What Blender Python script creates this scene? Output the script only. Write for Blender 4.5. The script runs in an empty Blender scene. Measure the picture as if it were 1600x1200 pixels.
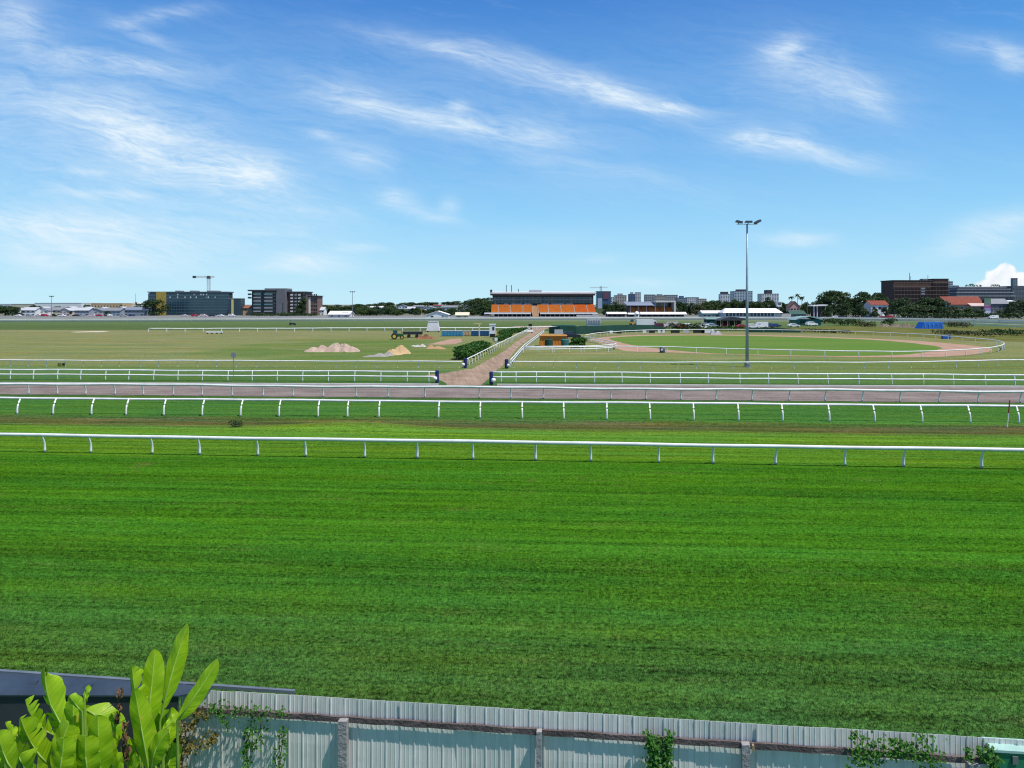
import bpy, math, random
import numpy as np
from mathutils import Vector, Matrix

# ------------------------------------------------------------------ basics
SC = bpy.context.scene
COL = SC.collection
H = 8.5            # eye height of the balcony
F = 1150.0         # focal length in photo pixels (photo 1600 wide)
HY = 475.0         # photo row of the horizon
R = math.radians

def gp(x, y, z=0.0):
    """ground point (height z) seen at photo pixel x, y"""
    d = F * (H - z) / (y - HY)
    return Vector(((x - 800.0) * d / F, d, z))
def wx(x, Y): return (x - 800.0) * Y / F
def wz(y, Y): return H - (y - HY) * Y / F
def wp(x, y, Y): return Vector((wx(x, Y), Y, wz(y, Y)))

def tag(o, label=None, cat=None, group=None, kind=None):
    if label: o['label'] = label
    if cat: o['category'] = cat
    if group: o['group'] = group
    if kind: o['kind'] = kind
    return o
def thing(name, label, cat, loc=(0, 0, 0), rz=0.0, group=None):
    o = bpy.data.objects.new(name, None); COL.objects.link(o)
    o.empty_display_size = 0.3
    o.location = loc; o.rotation_euler = (0, 0, rz)
    return tag(o, label, cat, group)
def link(name, me, parent=None, loc=None, rz=None):
    o = bpy.data.objects.new(name, me); COL.objects.link(o)
    if parent: o.parent = parent
    if loc is not None: o.location = loc
    if rz is not None: o.rotation_euler = (0, 0, rz)
    return o
KIDS = {}
def kids(o):
    return [c for c in bpy.data.objects if c.parent == o]
def dup(root, loc, rz=0.0, label=None, group=None, scale=None, mats=None):
    r = root.copy(); COL.objects.link(r); r.location = loc; r.rotation_euler = (0, 0, rz)
    if label: r['label'] = label
    if group: r['group'] = group
    if scale is not None: r.scale = scale
    for ch in root.children:
        c = ch.copy(); COL.objects.link(c); c.parent = r
        if mats and ch.name.split('.')[0] in mats:
            c.material_slots[0].link = 'OBJECT'
            c.material_slots[0].material = mats[ch.name.split('.')[0]]
        for g in ch.children:
            d = g.copy(); COL.objects.link(d); d.parent = c
    return r

class MB:
    def __init__(s): s.v = []; s.f = []; s.m = []; s.cur = 0
    def add(s, vs, fs):
        n = len(s.v); s.v += [tuple(v) for v in vs]
        s.f += [tuple(i + n for i in f) for f in fs]; s.m += [s.cur] * len(fs); return s
    def box(s, x0, x1, y0, y1, z0, z1):
        return s.add([(x0,y0,z0),(x1,y0,z0),(x1,y1,z0),(x0,y1,z0),(x0,y0,z1),(x1,y0,z1),(x1,y1,z1),(x0,y1,z1)],
                     [(0,3,2,1),(4,5,6,7),(0,1,5,4),(1,2,6,5),(2,3,7,6),(3,0,4,7)])
    def hull8(s, lo, hi):   # two quads (bottom, top)
        return s.add(list(lo) + list(hi), [(0,3,2,1),(4,5,6,7),(0,1,5,4),(1,2,6,5),(2,3,7,6),(3,0,4,7)])
    def tube(s, pts, rad, n=8, ry=None, cap=True):
        """tube along pts; rad may be a list; ry = vertical radius factor"""
        pts = [Vector(p) for p in pts]; k = len(pts)
        if not hasattr(rad, '__len__'): rad = [rad] * k
        base = len(s.v); fs = []
        for i, p in enumerate(pts):
            t = (pts[min(i+1,k-1)] - pts[max(i-1,0)]).normalized()
            up = Vector((0,0,1)) if abs(t.z) < .9 else Vector((0,1,0))
            a = t.cross(up).normalized(); b = a.cross(t).normalized()
            for j in range(n):
                an = 2*math.pi*j/n
                q = p + a*(math.cos(an)*rad[i]) + b*(math.sin(an)*rad[i]*(ry or 1.0))
                s.v.append(tuple(q))
        for i in range(k-1):
            for j in range(n):
                j2 = (j+1) % n
                fs.append((base+i*n+j, base+i*n+j2, base+(i+1)*n+j2, base+(i+1)*n+j))
        if cap:
            fs.append(tuple(base+j for j in range(n-1,-1,-1)))
            fs.append(tuple(base+(k-1)*n+j for j in range(n)))
        s.f += fs; s.m += [s.cur]*len(fs); return s
    def prism(s, poly, y0, y1):
        """poly of (x, z) extruded along y"""
        n = len(poly)
        vs = [(x,y0,z) for x,z in poly] + [(x,y1,z) for x,z in poly]
        fs = [tuple(range(n)), tuple(range(2*n-1,n-1,-1))]
        fs += [(i, i+n, (i+1)%n+n, (i+1)%n) for i in range(n)]
        return s.add(vs, fs)
    def prismx(s, poly, x0, x1):
        """poly of (y, z) extruded along x"""
        n = len(poly)
        vs = [(x0,y,z) for y,z in poly] + [(x1,y,z) for y,z in poly]
        fs = [tuple(range(n-1,-1,-1)), tuple(range(n,2*n))]
        fs += [((i+1)%n, (i+1)%n+n, i+n, i) for i in range(n)]
        return s.add(vs, fs)
    def lathe(s, prof, n=16, c=(0,0,0)):
        k = len(prof); base = len(s.v)
        for r, z in prof:
            for j in range(n):
                a = 2*math.pi*j/n; s.v.append((c[0]+r*math.cos(a), c[1]+r*math.sin(a), c[2]+z))
        fs = [(base+i*n+j, base+i*n+(j+1)%n, base+(i+1)*n+(j+1)%n, base+(i+1)*n+j) for i in range(k-1) for j in range(n)]
        fs.append(tuple(base+j for j in range(n-1,-1,-1))); fs.append(tuple(base+(k-1)*n+j for j in range(n)))
        s.f += fs; s.m += [s.cur]*len(fs); return s
    def mesh(s, name, mats, smooth=False):
        me = bpy.data.meshes.new(name); me.from_pydata(s.v, [], s.f)
        for m in (mats if isinstance(mats, (list, tuple)) else [mats]): me.materials.append(m)
        if max(s.m, default=0) > 0: me.polygons.foreach_set('material_index', s.m)
        if smooth: me.polygons.foreach_set('use_smooth', [True]*len(me.polygons))
        me.update(); return me
    def build(s, name, mats, parent=None, loc=None, rz=None, smooth=False):
        return link(name, s.mesh(name, mats, smooth), parent, loc, rz)

# ------------------------------------------------------------------ materials
class NT:
    """small node-tree writer"""
    def __init__(s, tree): s.t = tree; s.n = tree.nodes; s.l = tree.links
    def node(s, typ, **kw):
        nd = s.n.new(typ)
        for k, v in kw.items(): setattr(nd, k, v)
        return nd
    def put(s, sock, val):
        if hasattr(val, 'is_output') or isinstance(val, bpy.types.NodeSocket): s.l.new(val, sock)
        else: sock.default_value = val
    def m(s, op, a, b=None, c=None, clamp=False):
        nd = s.node('ShaderNodeMath', operation=op, use_clamp=clamp)
        s.put(nd.inputs[0], a)
        if b is not None: s.put(nd.inputs[1], b)
        if c is not None: s.put(nd.inputs[2], c)
        return nd.outputs[0]
    def noise(s, vec, scale, detail=3, rough=.55, dist=0.0, out='Fac'):
        nd = s.node('ShaderNodeTexNoise'); s.put(nd.inputs['Vector'], vec)
        nd.inputs['Scale'].default_value = scale; nd.inputs['Detail'].default_value = detail
        nd.inputs['Roughness'].default_value = rough; nd.inputs['Distortion'].default_value = dist
        return nd.outputs[out]
    def ramp(s, fac, stops, interp='LINEAR'):
        nd = s.node('ShaderNodeValToRGB'); cr = nd.color_ramp; cr.interpolation = interp
        while len(cr.elements) > 1: cr.elements.remove(cr.elements[-1])
        for i, (p, c) in enumerate(stops):
            e = cr.elements[0] if i == 0 else cr.elements.new(p)
            e.position = p; e.color = (*c, 1) if len(c) == 3 else c
        s.put(nd.inputs[0], fac); return nd.outputs[0]
    def mix(s, fac, a, b, typ='MIX'):
        nd = s.node('ShaderNodeMix', data_type='RGBA', blend_type=typ)
        s.put(nd.inputs[0], fac)
        for sock, v in ((nd.inputs[6], a), (nd.inputs[7], b)):
            if isinstance(v, (tuple, list)): v = (*v, 1) if len(v) == 3 else v
            s.put(sock, v)
        return nd.outputs[2]
    def comb(s, x, y, z):
        nd = s.node('ShaderNodeCombineXYZ')
        for i, v in enumerate((x, y, z)): s.put(nd.inputs[i], v)
        return nd.outputs[0]
    def sep(s, v):
        nd = s.node('ShaderNodeSeparateXYZ'); s.put(nd.inputs[0], v); return nd.outputs
    def mapr(s, v, a, b, c=0.0, d=1.0, smooth=False):
        nd = s.node('ShaderNodeMapRange', clamp=True, interpolation_type='SMOOTHSTEP' if smooth else 'LINEAR')
        s.put(nd.inputs[0], v)
        for i, q in enumerate((a, b, c, d)): nd.inputs[i+1].default_value = q
        return nd.outputs[0]

MATS = {}
def newmat(name):
    m = bpy.data.materials.new(name); m.use_nodes = True
    t = NT(m.node_tree); b = m.node_tree.nodes['Principled BSDF']
    return m, t, b
def M(name, c1, c2=None, scale=1.5, rough=.7, metal=0.0, bump=0.0, spec=.4, fine=0.0):
    """weathered paint / stone / cloth: two tones mixed by noise in object space"""
    if name in MATS: return MATS[name]
    m, t, b = newmat(name)
    if c2 is None: c2 = tuple(v*.78 for v in c1)
    tc = t.node('ShaderNodeTexCoord').outputs['Object']
    n = t.noise(tc, scale, 5, .6)
    col = t.mix(t.mapr(n, .32, .68), c1, c2)
    if fine:
        n2 = t.noise(tc, scale*9, 3, .6)
        col = t.mix(fine, col, t.mix(n2, (0.3,)*3, (1.3,)*3), 'MULTIPLY')
    t.put(b.inputs['Base Color'], col)
    b.inputs['Roughness'].default_value = rough; b.inputs['Metallic'].default_value = metal
    b.inputs['Specular IOR Level'].default_value = spec
    if bump:
        bp = t.node('ShaderNodeBump'); bp.inputs['Strength'].default_value = bump; bp.inputs['Distance'].default_value = .05
        t.put(bp.inputs['Height'], t.noise(tc, scale*6, 4)); t.put(b.inputs['Normal'], bp.outputs[0])
    MATS[name] = m; return m
def leafmat(name, c1, c2, trans=.25, rough=.55, scale=.35, emit=None):
    m, t, b = newmat(name)
    tc = t.node('ShaderNodeTexCoord').outputs['Object']
    oi = t.node('ShaderNodeObjectInfo').outputs['Random']
    n = t.noise(tc, scale, 4, .6)
    f = t.m('ADD', t.mapr(n, .3, .7, 0, .75), t.m('MULTIPLY', oi, .25))
    col = t.mix(f, c1, c2)
    t.put(b.inputs['Base Color'], col); b.inputs['Roughness'].default_value = rough
    b.inputs['Specular IOR Level'].default_value = .25
    tr = t.node('ShaderNodeBsdfTranslucent'); t.put(tr.inputs[0], t.mix(.5, col, (c1[0]*2, c1[1]*2, c1[2]*1.2)))
    ms = t.node('ShaderNodeMixShader'); ms.inputs[0].default_value = trans
    out = m.node_tree.nodes['Material Output']
    t.l.new(b.outputs[0], ms.inputs[1]); t.l.new(tr.outputs[0], ms.inputs[2]); t.l.new(ms.outputs[0], out.inputs[0])
    return m

WHITE = M('white_rail_plastic', (.80,.81,.79), (.62,.64,.60), .9, .45, 0, 0, .4, .12)
WHITEP = M('white_paint', (.78,.78,.77), (.66,.67,.67), .4, .6)
CREAM = M('cream_paint', (.60,.54,.42), (.50,.45,.35), .4, .7)
PALEGREY = M('pale_grey_paint', (.46,.48,.50), (.38,.40,.43), .5, .65)
MIDGREY = M('mid_grey_paint', (.22,.23,.25), (.17,.18,.20), .5, .65)
DARKGREY = M('dark_grey_paint', (.055,.06,.07), (.04,.045,.052), .6, .6)
BLACK = M('black_rubber', (.018,.018,.02), (.012,.012,.013), 2, .7)
GLASS = M('dark_window_glass', (.025,.035,.045), (.04,.05,.06), .3, .12, 0, 0, .8)
BLUEGLASS = M('teal_curtain_glass', (.010,.040,.065), (.022,.075,.105), .12, .18, 0, 0, .8)
NAVY = M('navy_padding', (.012,.025,.115), (.010,.02,.09), 2, .6)
STEEL = M('galvanised_steel', (.28,.30,.32), (.2,.21,.23), 2, .45, .6)
ORANGE = M('orange_plastic', (.70,.25,.03), (.55,.17,.02), .7, .5)
GOLD = M('gold_cladding', (.42,.30,.06), (.34,.24,.05), .4, .5)
TAN = M('tan_render', (.52,.38,.22), (.45,.32,.19), .3, .8)
BRICK = M('brown_brick', (.105,.068,.06), (.075,.052,.048), .35, .85, 0, .2, .2, .3)
TERRA = M('terracotta_tile', (.25,.068,.042), (.18,.052,.036), .5, .8, 0, .3, .2, .3)
DKGREEN = M('dark_green_shadecloth', (.006,.045,.032), (.01,.065,.048), .5, .8)
GREENPAINT = M('green_paint', (.02,.20,.10), (.015,.15,.08), 1.2, .5)
TEAL = M('teal_sheet', (.035,.17,.16), (.025,.12,.12), .5, .6)
BLUE = M('bright_blue_tarp', (.012,.13,.50), (.01,.10,.38), .6, .5)
SKYBLUE = M('light_blue_container', (.06,.28,.45), (.045,.22,.36), .7, .55)
YELLOW = M('yellow_paint', (.65,.47,.03), (.55,.4,.03), 1, .5)
RED = M('red_paint', (.45,.02,.025), (.36,.018,.02), 1, .4)
TRACTOR = M('tractor_green_paint', (.012,.10,.02), (.01,.08,.018), 1, .4)
BARK = M('bark', (.10,.075,.055), (.06,.045,.035), 2, .9, 0, .4)
PALEBARK = M('pale_bark', (.26,.23,.19), (.17,.15,.12), 1.2, .85)
TIMBER = M('weathered_timber', (.17,.135,.13), (.075,.06,.058), 3.5, .9, 0, .6, .2, .5)
WOODPOST = M('grey_timber_post', (.36,.35,.345), (.27,.26,.255), 2.5, .9, 0, .5, .2, .4)
CONC = M('concrete', (.40,.39,.37), (.30,.295,.28), .8, .85, 0, .1)

# ------------------------------------------------------------------ camera
cam = bpy.data.cameras.new('camera'); co = bpy.data.objects.new('camera', cam); COL.objects.link(co)
co.location = (0, 0, H); co.rotation_euler = (R(90), 0, 0)
cam.sensor_width = 36.0; cam.lens = F * 36.0 / 1600.0
cam.shift_y = -(600.0 - HY) / 1600.0
cam.clip_start = .1; cam.clip_end = 20000
SC.camera = co
SC.render.resolution_x = 1024; SC.render.resolution_y = 768

# ------------------------------------------------------------------ sun and sky
EXPO = .25
SUN_EL, SUN_AZ = R(65), R(122)      # azimuth clockwise from +Y
sun = bpy.data.lights.new('sun', 'SUN'); sun.energy = 4.6; sun.angle = R(.5); sun.color = (1, .955, .88)
so = bpy.data.objects.new('sun', sun); COL.objects.link(so)
sd = Vector((math.sin(SUN_AZ)*math.cos(SUN_EL), math.cos(SUN_AZ)*math.cos(SUN_EL), math.sin(SUN_EL)))
so.rotation_euler = (-sd).to_track_quat('-Z', 'Y').to_euler(); so.location = (0, 0, 60)

W = bpy.data.worlds.new('World'); SC.world = W; W.use_nodes = True
t = NT(W.node_tree); bg = W.node_tree.nodes['Background']
sky = t.node('ShaderNodeTexSky', sky_type='NISHITA'); sky.sun_disc = False
sky.sun_elevation = SUN_EL; sky.sun_rotation = SUN_AZ
sky.altitude = 0; sky.air_density = 1.0; sky.dust_density = .25; sky.ozone_density = 2.6
SKYSTR = .13
bg.inputs['Strength'].default_value = SKYSTR
dirv = t.node('ShaderNodeTexCoord').outputs['Generated']
dx, dy, dz = t.sep(dirv)
dyc = t.m('MAXIMUM', dy, .05)
u = t.m('DIVIDE', dx, dyc); v = t.m('DIVIDE', dz, dyc)      # direction of the sky, ahead of the balcony
front = t.mapr(dy, .1, .3)
# wispy warp
pv = t.comb(u, v, 0.0)
w1 = t.node('ShaderNodeTexNoise'); t.put(w1.inputs['Vector'], pv); w1.inputs['Scale'].default_value = 7; w1.inputs['Detail'].default_value = 4
wr, wg, wb = t.sep(w1.outputs['Color'])
uu = t.m('ADD', u, t.m('MULTIPLY', t.m('SUBTRACT', wr, .5), .07))
vv = t.m('ADD', v, t.m('MULTIPLY', t.m('SUBTRACT', wg, .5), .035))
CL = [ # px, py, half length, half width, angle (descending to the east), strength
 (285,243,190,36,20,.62),(395,275,62,20,5,.5),(190,205,90,26,10,.30),(180,98,135,13,6,.55),(245,26,80,8,-8,.42),(215,48,60,8,22,.35),
 (25,30,55,32,0,.55),(60,150,210,24,8,.24),(140,365,210,30,4,.62),(130,405,140,15,4,.6),(60,345,120,10,2,.35),(485,413,62,13,2,.72),
 (555,158,72,20,12,.55),(680,185,115,11,10,.52),(770,203,140,17,7,.30),(714,166,20,7,5,.6),(507,213,24,8,12,.4),(563,250,42,15,14,.46),
 (870,122,190,18,14,.55),(960,145,90,14,16,.45),(1030,166,60,8,3,.5),(715,88,60,8,24,.35),(1222,80,46,18,-15,.55),(1290,128,95,28,16,.46),
 (1365,160,42,18,38,.42),(1200,220,52,12,3,.75),(1275,242,110,14,12,.5),(1582,90,36,16,8,.6),(1520,68,70,15,8,.28),
 (618,314,36,11,18,.58),(678,340,38,7,12,.5),(704,326,14,11,-50,.35),(558,385,46,6,0,.4),(165,301,80,6,2,.42),(120,268,44,4,3,.35),
 (1240,370,64,8,3,.6),(1565,352,75,16,-14,.6),(1530,386,80,14,-8,.5),(930,265,125,11,9,.26),(850,212,60,22,0,.2),(930,402,42,6,-3,.24),
 (990,440,70,6,3,.3),(430,360,120,18,2,.16),(150,235,380,130,12,.34),(700,160,380,80,10,.16),(1250,150,280,100,12,.15),(1000,300,300,30,6,.08),
 (640,60,160,12,8,.15),(480,330,90,8,4,.2),(850,370,160,12,0,.10)]
tot = None
for (px, py, a, b, ang, st) in CL:
    cu, cv = (px-800)/F, (HY-py)/F
    an = -R(ang); ca, sa = math.cos(an), math.sin(an)
    du = t.m('SUBTRACT', uu, cu); dv = t.m('SUBTRACT', vv, cv)
    p = t.m('MULTIPLY', t.m('ADD', t.m('MULTIPLY', du, ca), t.m('MULTIPLY', dv, sa)), F/a)
    q = t.m('MULTIPLY', t.m('SUBTRACT', t.m('MULTIPLY', dv, ca), t.m('MULTIPLY', du, sa)), F/b/1.3)
    r2 = t.m('ADD', t.m('MULTIPLY', p, p), t.m('MULTIPLY', q, q))
    g = t.m('MULTIPLY', t.m('EXPONENT', t.m('MULTIPLY', r2, -1.1)), st)
    tot = g if tot is None else t.m('ADD', tot, g)
# streak structure along the drift direction
rot = R(-11)
su = t.m('ADD', t.m('MULTIPLY', uu, math.cos(rot)), t.m('MULTIPLY', vv, math.sin(rot)))
sv = t.m('SUBTRACT', t.m('MULTIPLY', vv, math.cos(rot)), t.m('MULTIPLY', uu, math.sin(rot)))
st1 = t.noise(t.comb(t.m('MULTIPLY', su, 8), t.m('MULTIPLY', sv, 46), 0.0), 1.0, 9, .66, .9)
st2 = t.noise(t.comb(t.m('MULTIPLY', su, 22), t.m('MULTIPLY', sv, 120), 3.0), 1.0, 7, .68, 1.2)
stt = t.m('ADD', t.m('MULTIPLY', st1, .65), t.m('MULTIPLY', st2, .35))
wis = t.mapr(stt, .32, .68, .16, 1.22)
cl = t.m('MULTIPLY', t.m('MULTIPLY', tot, wis), front, clamp=True)
bgw = t.m('MULTIPLY', t.mapr(stt, .5, .8), .12)             # thin veil everywhere
cl = t.m('MAXIMUM', cl, t.m('MULTIPLY', bgw, t.mapr(dz, .0, .1)))
# cumulus low over the eastern towers
cn = t.noise(pv, 60, 5, .6)
cum = None
for (px, py, a, b) in ((1562,436,24,17),(1572,424,16,13),(1545,445,22,9),(1598,436,22,11),(1585,450,60,10),(1625,440,40,18)):
    p = t.m('MULTIPLY', t.m('SUBTRACT', u, (px-800)/F), F/a); q = t.m('MULTIPLY', t.m('SUBTRACT', v, (HY-py)/F), F/b)
    g = t.m('SUBTRACT', 1.0, t.m('ADD', t.m('MULTIPLY', p, p), t.m('MULTIPLY', q, q)))
    cum = g if cum is None else t.m('MAXIMUM', cum, g)
cum = t.mapr(t.m('ADD', cum, t.m('MULTIPLY', t.m('SUBTRACT', cn, .5), 2.0)), -.25, .55, 0, 1, True)
cum = t.m('MULTIPLY', cum, front)
hs = t.node('ShaderNodeHueSaturation'); hs.inputs['Hue'].default_value = SKYHUE if 'SKYHUE' in globals() else .5
hs.inputs['Saturation'].default_value = 1.05; hs.inputs['Value'].default_value = 1.0
t.put(hs.inputs['Color'], sky.outputs[0])
CW = 1.0/SKYSTR/2**EXPO
def lin(*c): return tuple((v/12.92 if v <= .04045 else ((v+.055)/1.055)**2.4) for v in (q/255.0 for q in c))
clear = t.ramp(dz, [(0,lin(186,234,254)),(.045,lin(170,224,252)),(.12,lin(140,206,249)),(.20,lin(110,181,241)),(.30,lin(82,156,228)),(.38,lin(62,132,214)),(.6,lin(48,98,180)),(1,lin(40,82,160))])
scl = t.node('ShaderNodeVectorMath', operation='SCALE'); t.put(scl.inputs[0], clear); scl.inputs['Scale'].default_value = CW
base_sky = t.mix(.88, hs.outputs[0], scl.outputs[0])
skyc = t.mix(cl, base_sky, (.80*CW, .92*CW, 1.0*CW))
cushade = t.mix(t.mapr(t.m('ADD', cn, t.m('MULTIPLY', v, 6)), .45, .85), (.74*CW,.84*CW,.93*CW), (.98*CW,1.0*CW,1.02*CW))
skyc = t.mix(cum, skyc, cushade)
t.put(bg.inputs['Color'], skyc)

SC.view_settings.view_transform = 'Standard'; SC.view_settings.look = 'None'
SC.view_settings.exposure = EXPO; SC.view_settings.gamma = 1
SC.render.engine = 'CYCLES'
SC.cycles.filter_width = 1.15; SC.cycles.max_bounces = 6; SC.cycles.transparent_max_bounces = 6
try: SC.cycles.use_denoising = True
except Exception: pass

# ------------------------------------------------------------------ the ground
SL = .066           # the course runs slightly across the view
def ground_nodes(t, fine=1.0):
    pos = t.node('ShaderNodeNewGeometry').outputs['Position']
    x, y, z = t.sep(pos)
    v = t.m('ADD', y, t.m('MULTIPLY', x, SL)); u = t.m('SUBTRACT', x, t.m('MULTIPLY', y, SL))
    wob = t.m('ADD', t.m('MULTIPLY', t.m('SUBTRACT', t.noise(pos, .06, 3), .5), 3.0),
                     t.m('MULTIPLY', t.m('SUBTRACT', t.noise(pos, .5, 3), .5), 1.0))
    wamp = t.mapr(v, 30, 60, .35, 1.0); wob = t.m('MULTIPLY', wob, wamp)
    vw = t.m('ADD', v, wob)
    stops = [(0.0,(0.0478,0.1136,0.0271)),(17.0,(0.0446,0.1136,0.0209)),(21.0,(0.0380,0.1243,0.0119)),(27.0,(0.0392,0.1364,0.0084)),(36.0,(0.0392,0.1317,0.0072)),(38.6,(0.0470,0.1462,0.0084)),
      (39.5,(0.0244,0.1036,0.0058)),(40.3,(0.0264,0.0802,0.0090)),(41.0,(0.0596,0.1463,0.0103)),(45.0,(0.0662,0.1557,0.0130)),(48.7,(0.0821,0.1888,0.0181)),(49.2,(0.0728,0.1557,0.0234)),  # dark stops at the rail foot: taller rough plus the rail's shadow painted in
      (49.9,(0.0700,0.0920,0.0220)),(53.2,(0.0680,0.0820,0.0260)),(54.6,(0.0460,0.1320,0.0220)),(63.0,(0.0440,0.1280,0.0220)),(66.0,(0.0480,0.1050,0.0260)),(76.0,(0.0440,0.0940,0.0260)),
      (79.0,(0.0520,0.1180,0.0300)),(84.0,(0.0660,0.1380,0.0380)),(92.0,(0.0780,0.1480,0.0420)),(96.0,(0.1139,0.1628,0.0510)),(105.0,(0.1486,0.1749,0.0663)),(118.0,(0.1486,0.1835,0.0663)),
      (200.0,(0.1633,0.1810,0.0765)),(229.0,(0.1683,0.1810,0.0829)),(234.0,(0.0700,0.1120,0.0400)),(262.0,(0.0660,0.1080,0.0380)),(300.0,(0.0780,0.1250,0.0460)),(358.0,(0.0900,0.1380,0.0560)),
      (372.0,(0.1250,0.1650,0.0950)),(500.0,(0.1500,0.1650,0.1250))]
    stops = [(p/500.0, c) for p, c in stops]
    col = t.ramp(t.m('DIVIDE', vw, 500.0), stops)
    # greener growth in parts of the infield
    def spot(cx, cy, r):
        du = t.m('DIVIDE', t.m('SUBTRACT', x, cx), r[0]); dv = t.m('DIVIDE', t.m('SUBTRACT', y, cy), r[1])
        return t.m('SUBTRACT', 1.0, t.m('ADD', t.m('MULTIPLY', du, du), t.m('MULTIPLY', dv, dv)))
    gpat = t.m('MAXIMUM', spot(-20, 120, (24, 34)), spot(-34, 150, (26, 40)))
    gpat = t.m('MAXIMUM', gpat, spot(70, 100, (90, 17)))
    nb = t.noise(pos, .05, 5, .6)
    gf = t.mapr(t.m('ADD', gpat, t.m('MULTIPLY', t.m('SUBTRACT', nb, .5), 2.6)), -.1, .8, 0, .75, True)
    band = t.m('MULTIPLY', t.mapr(v, 96, 108), t.mapr(v, 232, 222))
    col = t.mix(t.m('MULTIPLY', gf, band), col, (.065,.140,.026))
    dry = t.m('MULTIPLY', t.mapr(t.noise(t.comb(t.m('MULTIPLY',u,.025),t.m('MULTIPLY',v,.09),1.0),1.0,4,.6), .45, .7), band)
    col = t.mix(t.m('MULTIPLY', dry, .5), col, (.19,.17,.065))
    pn = t.noise(t.comb(t.m('MULTIPLY',u,.05),t.m('MULTIPLY',v,.16),21.0),1.0,6,.7)
    col = t.mix(t.m('MULTIPLY', band, t.mapr(pn,.50,.66,0,.75)), col, (.105,.145,.052))
    col = t.mix(t.m('MULTIPLY', band, t.mapr(pn,.44,.32,0,.6)), col, (.25,.215,.125))
    # the rough bank between the two grass tracks: brown worn stretches
    bank = t.m('MULTIPLY', t.mapr(vw, 49.7, 50.6), t.mapr(vw, 54.6, 53.6))
    bn = t.noise(t.comb(t.m('MULTIPLY',u,.12),t.m('MULTIPLY',v,.9),7.0),1.0,4,.6)
    col = t.mix(t.m('MULTIPLY', bank, t.mapr(bn,.52,.70,0,.8)), col, (.15,.105,.05))
    col = t.mix(t.m('MULTIPLY', bank, t.mapr(bn,.46,.34)), col, (.040,.075,.020))
    # mowing lines and wear, running with the track
    s1 = t.noise(t.comb(t.m('MULTIPLY',u,.025),t.m('MULTIPLY',v,1.5),0.0),1.0,5,.65,.4)
    s2 = t.noise(t.comb(t.m('MULTIPLY',u,.22),t.m('MULTIPLY',v,4.6),5.0),1.0,5,.65)
    s3 = t.noise(t.comb(t.m('MULTIPLY',u,.008),t.m('MULTIPLY',v,.28),9.0),1.0,2,.5)
    k = t.m('ADD', t.m('ADD', t.mapr(s1,.33,.67,-.27,.27), t.mapr(s2,.3,.7,-.28,.28)), t.mapr(s3,.3,.7,-.08,.08))
    k = t.m('MULTIPLY', k, t.mapr(v, 60, 110, 1.0, .7))
    # clumps of blades
    f1 = t.noise(pos, 2.2, 4, .65); f2 = t.noise(pos, 9, 4, .75)
    f3 = t.noise(t.comb(t.m('MULTIPLY',u,7),t.m('MULTIPLY',v,8.5),4.0), 1.0, 4, .75)
    fk = t.m('ADD', t.mapr(f1,.3,.7,-.24,.24), t.m('MULTIPLY', t.m('ADD', t.mapr(f2,.34,.66,-.50,.50), t.mapr(f3,.36,.64,-.50,.45)), t.mapr(v, 14, 90, 1.0, .6)))
    k = t.m('MAXIMUM', t.m('ADD', 1.0, t.m('ADD', k, fk)), .18)
    sc = t.node('ShaderNodeVectorMath', operation='SCALE'); t.put(sc.inputs[0], col); t.put(sc.inputs['Scale'], k)
    col = sc.outputs[0]
    hn = t.noise(t.comb(t.m('MULTIPLY',u,.09),t.m('MULTIPLY',v,.55),11.0),1.0,5,.65)
    col = t.mix(1.0, col, t.mix(t.mapr(hn,.34,.66), (.90,1.0,1.35), (1.24,1.04,.80)), 'MULTIPLY')
    # yellowish thatch here and there
    th = t.m('MULTIPLY', t.mapr(t.noise(t.comb(t.m('MULTIPLY',u,.25),t.m('MULTIPLY',v,1.1),2.0),1.0,5,.7),.55,.75), t.mapr(f2,.4,.6))
    col = t.mix(t.m('MULTIPLY', th, .38), col, (.20,.18,.06))
    worn = t.m('MULTIPLY', t.m('MULTIPLY', t.mapr(t.noise(pos, .22, 3, .6), .66, .74), t.mapr(f2, .42, .55)), t.mapr(v, 30, 60, 1, .3))
    col = t.mix(t.m('MULTIPLY', worn, .55), col, (.17,.11,.05))
    return pos, col, f2, f1
def ground_mat():
    m, t, b = newmat('turf')
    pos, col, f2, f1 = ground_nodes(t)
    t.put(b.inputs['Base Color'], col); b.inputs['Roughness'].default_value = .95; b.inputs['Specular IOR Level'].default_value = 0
    bp = t.node('ShaderNodeBump'); bp.inputs['Strength'].default_value = .8; bp.inputs['Distance'].default_value = .06
    t.put(bp.inputs['Height'], t.m('ADD', f2, f1)); t.put(b.inputs['Normal'], bp.outputs[0])
    return m
TURF = ground_mat()
def hgt(x, y):
    """slight swells of the course"""
    v = y + SL*x
    z = 0.0
    z += -.12*math.exp(-((v-52.2)/1.6)**2)                           # drain between the tracks
    z += .38*math.exp(-((x+11)/4.5)**2 - ((v-50.2)/1.4)**2)          # little mound on its edge
    return z
xs = sorted(set([-6000,-3000,-1600,-900,-500,-300,-200,-140,-100,-80] + list(np.arange(-64,64.1,2.0)) + [80,100,140,200,300,500,900,1600,3000,6000]))
ys = sorted(set([-60,-20,0,8,14,20,30,38,44] + list(np.arange(45,60.1,.6)) + [64,70,80,95,110,130,160,200,260,330,420,520,700,1000,1500,2500,4500,9000]))
mb = MB()
mb.v = [(float(x), float(y), hgt(x, y)) for y in ys for x in xs]
nx = len(xs)
mb.f = [(j*nx+i, j*nx+i+1, (j+1)*nx+i+1, (j+1)*nx+i) for j in range(len(ys)-1) for i in range(nx-1)]; mb.m = [0]*len(mb.f)
tag(mb.build('ground', TURF, smooth=True), kind='structure')

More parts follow.
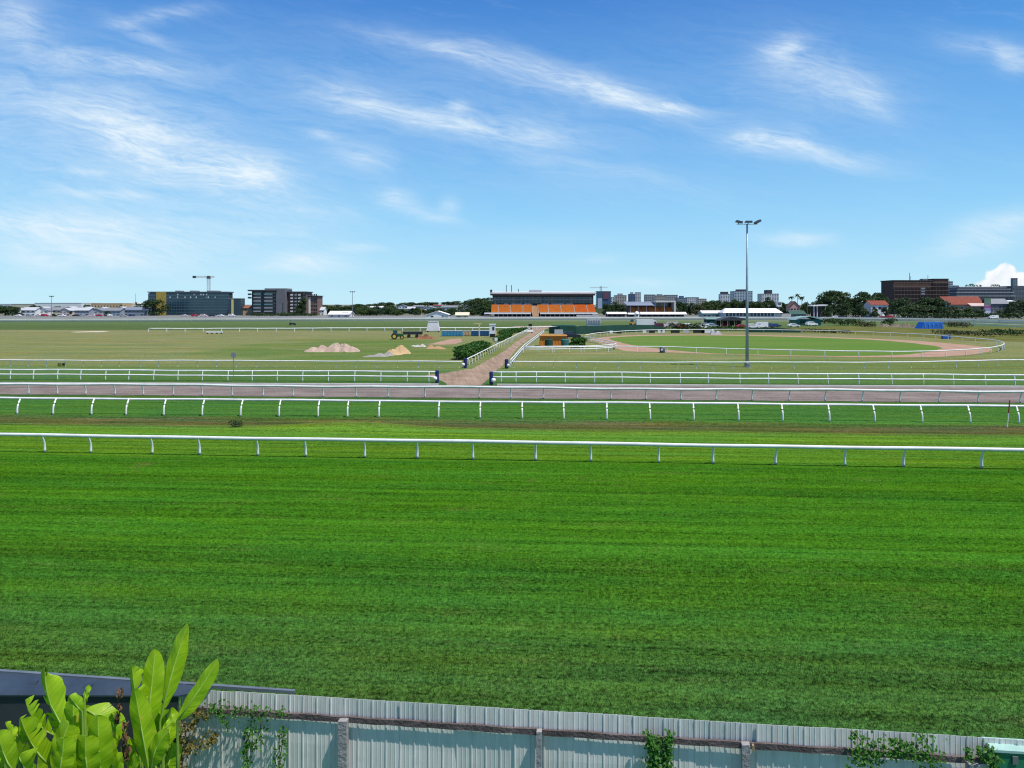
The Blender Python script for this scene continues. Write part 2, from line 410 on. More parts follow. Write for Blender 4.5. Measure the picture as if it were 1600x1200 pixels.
def sheet(name, pts, mat, z, ragged=.15, step=1.2, seed=0):
    """flat patch with a slightly ragged edge"""
    rnd = random.Random(seed); out = []
    n = len(pts)
    for i in range(n):
        a, b = Vector(pts[i]), Vector(pts[(i+1) % n]); L = (b-a).length; k = max(1, int(L/step))
        nr = Vector((-(b-a).y, (b-a).x, 0)); nr = nr.normalized() if nr.length else nr
        for j in range(k):
            p = a + (b-a)*(j/k) + nr*rnd.uniform(-ragged, ragged); out.append((p.x, p.y, z))
    mb = MB(); mb.add(out, [tuple(range(len(out)))])
    o = mb.build(name, mat)
    if o.data.polygons[0].normal.z < 0: o.data.flip_normals()
    return tag(o, kind='structure')
def smoothline(pts, per=6, closed=False):
    P = [Vector(p) for p in pts]; n = len(P); out = []
    rng = range(n if closed else n-1)
    for i in rng:
        p0 = P[(i-1) % n] if (closed or i > 0) else P[0]; p1 = P[i]; p2 = P[(i+1) % n]
        p3 = P[(i+2) % n] if (closed or i+2 < n) else P[-1]
        for k in range(per):
            s = k/per
            out.append(.5*((2*p1)+(p2-p0)*s+(2*p0-5*p1+4*p2-p3)*s*s+(3*p1-p0-3*p2+p3)*s**3))
    if not closed: out.append(P[-1])
    return out

def dirtmat(name, c1, c2, c3, along=None, sc=1.0):
    m, t, b = newmat(name)
    pos = t.node('ShaderNodeNewGeometry').outputs['Position']; x, y, z = t.sep(pos)
    n1 = t.noise(pos, .35*sc, 5, .6); n2 = t.noise(pos, 4*sc, 4, .7)
    if along:
        a, bb = along
        uu = t.m('ADD', t.m('MULTIPLY', x, a), t.m('MULTIPLY', y, bb)); vv = t.m('SUBTRACT', t.m('MULTIPLY', y, a), t.m('MULTIPLY', x, bb))
        n3 = t.noise(t.comb(t.m('MULTIPLY',uu,.06), t.m('MULTIPLY',vv,1.6), 0.0), 1.0, 6, .65)
        n1 = t.m('ADD', t.m('MULTIPLY', n1, .4), t.m('MULTIPLY', n3, .6))
    col = t.mix(t.mapr(n1,.38,.62), c1, c2); col = t.mix(t.mapr(n2,.5,.75,0,.6), col, c3)
    t.put(b.inputs['Base Color'], col); b.inputs['Roughness'].default_value = .95; b.inputs['Specular IOR Level'].default_value = 0
    bp = t.node('ShaderNodeBump'); bp.inputs['Strength'].default_value = .6; bp.inputs['Distance'].default_value = .08
    t.put(bp.inputs['Height'], n2); t.put(b.inputs['Normal'], bp.outputs[0])
    return m
TRACKDIRT = dirtmat('track_sand', (.245,.205,.185), (.115,.092,.085), (.34,.295,.265), (1, -SL))
PATHDIRT = dirtmat('path_gravel', (.34,.25,.185), (.19,.135,.10), (.44,.35,.27), (-.10, 1.0))
RINGDIRT = dirtmat('ring_sand', (.38,.25,.185), (.30,.195,.145), (.44,.31,.24))
RINGLAWN = None

def trackline(x0, y0, x1, y1):
    return gp(x0, y0), gp(x1, y1)
def ext(a, b, X):       # point on line a-b at world X
    s = (X-a.x)/(b.x-a.x); return a + (b-a)*s
a0, a1 = gp(0, 616.2), gp(1600, 629.6); b0, b1 = gp(0, 599.6), gp(1600, 605.4)
sheet('dirt_track', [ext(a0,a1,-220), ext(a0,a1,220), ext(b0,b1,220), ext(b0,b1,-220)], TRACKDIRT, .006, .16, 1.0, 3)
pl = [(697,601.5),(694,597),(664,586.5),(700,582),(740,575.5),(787.5,548.7),(806,534.5),(828.7,520),(832,514),(815,512),(800,511.2),(806,509.6),(835,509.4)]
pr = [(868,508.6),(880,510.4),(860,512),(848,516),(811,541),(792,565),(770,584),(762,592),(757,597.5),(752,601.8)]
sheet('dirt_path', [gp(x, y) for x, y in pl] + [gp(x, y) for x, y in pr], PATHDIRT, .010, .12, 1.0, 4)
ring_out = [(985,549),(1050,551),(1155,554.3),(1283,557.2),(1380,558.2),(1440,558),(1485,556.6),(1518,554),(1541,550.4),(1549,546.6),(1542,543.2),(1520,540),(1480,536.4),
            (1434,532.8),(1377,529.9),(1300,526.9),(1200,524),(1100,522.8),(1000,523.6),(960,525.4),(922,529.8),(930,534),(950,539),(963,545)]
ring_in = [(953,528.8),(1000,525.2),(1100,524.1),(1200,525.4),(1300,528.5),(1377,531.9),(1425,536.2),(1464,541.2),(1470,544.8),(1440,551.6),(1380,555.6),(1283,556),(1155,553.4),(1100,551.4),(1034,545.6),(985,538.6)]
sheet('ring_sand_track', smoothline([gp(x, y) for x, y in ring_out], 5, True), RINGDIRT, .014, .2, 1.5, 5)
def lawnmat():
    m, t, b = newmat('ring_lawn_grass')
    pos = t.node('ShaderNodeNewGeometry').outputs['Position']; x, y, z = t.sep(pos)
    n1 = t.noise(t.comb(t.m('MULTIPLY',x,.02), t.m('MULTIPLY',y,.12), 0.0), 1.0, 4, .6); n2 = t.noise(pos, 1.2, 4, .7)
    col = t.mix(t.mapr(n1,.35,.65), (.092,.182,.036), (.140,.198,.052)); col = t.mix(t.mapr(n2,.3,.7,0,.35), col, (.035,.10,.018))
    t.put(b.inputs['Base Color'], col); b.inputs['Roughness'].default_value = .95; b.inputs['Specular IOR Level'].default_value = 0
    return m
RINGLAWN = lawnmat()
sheet('ring_lawn', smoothline([gp(x, y) for x, y in ring_in], 5, True), RINGLAWN, .019, .25, 1.5, 6)
sheet('bare_soil_patch', [gp(x, y) for x, y in [(668,538.5),(690,533),(705,529.5),(720,529),(722,534),(712,537.5),(692,538.6)]], RINGDIRT, .011, .25, 1.0, 8)
sheet('sand_strip', [gp(x, y) for x, y in [(108,518.8),(150,517.4),(172,517.6),(158,519.0),(120,519.4)]], dirtmat('pale_sand', (.55,.5,.4),(.45,.4,.3),(.6,.55,.45)), .012, .2, 2.0, 9)
# scrubby ground beyond the ring
SCRUB = dirtmat('weedy_ground', (.085,.105,.028), (.15,.14,.05), (.05,.075,.02), None, .4)
sheet('weedy_field', [gp(x, y) for x, y in [(1215,513),(1215,519.5),(1270,520.4),(1360,523),(1436,526.5),(1484,530),(1520,533),(1700,535),(1800,535),(1750,514),(1600,512),(1450,510.5),(1330,509)]], SCRUB, .012, .6, 2.0, 10)
# low rising suburb behind the course
mb = MB(); n = 60
hx = np.linspace(-1400, 1500, n)
rows = [620, 760, 900, 1050, 1300]
def hillz(x, k):
    px = 800 + x*F/900.0
    a = 3.2*math.exp(-((px-690)/120)**2) + 3*math.exp(-((px-1250)/420)**2) + 2.0
    return [-.3, .35*a, .75*a, a*1.0, .8*a][k] + (.6*math.sin(x*.021)+.4*math.sin(x*.053) if 0 < k else 0)
mb.v = [(float(x), rows[k], hillz(x, k)) for k in range(5) for x in hx]
mb.f = [(k*n+i, k*n+i+1, (k+1)*n+i+1, (k+1)*n+i) for k in range(4) for i in range(n-1)]; mb.m = [0]*len(mb.f)
tag(mb.build('hill', dirtmat('hill_cover', (.035,.055,.025), (.055,.070,.038), (.09,.10,.07), None, .15), smooth=True), kind='structure')
def hill_at(x, Y):
    for k in range(4):
        if rows[k] <= Y <= rows[k+1]:
            s = (Y-rows[k])/(rows[k+1]-rows[k]); return hillz(x,k)*(1-s)+hillz(x,k+1)*s
    return 0.0
# ================================================================== foreground: fence, shed, plants
FP0 = gp(450, 1086, 1.8); FP1 = gp(1322, 1139.5, 1.8)
FP0.z = FP1.z = 0
fd = (FP1-FP0).normalized(); FRZ = math.atan2(fd.y, fd.x)
def fs(px):          # distance along the fence at photo column px
    return ((px-800)*FP0.y - F*FP0.x) / (F*fd.x - (px-800)*fd.y)
fence = thing('corrugated_fence', 'weathered pale grey corrugated metal fence along the edge of the turf', 'fence', FP0, FRZ)
def sheetmat():
    m, t, b = newmat('zinc_sheet')
    tc = t.node('ShaderNodeTexCoord').outputs['Object']; x, y, z = t.sep(tc)
    oi = t.node('ShaderNodeObjectInfo').outputs['Random']
    n1 = t.noise(t.comb(t.m('MULTIPLY',x,9), y, t.m('MULTIPLY',z,.7)), 1.0, 5, .65)
    n2 = t.noise(t.comb(t.m('MULTIPLY',x,2.2), y, t.m('MULTIPLY',z,1.6)), 1.0, 4, .6); n3 = t.noise(tc, 35, 3, .7)
    col = t.mix(t.mapr(n1,.3,.7), (.58,.575,.54), (.76,.745,.71)); col = t.mix(t.mapr(n2,.52,.75,0,.55), col, (.38,.375,.36))
    col = t.mix(t.mapr(n3,.62,.8,0,.4), col, (.22,.22,.21))
    col = t.mix(t.m('MULTIPLY', oi, .22), col, (.74,.73,.71))
    t.put(b.inputs['Base Color'], col); b.inputs['Roughness'].default_value = .5; b.inputs['Metallic'].default_value = .15
    bp = t.node('ShaderNodeBump'); bp.inputs['Strength'].default_value = .25; bp.inputs['Distance'].default_value = .02
    t.put(bp.inputs['Height'], n2); t.put(b.inputs['Normal'], bp.outputs[0]); return m
ZINC = sheetmat()
PITCH = .243
def sheet_mesh(seed):
    rnd = random.Random(seed); prof = []
    for k in range(4):
        x = k*PITCH
        prof += [(x+.004,0),(x+.010,-.012),(x+.030,-.012),(x+.036,-.001),(x+.09,-.001),(x+.096,-.005),(x+.104,-.005),(x+.110,-.001),(x+.165,-.001),(x+.171,-.005),(x+.179,-.005),(x+.185,-.001)]
    prof.append((4*PITCH+.004, 0))
    n = len(prof); mb = MB(); rows = [0,.5,1.0,1.5,1.8]; th = .005
    for z in rows:
        for x, y in prof: mb.v.append((x, y + .012*math.sin(z*3+seed), z))
    for z in rows:
        for x, y in prof: mb.v.append((x, y+th + .012*math.sin(z*3+seed), z))
    off = n*len(rows)
    for j in range(len(rows)-1):
        for i in range(n-1):
            a, b, c, d = j*n+i, j*n+i+1, (j+1)*n+i+1, (j+1)*n+i
            mb.f += [(a,b,c,d), (a+off,d+off,c+off,b+off)]
    top = (len(rows)-1)*n
    for i in range(n-1): mb.f.append((top+i, top+i+1, top+i+1+off, top+i+off))
    mb.m = [0]*len(mb.f)
    return mb.mesh('sheet', ZINC)
shm = [sheet_mesh(i) for i in range(5)]
rnd = random.Random(5)
s = fs(283); k = 0
while s < fs(1640):
    o = link('sheet', shm[k % 5], fence, (s, .006*(k % 2), rnd.uniform(-.005, .005)), None)
    o.rotation_euler = (0, rnd.uniform(-.002, .002), 0)
    s += 4*PITCH; k += 1
# horizontal timber, in lengths, and posts
cuts = [fs(300), fs(545), fs(843), fs(1166), fs(1516), fs(1640)]
for i in range(5):
    mb = MB(); a, b = cuts[i]+.004, cuts[i+1]-.004; nn = 14
    for q in range(nn+1):
        xx = a+(b-a)*q/nn
        j = .006*math.sin(q*2.1+i); l = .008*math.sin(q*1.3+2*i)
        mb.v += [(xx,-.062,1.425+j),(xx,-.034,1.425+j),(xx,-.034,1.528+l),(xx,-.062,1.52+l)]
    for q in range(nn):
        for e in range(4): mb.f.append((q*4+e, q*4+(e+1)%4, q*4+4+(e+1)%4, q*4+4+e))
    mb.f += [(3,2,1,0), tuple(nn*4+e for e in range(4))]; mb.m = [0]*len(mb.f)
    mb.build('fence_rail', TIMBER, fence)
for px, wd, top, lean in ((540,.15,1.50,0), (843,.085,1.535,.004), (1163,.12,1.54,-.004), (1514,.15,1.46,.006)):
    mb = MB(); s = fs(px)
    mb.hull8([(s-wd/2,-.17,0),(s+wd/2,-.17,0),(s+wd/2,-.066,0),(s-wd/2,-.066,0)], [(s-wd/2+lean,-.17,top),(s+wd/2+lean,-.17,top+.01),(s+wd/2+lean,-.066,top+.01),(s-wd/2+lean,-.066,top)])
    mb.build('post', WOODPOST, fence)
mb = MB(); s = fs(1172); mb.hull8([(s,-.165,1.46),(s+.05,-.165,1.44),(s+.05,-.11,1.44),(s,-.11,1.46)], [(s,-.165,1.54),(s+.03,-.165,1.545),(s+.03,-.11,1.545),(s,-.11,1.54)])
mb.build('timber_offcut', M('fresh_timber', (.36,.26,.16), (.28,.2,.12), 3, .8), fence)
# lean-to shed with dark capping in front of the fence
shed = thing('garden_shed', 'low dark grey garden shed with a dented metal roof edge behind the banana leaves', 'shed', FP0, FRZ)
sl = fs(-60); sr = fs(290)
ROOFM = M('blue_grey_roof_sheet', (.055,.080,.108), (.036,.053,.074), 2.0, .4, .2, .08, .5, .25)
SHEDW = M('charcoal_shed_wall', (.022,.028,.034), (.034,.042,.048), 1.3, .6, 0, .1)
mb = MB(); mb.hull8([(sl,-.60,1.74),(sr,-.20,1.76),(sr,.06,1.83),(sl,.06,1.83)], [(sl,-.60,1.765),(sr,-.20,1.785),(sr,.06,1.855),(sl,.06,1.855)])
mb.build('roof', ROOFM, shed)
mb = MB(); mb.hull8([(sl,-.56,0),(sr-.05,-.18,0),(sr-.05,-.13,0),(sl,-.5,0)], [(sl,-.56,1.735),(sr-.05,-.18,1.755),(sr-.05,-.13,1.755),(sl,-.5,1.735)])
mb.build('wall', SHEDW, shed)
mb = MB(); mb.hull8([(sl,.062,1.82),(fs(458),.0345,1.805),(fs(458),.095,1.805),(sl,.13,1.82)], [(sl,.062,1.885),(fs(458),.0345,1.855),(fs(458),.095,1.855),(sl,.13,1.885)])
mb.build('capping', M('grey_capping', (.17,.20,.23), (.12,.14,.165), 2.5, .4, .2), shed)
mb = MB(); mb.hull8([(sr,-.19,1.762),(fs(330),-.035,1.815),(fs(330),.03,1.82),(sr,.03,1.83)], [(sr,-.19,1.785),(fs(330),-.035,1.835),(fs(330),.03,1.84),(sr,.03,1.853)])
mb.build('flashing', ROOFM, shed)
mb = MB()
for px in (55, 140):
    s = fs(px); mb = MB(); mb.prismx([(-.20,1.822),(-.14,1.835),(-.10,1.866),(-.16,1.85)], s, s+.16); mb.build('lifted_tab', ROOFM, shed)
# green box at the end of the fence
gb = thing('green_storage_box', 'dark green metal box with a pale mint lid at the end of the corrugated fence', 'storage box', gp(1590, 1168, 1.73) - Vector((0,0,1.73)), FRZ)
mb = MB(); mb.box(-.34,.7,-.03,.21,0,1.66); mb.build('body', GREENPAINT, gb)
mb = MB(); mb.hull8([(-.40,-.05,1.662),(.76,-.05,1.662),(.76,.24,1.69),(-.40,.24,1.69)], [(-.40,-.05,1.70),(.76,-.05,1.70),(.76,.24,1.73),(-.40,.24,1.73)])
mb.build('lid', M('mint_paint', (.36,.55,.49), (.28,.45,.40), 2, .5), gb)
mb = MB(); mb.box(-.10,-.02,-.06,-.031,1.50,1.62); mb.build('latch', STEEL, gb)

# ---- banana plants
def bananamat():
    m, t, b = newmat('banana_leaf')
    uv = t.node('ShaderNodeTexCoord').outputs['UV']; s, w, _ = t.sep(uv)
    tc = t.node('ShaderNodeTexCoord').outputs['Object']
    n1 = t.noise(tc, 2.6, 4, .6)
    col = t.mix(t.mapr(n1,.3,.7), (.25,.47,.006), (.54,.74,.018))
    vein = t.noise(t.comb(t.m('ADD', t.m('MULTIPLY', s, 46), t.m('MULTIPLY', t.m('ABSOLUTE', w), -5)), t.m('MULTIPLY', w, .5), 0.0), 1.0, 2, .6)
    col = t.mix(t.mapr(vein,.35,.65,.55,0), col, (.085,.25,.006))
    rib = t.mapr(t.m('ABSOLUTE', w), .03, .085, 1, 0, True)
    col = t.mix(t.m('MULTIPLY', rib, .8), col, (.46,.62,.10))
    yel = t.m('MULTIPLY', t.mapr(t.noise(tc, 5.0, 3, .5), .66, .74), .7)
    col = t.mix(yel, col, (.66,.55,.06))
    edge = t.m('MULTIPLY', t.mapr(t.m('ABSOLUTE', w), .9, 1.0), t.mapr(t.noise(tc, 9, 3), .5, .65))
    col = t.mix(edge, col, (.28,.19,.07))
    t.put(b.inputs['Base Color'], col); b.inputs['Roughness'].default_value = .42; b.inputs['Specular IOR Level'].default_value = .4
    bp = t.node('ShaderNodeBump'); bp.inputs['Strength'].default_value = .35; bp.inputs['Distance'].default_value = .02
    t.put(bp.inputs['Height'], vein); t.put(b.inputs['Normal'], bp.outputs[0])
    tr = t.node('ShaderNodeBsdfTranslucent'); t.put(tr.inputs[0], t.mix(.35, col, (.40,.75,.02)))
    ms = t.node('ShaderNodeMixShader'); ms.inputs[0].default_value = .42
    t.l.new(b.outputs[0], ms.inputs[1]); t.l.new(tr.outputs[0], ms.inputs[2]); t.l.new(ms.outputs[0], m.node_tree.nodes['Material Output'].inputs[0])
    return m
BANANA = bananamat()
STALK = M('banana_stalk', (.20,.34,.05), (.14,.24,.04), 3, .5)
DEADLEAF = M('dead_leaf', (.16,.085,.035), (.075,.042,.022), 6, .9, 0, .4)
def banana_leaves(name, root, leaves, seed):
    rnd = random.Random(seed); V = []; FC = []; UV = []
    stalk = MB()
    for L in leaves:
        bx, by, tx, ty, wpx, Y0, dY, bend, torn, face = L[:10]
        fold = .28
        A = wp(bx, by, Y0); B = wp(tx, ty, Y0+dY)
        side = Vector((B.z-A.z, 0, -(B.x-A.x))).normalized()
        C = (A+B)/2 + side*(bend*Y0/F) + Vector((0, -.05, 0))
        w0 = wpx*1.08*Y0/F/2
        def mid(s): return A*(1-s)**2 + C*2*s*(1-s) + B*s*s
        N = 40
        for sd_ in (-1, 1):
            s = 0.0; i = 0
            while i < N:
                k = rnd.choice((4,5,7)) if rnd.random() < torn else N-i
                if torn > 0 and torn < .5 and k == N-i: k = min(N-i, rnd.choice((12,16,22)))
                k = min(k, N-i)
                droop = rnd.uniform(-.15, .75)*torn*1.4; slide = rnd.uniform(-.01,.015)*torn*2
                short = 1 - (rnd.uniform(0,.30) if torn > .3 else 0); slen = (mid((i+k)/N)-mid(i/N)).length; gap = rnd.uniform(.12,.45)*min(1,torn*1.6)*(1 if k < N else 0); skew = rnd.uniform(-.18,.3)*min(1,torn*1.5)*(1 if k < N else 0)
                base = len(V); rows = k+1
                for r in range(rows):
                    ss = (i+r)/N; sc = min(max(ss,0.001),.999)
                    p = mid(sc); tdir = (mid(min(1,sc+.01))-mid(max(0,sc-.01))).normalized()
                    ac = tdir.cross(Vector((0,-1,0))).normalized()       # image-plane across
                    nrm = ac.cross(tdir).normalized()
                    ac2 = ac*math.cos(face) + nrm*math.sin(face); nr2 = nrm*math.cos(face) - ac*math.sin(face)
                    prof = min(1,(sc/.22)**.6)*max(0,1-max(0,(sc-.5)/.5)**(2.6 if torn < .15 else 5))**.6
                    prof = max(prof, .02); w = w0*prof*short*(1+.025*math.sin(ss*9+seed))
                    fr = r/max(1,k); edgepull = (.22*torn*abs(fr-.5)*2)
                    for c in range(4):
                        q = c/3.0
                        ang = fold + droop*q
                        pt = p + (ac2*sd_*math.cos(ang) + nr2*(-math.sin(ang)) )*(w*q*(1-edgepull*q)) + tdir*(slide*q + .22*w*q*q + slen*((.5-fr)*gap+skew)*q*q)
                        pt = pt + nr2*(.010*math.sin(ss*17+sd_+seed)*q)
                        V.append(pt); UV.append((ss, sd_*q))
                for r in range(rows-1):
                    for c in range(3):
                        a = base+r*4+c; f = (a, a+1, a+5, a+4)
                        FC.append(f if sd_ > 0 else f[::-1])
                i += k
        # stalk
        root_pt = Vector((A.x+(L[10] if len(L)>10 else 0), Y0, max(.9, A.z-1.1)))
        stalk.tube([root_pt, (root_pt+A)/2+Vector((0,.02,0)), A, mid(.25), mid(.55)], [.035,.026,.018,.012,.005], 6)
    me = bpy.data.meshes.new('leaves'); loc = root.location
    me.from_pydata([tuple(p-loc) for p in V], [], FC); me.materials.append(BANANA)
    uvl = me.uv_layers.new(name='UVMap'); idx = np.zeros(len(me.loops), dtype=np.int32); me.loops.foreach_get('vertex_index', idx)
    uvl.data.foreach_set('uv', np.array(UV, dtype=np.float32)[idx].ravel())
    me.polygons.foreach_set('use_smooth', [True]*len(me.polygons))
    link('leaves', me, root)
    stalk.v = [tuple(Vector(p)-loc) for p in stalk.v]
    stalk.build('leaf_stalk', STALK, root, smooth=True)
def pseudo(root, pts):
    for (x, y, h, r) in pts:
        mb = MB(); mb.tube([(x,y,0),(x+.02,y,h*.4),(x,y,h*.8),(x+.01,y,h)], [r*1.25,r,r*.8,r*.4], 10)
        mb.build('stem', STALK, root, smooth=True)
YB = 10.9
b1 = thing('banana_plant', 'tall banana plant with upright lime leaves and one long torn leaf at the fence corner', 'banana plant', (wx(235,YB), YB, 0))
banana_leaves('leaves', b1, [
 (250,1128,296,970,40,YB+.1,.25,-5,.72,.1),
 (228,1140,242,1014,32,YB,.15,5,0,-.1),
 (277,1126,341,1030,25,YB-.05,.10,4,0,.35),
 (233,1205,210,1076,37,YB-.35,.1,3,.0,.1),
 (217,1128,206,1042,36,YB-.1,.1,2,.75,.2),
 (237,1200,263,1143,28,YB-.35,-.1,-12,.0,.3),
 (254,1142,278,1112,13,YB-.1,.1,3,0,.2),
 (236,1180,250,1106,30,YB+.25,.2,-2,0,.5),
 (262,1165,268,1105,24,YB+.3,.2,2,0,.4),
 (205,1210,196,1150,26,YB-.1,.1,2,0,.3),
 (170,1215,192,1180,24,YB-.5,-.1,-6,0,.5),
 (195,1222,214,1176,22,YB-.5,-.1,4,.4,.4),
 (246,1205,244,1128,36,YB+.3,.2,2,.1,.6),
 (222,1190,224,1112,34,YB+.25,.1,-2,.2,.3),
 (256,1215,272,1160,30,YB+.1,.1,4,.2,.5),
 (214,1215,188,1168,26,YB+.1,.1,-4,.3,.5),
 (246,1150,236,1092,30,YB+.35,.1,0,.0,.4),
], 3)
pseudo(b1, [(0,.1,1.9,.11), (.22,.3,1.8,.09), (-.2,.05,1.6,.08)])
mb = MB()
rnd = random.Random(2)
def scrag(mb, px0, py0, px1, py1, Y, n, w, loc):
    for i in range(n):
        f = rnd.random(); g = min(1, f+rnd.uniform(.12,.3))
        a = wp(px0+(px1-px0)*f+rnd.uniform(-w,w), py0+(py1-py0)*f, Y+rnd.uniform(-.05,.05)) - loc
        b = wp(px0+(px1-px0)*g+rnd.uniform(-w,w), py0+(py1-py0)*g, Y+rnd.uniform(-.05,.05)) - loc
        o = Vector((rnd.uniform(.008,.022),rnd.uniform(-.02,.02),rnd.uniform(-.01,.01)))
        m_ = (a+b)/2 + Vector((rnd.uniform(-.03,.03),rnd.uniform(-.04,.02),0))
        mb.add([a, a+o, m_+o*1.6, m_-o*.4, b, b+o*.3], [(0,1,2,3),(3,2,5,4)])
scrag(mb, 190,1068,181,1132,YB-.15,34,4,b1.location); scrag(mb, 196,1122,196,1188,YB-.4,44,6,b1.location)
mb.build('dead_leaves', DEADLEAF, b1)
b2 = thing('banana_plant', 'wide banana clump with tattered drooping leaves in front of the dark shed wall', 'banana plant', (wx(90,YB-.3), YB-.3, 0))
YC = YB-.35
banana_leaves('leaves', b2, [
 (114,1150,70,1047,50,YC+.1,.1,-22,.8,.2),
 (117,1206,115,1083,40,YC,.1,0,.12,.1),
 (158,1212,153,1117,40,YC-.25,.05,0,.0,.1),
 (134,1108,186,1158,44,YC+.2,.1,-14,.1,.5),
 (86,1210,108,1130,40,YC-.2,.05,-5,.15,.2),
 (78,1196,32,1122,48,YC-.05,.1,-8,.3,.2),
 (88,1150,40,1096,48,YC+.15,.1,-14,.7,.3),
 (22,1206,-4,1142,44,YC-.3,.1,-4,.1,.3),
 (40,1200,22,1140,60,YC,.2,-6,.1,.6),
 (60,1225,62,1165,54,YC+.1,.2,-2,.2,.7),
 (104,1150,98,1100,26,YC+.3,.1,2,0,.4),
 (140,1160,128,1104,34,YC+.25,.1,2,.2,.5),
 (132,1100,140,1070,12,YC+.0,.05,-2,.5,.2),
 (178,1215,168,1150,34,YC+.1,.1,-6,.1,.5),
 (8,1168,24,1134,14,YC-.1,.1,4,0,.3),
 (-20,1215,-10,1150,60,YC,.1,0,.2,.3),
 (110,1225,96,1180,50,YC-.3,.1,0,.2,.5),
 (196,1225,172,1190,30,YC-.3,.1,3,.2,.5),
 (66,1180,52,1108,40,YC+.25,.1,-6,.3,.55),
 (98,1190,84,1118,34,YC+.3,.1,-4,.2,.6),
 (120,1165,112,1092,36,YC+.32,.1,4,.2,.2),
 (150,1190,176,1128,40,YC+.3,.1,8,.3,.6),
 (12,1200,0,1150,56,YC+.25,.1,-4,.2,.4),
 (56,1215,30,1176,60,YC-.35,.0,-8,.3,.6),
 (140,1218,134,1150,40,YC-.3,.0,-3,.2,.1),
 (92,1215,100,1152,36,YC-.35,.0,4,.15,.15),
 (128,1112,108,1088,20,YC-.05,.0,4,.7,.3),
 (30,1150,8,1128,22,YC+.1,.05,-6,.4,.4),
], 8)
pseudo(b2, [(0,.1,1.8,.12), (.35,.1,1.7,.1), (-.4,.15,1.6,.1)])

# ---- creepers on the fence
VINE = leafmat('creeper_leaf', (.030,.12,.012), (.085,.23,.03), .3, .5, 3)
VINEY = leafmat('yellowing_leaf', (.13,.13,.025), (.21,.15,.04), .3, .6, 3)
def fpt(px, py, off):      # point on the fence face (towards the house by off)
    s = fs(px); q = FP0 + fd*s; d = q.y
    return Vector((q.x, q.y, wz(py, d))) + Vector((fd.y, -fd.x, 0))*off
def vine(name, label, strands, seed, mat, leaf=.05, dens=55, extra=None, cat='creeper', twig=BARK):
    rnd = random.Random(seed)
    allp = [fpt(x, y, .1) for st in strands for x, y, w in st]
    c = sum(allp, Vector())/len(allp); base = Vector((c.x, c.y, min(0.0, c.z)))
    root = thing(name, label, cat, base)
    lv = MB(); tw = MB()
    for st in strands:
        pts = [fpt(x, y, .11) - base for x, y, w in st]; ws = [w for _,_,w in st]
        tw.tube(smoothline(pts, 3), .007, 5)
        for i in range(len(pts)-1):
            a, b = pts[i], pts[i+1]; L = (b-a).length
            for _ in range(int(L*dens)+2):
                f = rnd.random(); w = (ws[i]*(1-f)+ws[i+1]*f)*12/F
                p = a+(b-a)*f + Vector((rnd.gauss(0,.5)*w, -rnd.uniform(-.02,.10), rnd.gauss(0,.4)*w))
                sz = leaf*rnd.uniform(.6,1.35); n = Vector((rnd.uniform(-.8,.8),-1,rnd.uniform(-.1,1.1))).normalized()
                ax = n.cross(Vector((rnd.uniform(-1,1),.2,rnd.uniform(-1,1)))).normalized(); bx = n.cross(ax)
                lv.add([p-ax*sz*.5, p-bx*sz*.38+n*.006, p+ax*sz*.6, p+bx*sz*.38+n*.006], [(0,1,2,3)])
    tw.build('vine_stem', twig, root); lv.build('foliage', mat, root)
    return root, base
vine('creeper_vine', 'dark green creeper hanging as a tuft on bare fence sheets between two posts', [[(1012,1136,7),(1018,1160,10),(1020,1205,14)],[(1044,1136,6),(1040,1165,9),(1036,1205,10)],[(1026,1150,14),(1028,1210,18)]], 1, VINE, .055, 330)
vine('creeper_vine', 'leafy creeper spilling over the fence top near the green storage box', [[(1325,1136,6),(1340,1150,26),(1350,1178,22)],[(1355,1160,20),(1405,1168,10),(1440,1172,20)],[(1430,1140,14),(1445,1160,26),(1452,1215,16)],[(1330,1178,16),(1365,1182,14)],[(1385,1150,8),(1415,1158,12)]], 2, VINE, .05, 240)
vine('creeper_vine', 'thin creeper trailing down beside the mint lidded box', [[(1505,1160,5),(1506,1180,5)],[(1532,1158,10),(1548,1176,13),(1540,1194,12)],[(1520,1160,6),(1534,1185,8)]], 3, VINE, .05, 210)
vr, vb = vine('creeper_vine', 'flowering creeper with a single mauve bloom on the grey fence', [[(345,1096,14),(400,1106,22),(412,1128,24),(405,1150,16),(396,1168,10)],[(430,1104,14),(452,1110,10)],[(448,1128,8),(444,1165,12),(438,1200,10)],[(330,1095,10),(352,1110,10),(362,1130,8)],[(392,1128,7),(390,1175,7),(393,1200,6)]], 4, VINE, .045, 150)
mb = MB(); fp_ = fpt(389, 1147, .14) - vb
for k in range(6):
    a = k*math.pi/3; mb.add([fp_, fp_+Vector((math.cos(a-.45)*.035,-.012,math.sin(a-.45)*.035)), fp_+Vector((math.cos(a)*.046,-.008,math.sin(a)*.046)), fp_+Vector((math.cos(a+.45)*.035,-.012,math.sin(a+.45)*.035))], [(0,1,2,3)])
mb.build('flower', M('mauve_petal', (.48,.22,.52), (.4,.17,.46), 20, .6), vr)
vine('withered_shrub', 'yellowing half dead shrub of brown twigs beside the upright banana leaves', [[(285,1200,8),(292,1160,14),(300,1130,16),(318,1118,8)],[(275,1205,8),(270,1180,12)],[(300,1165,12),(330,1150,14),(345,1140,8)],[(296,1140,16),(290,1122,14)],[(305,1105,10),(330,1112,10)]], 6, VINEY, .06, 130, None, 'shrub', DEADLEAF)

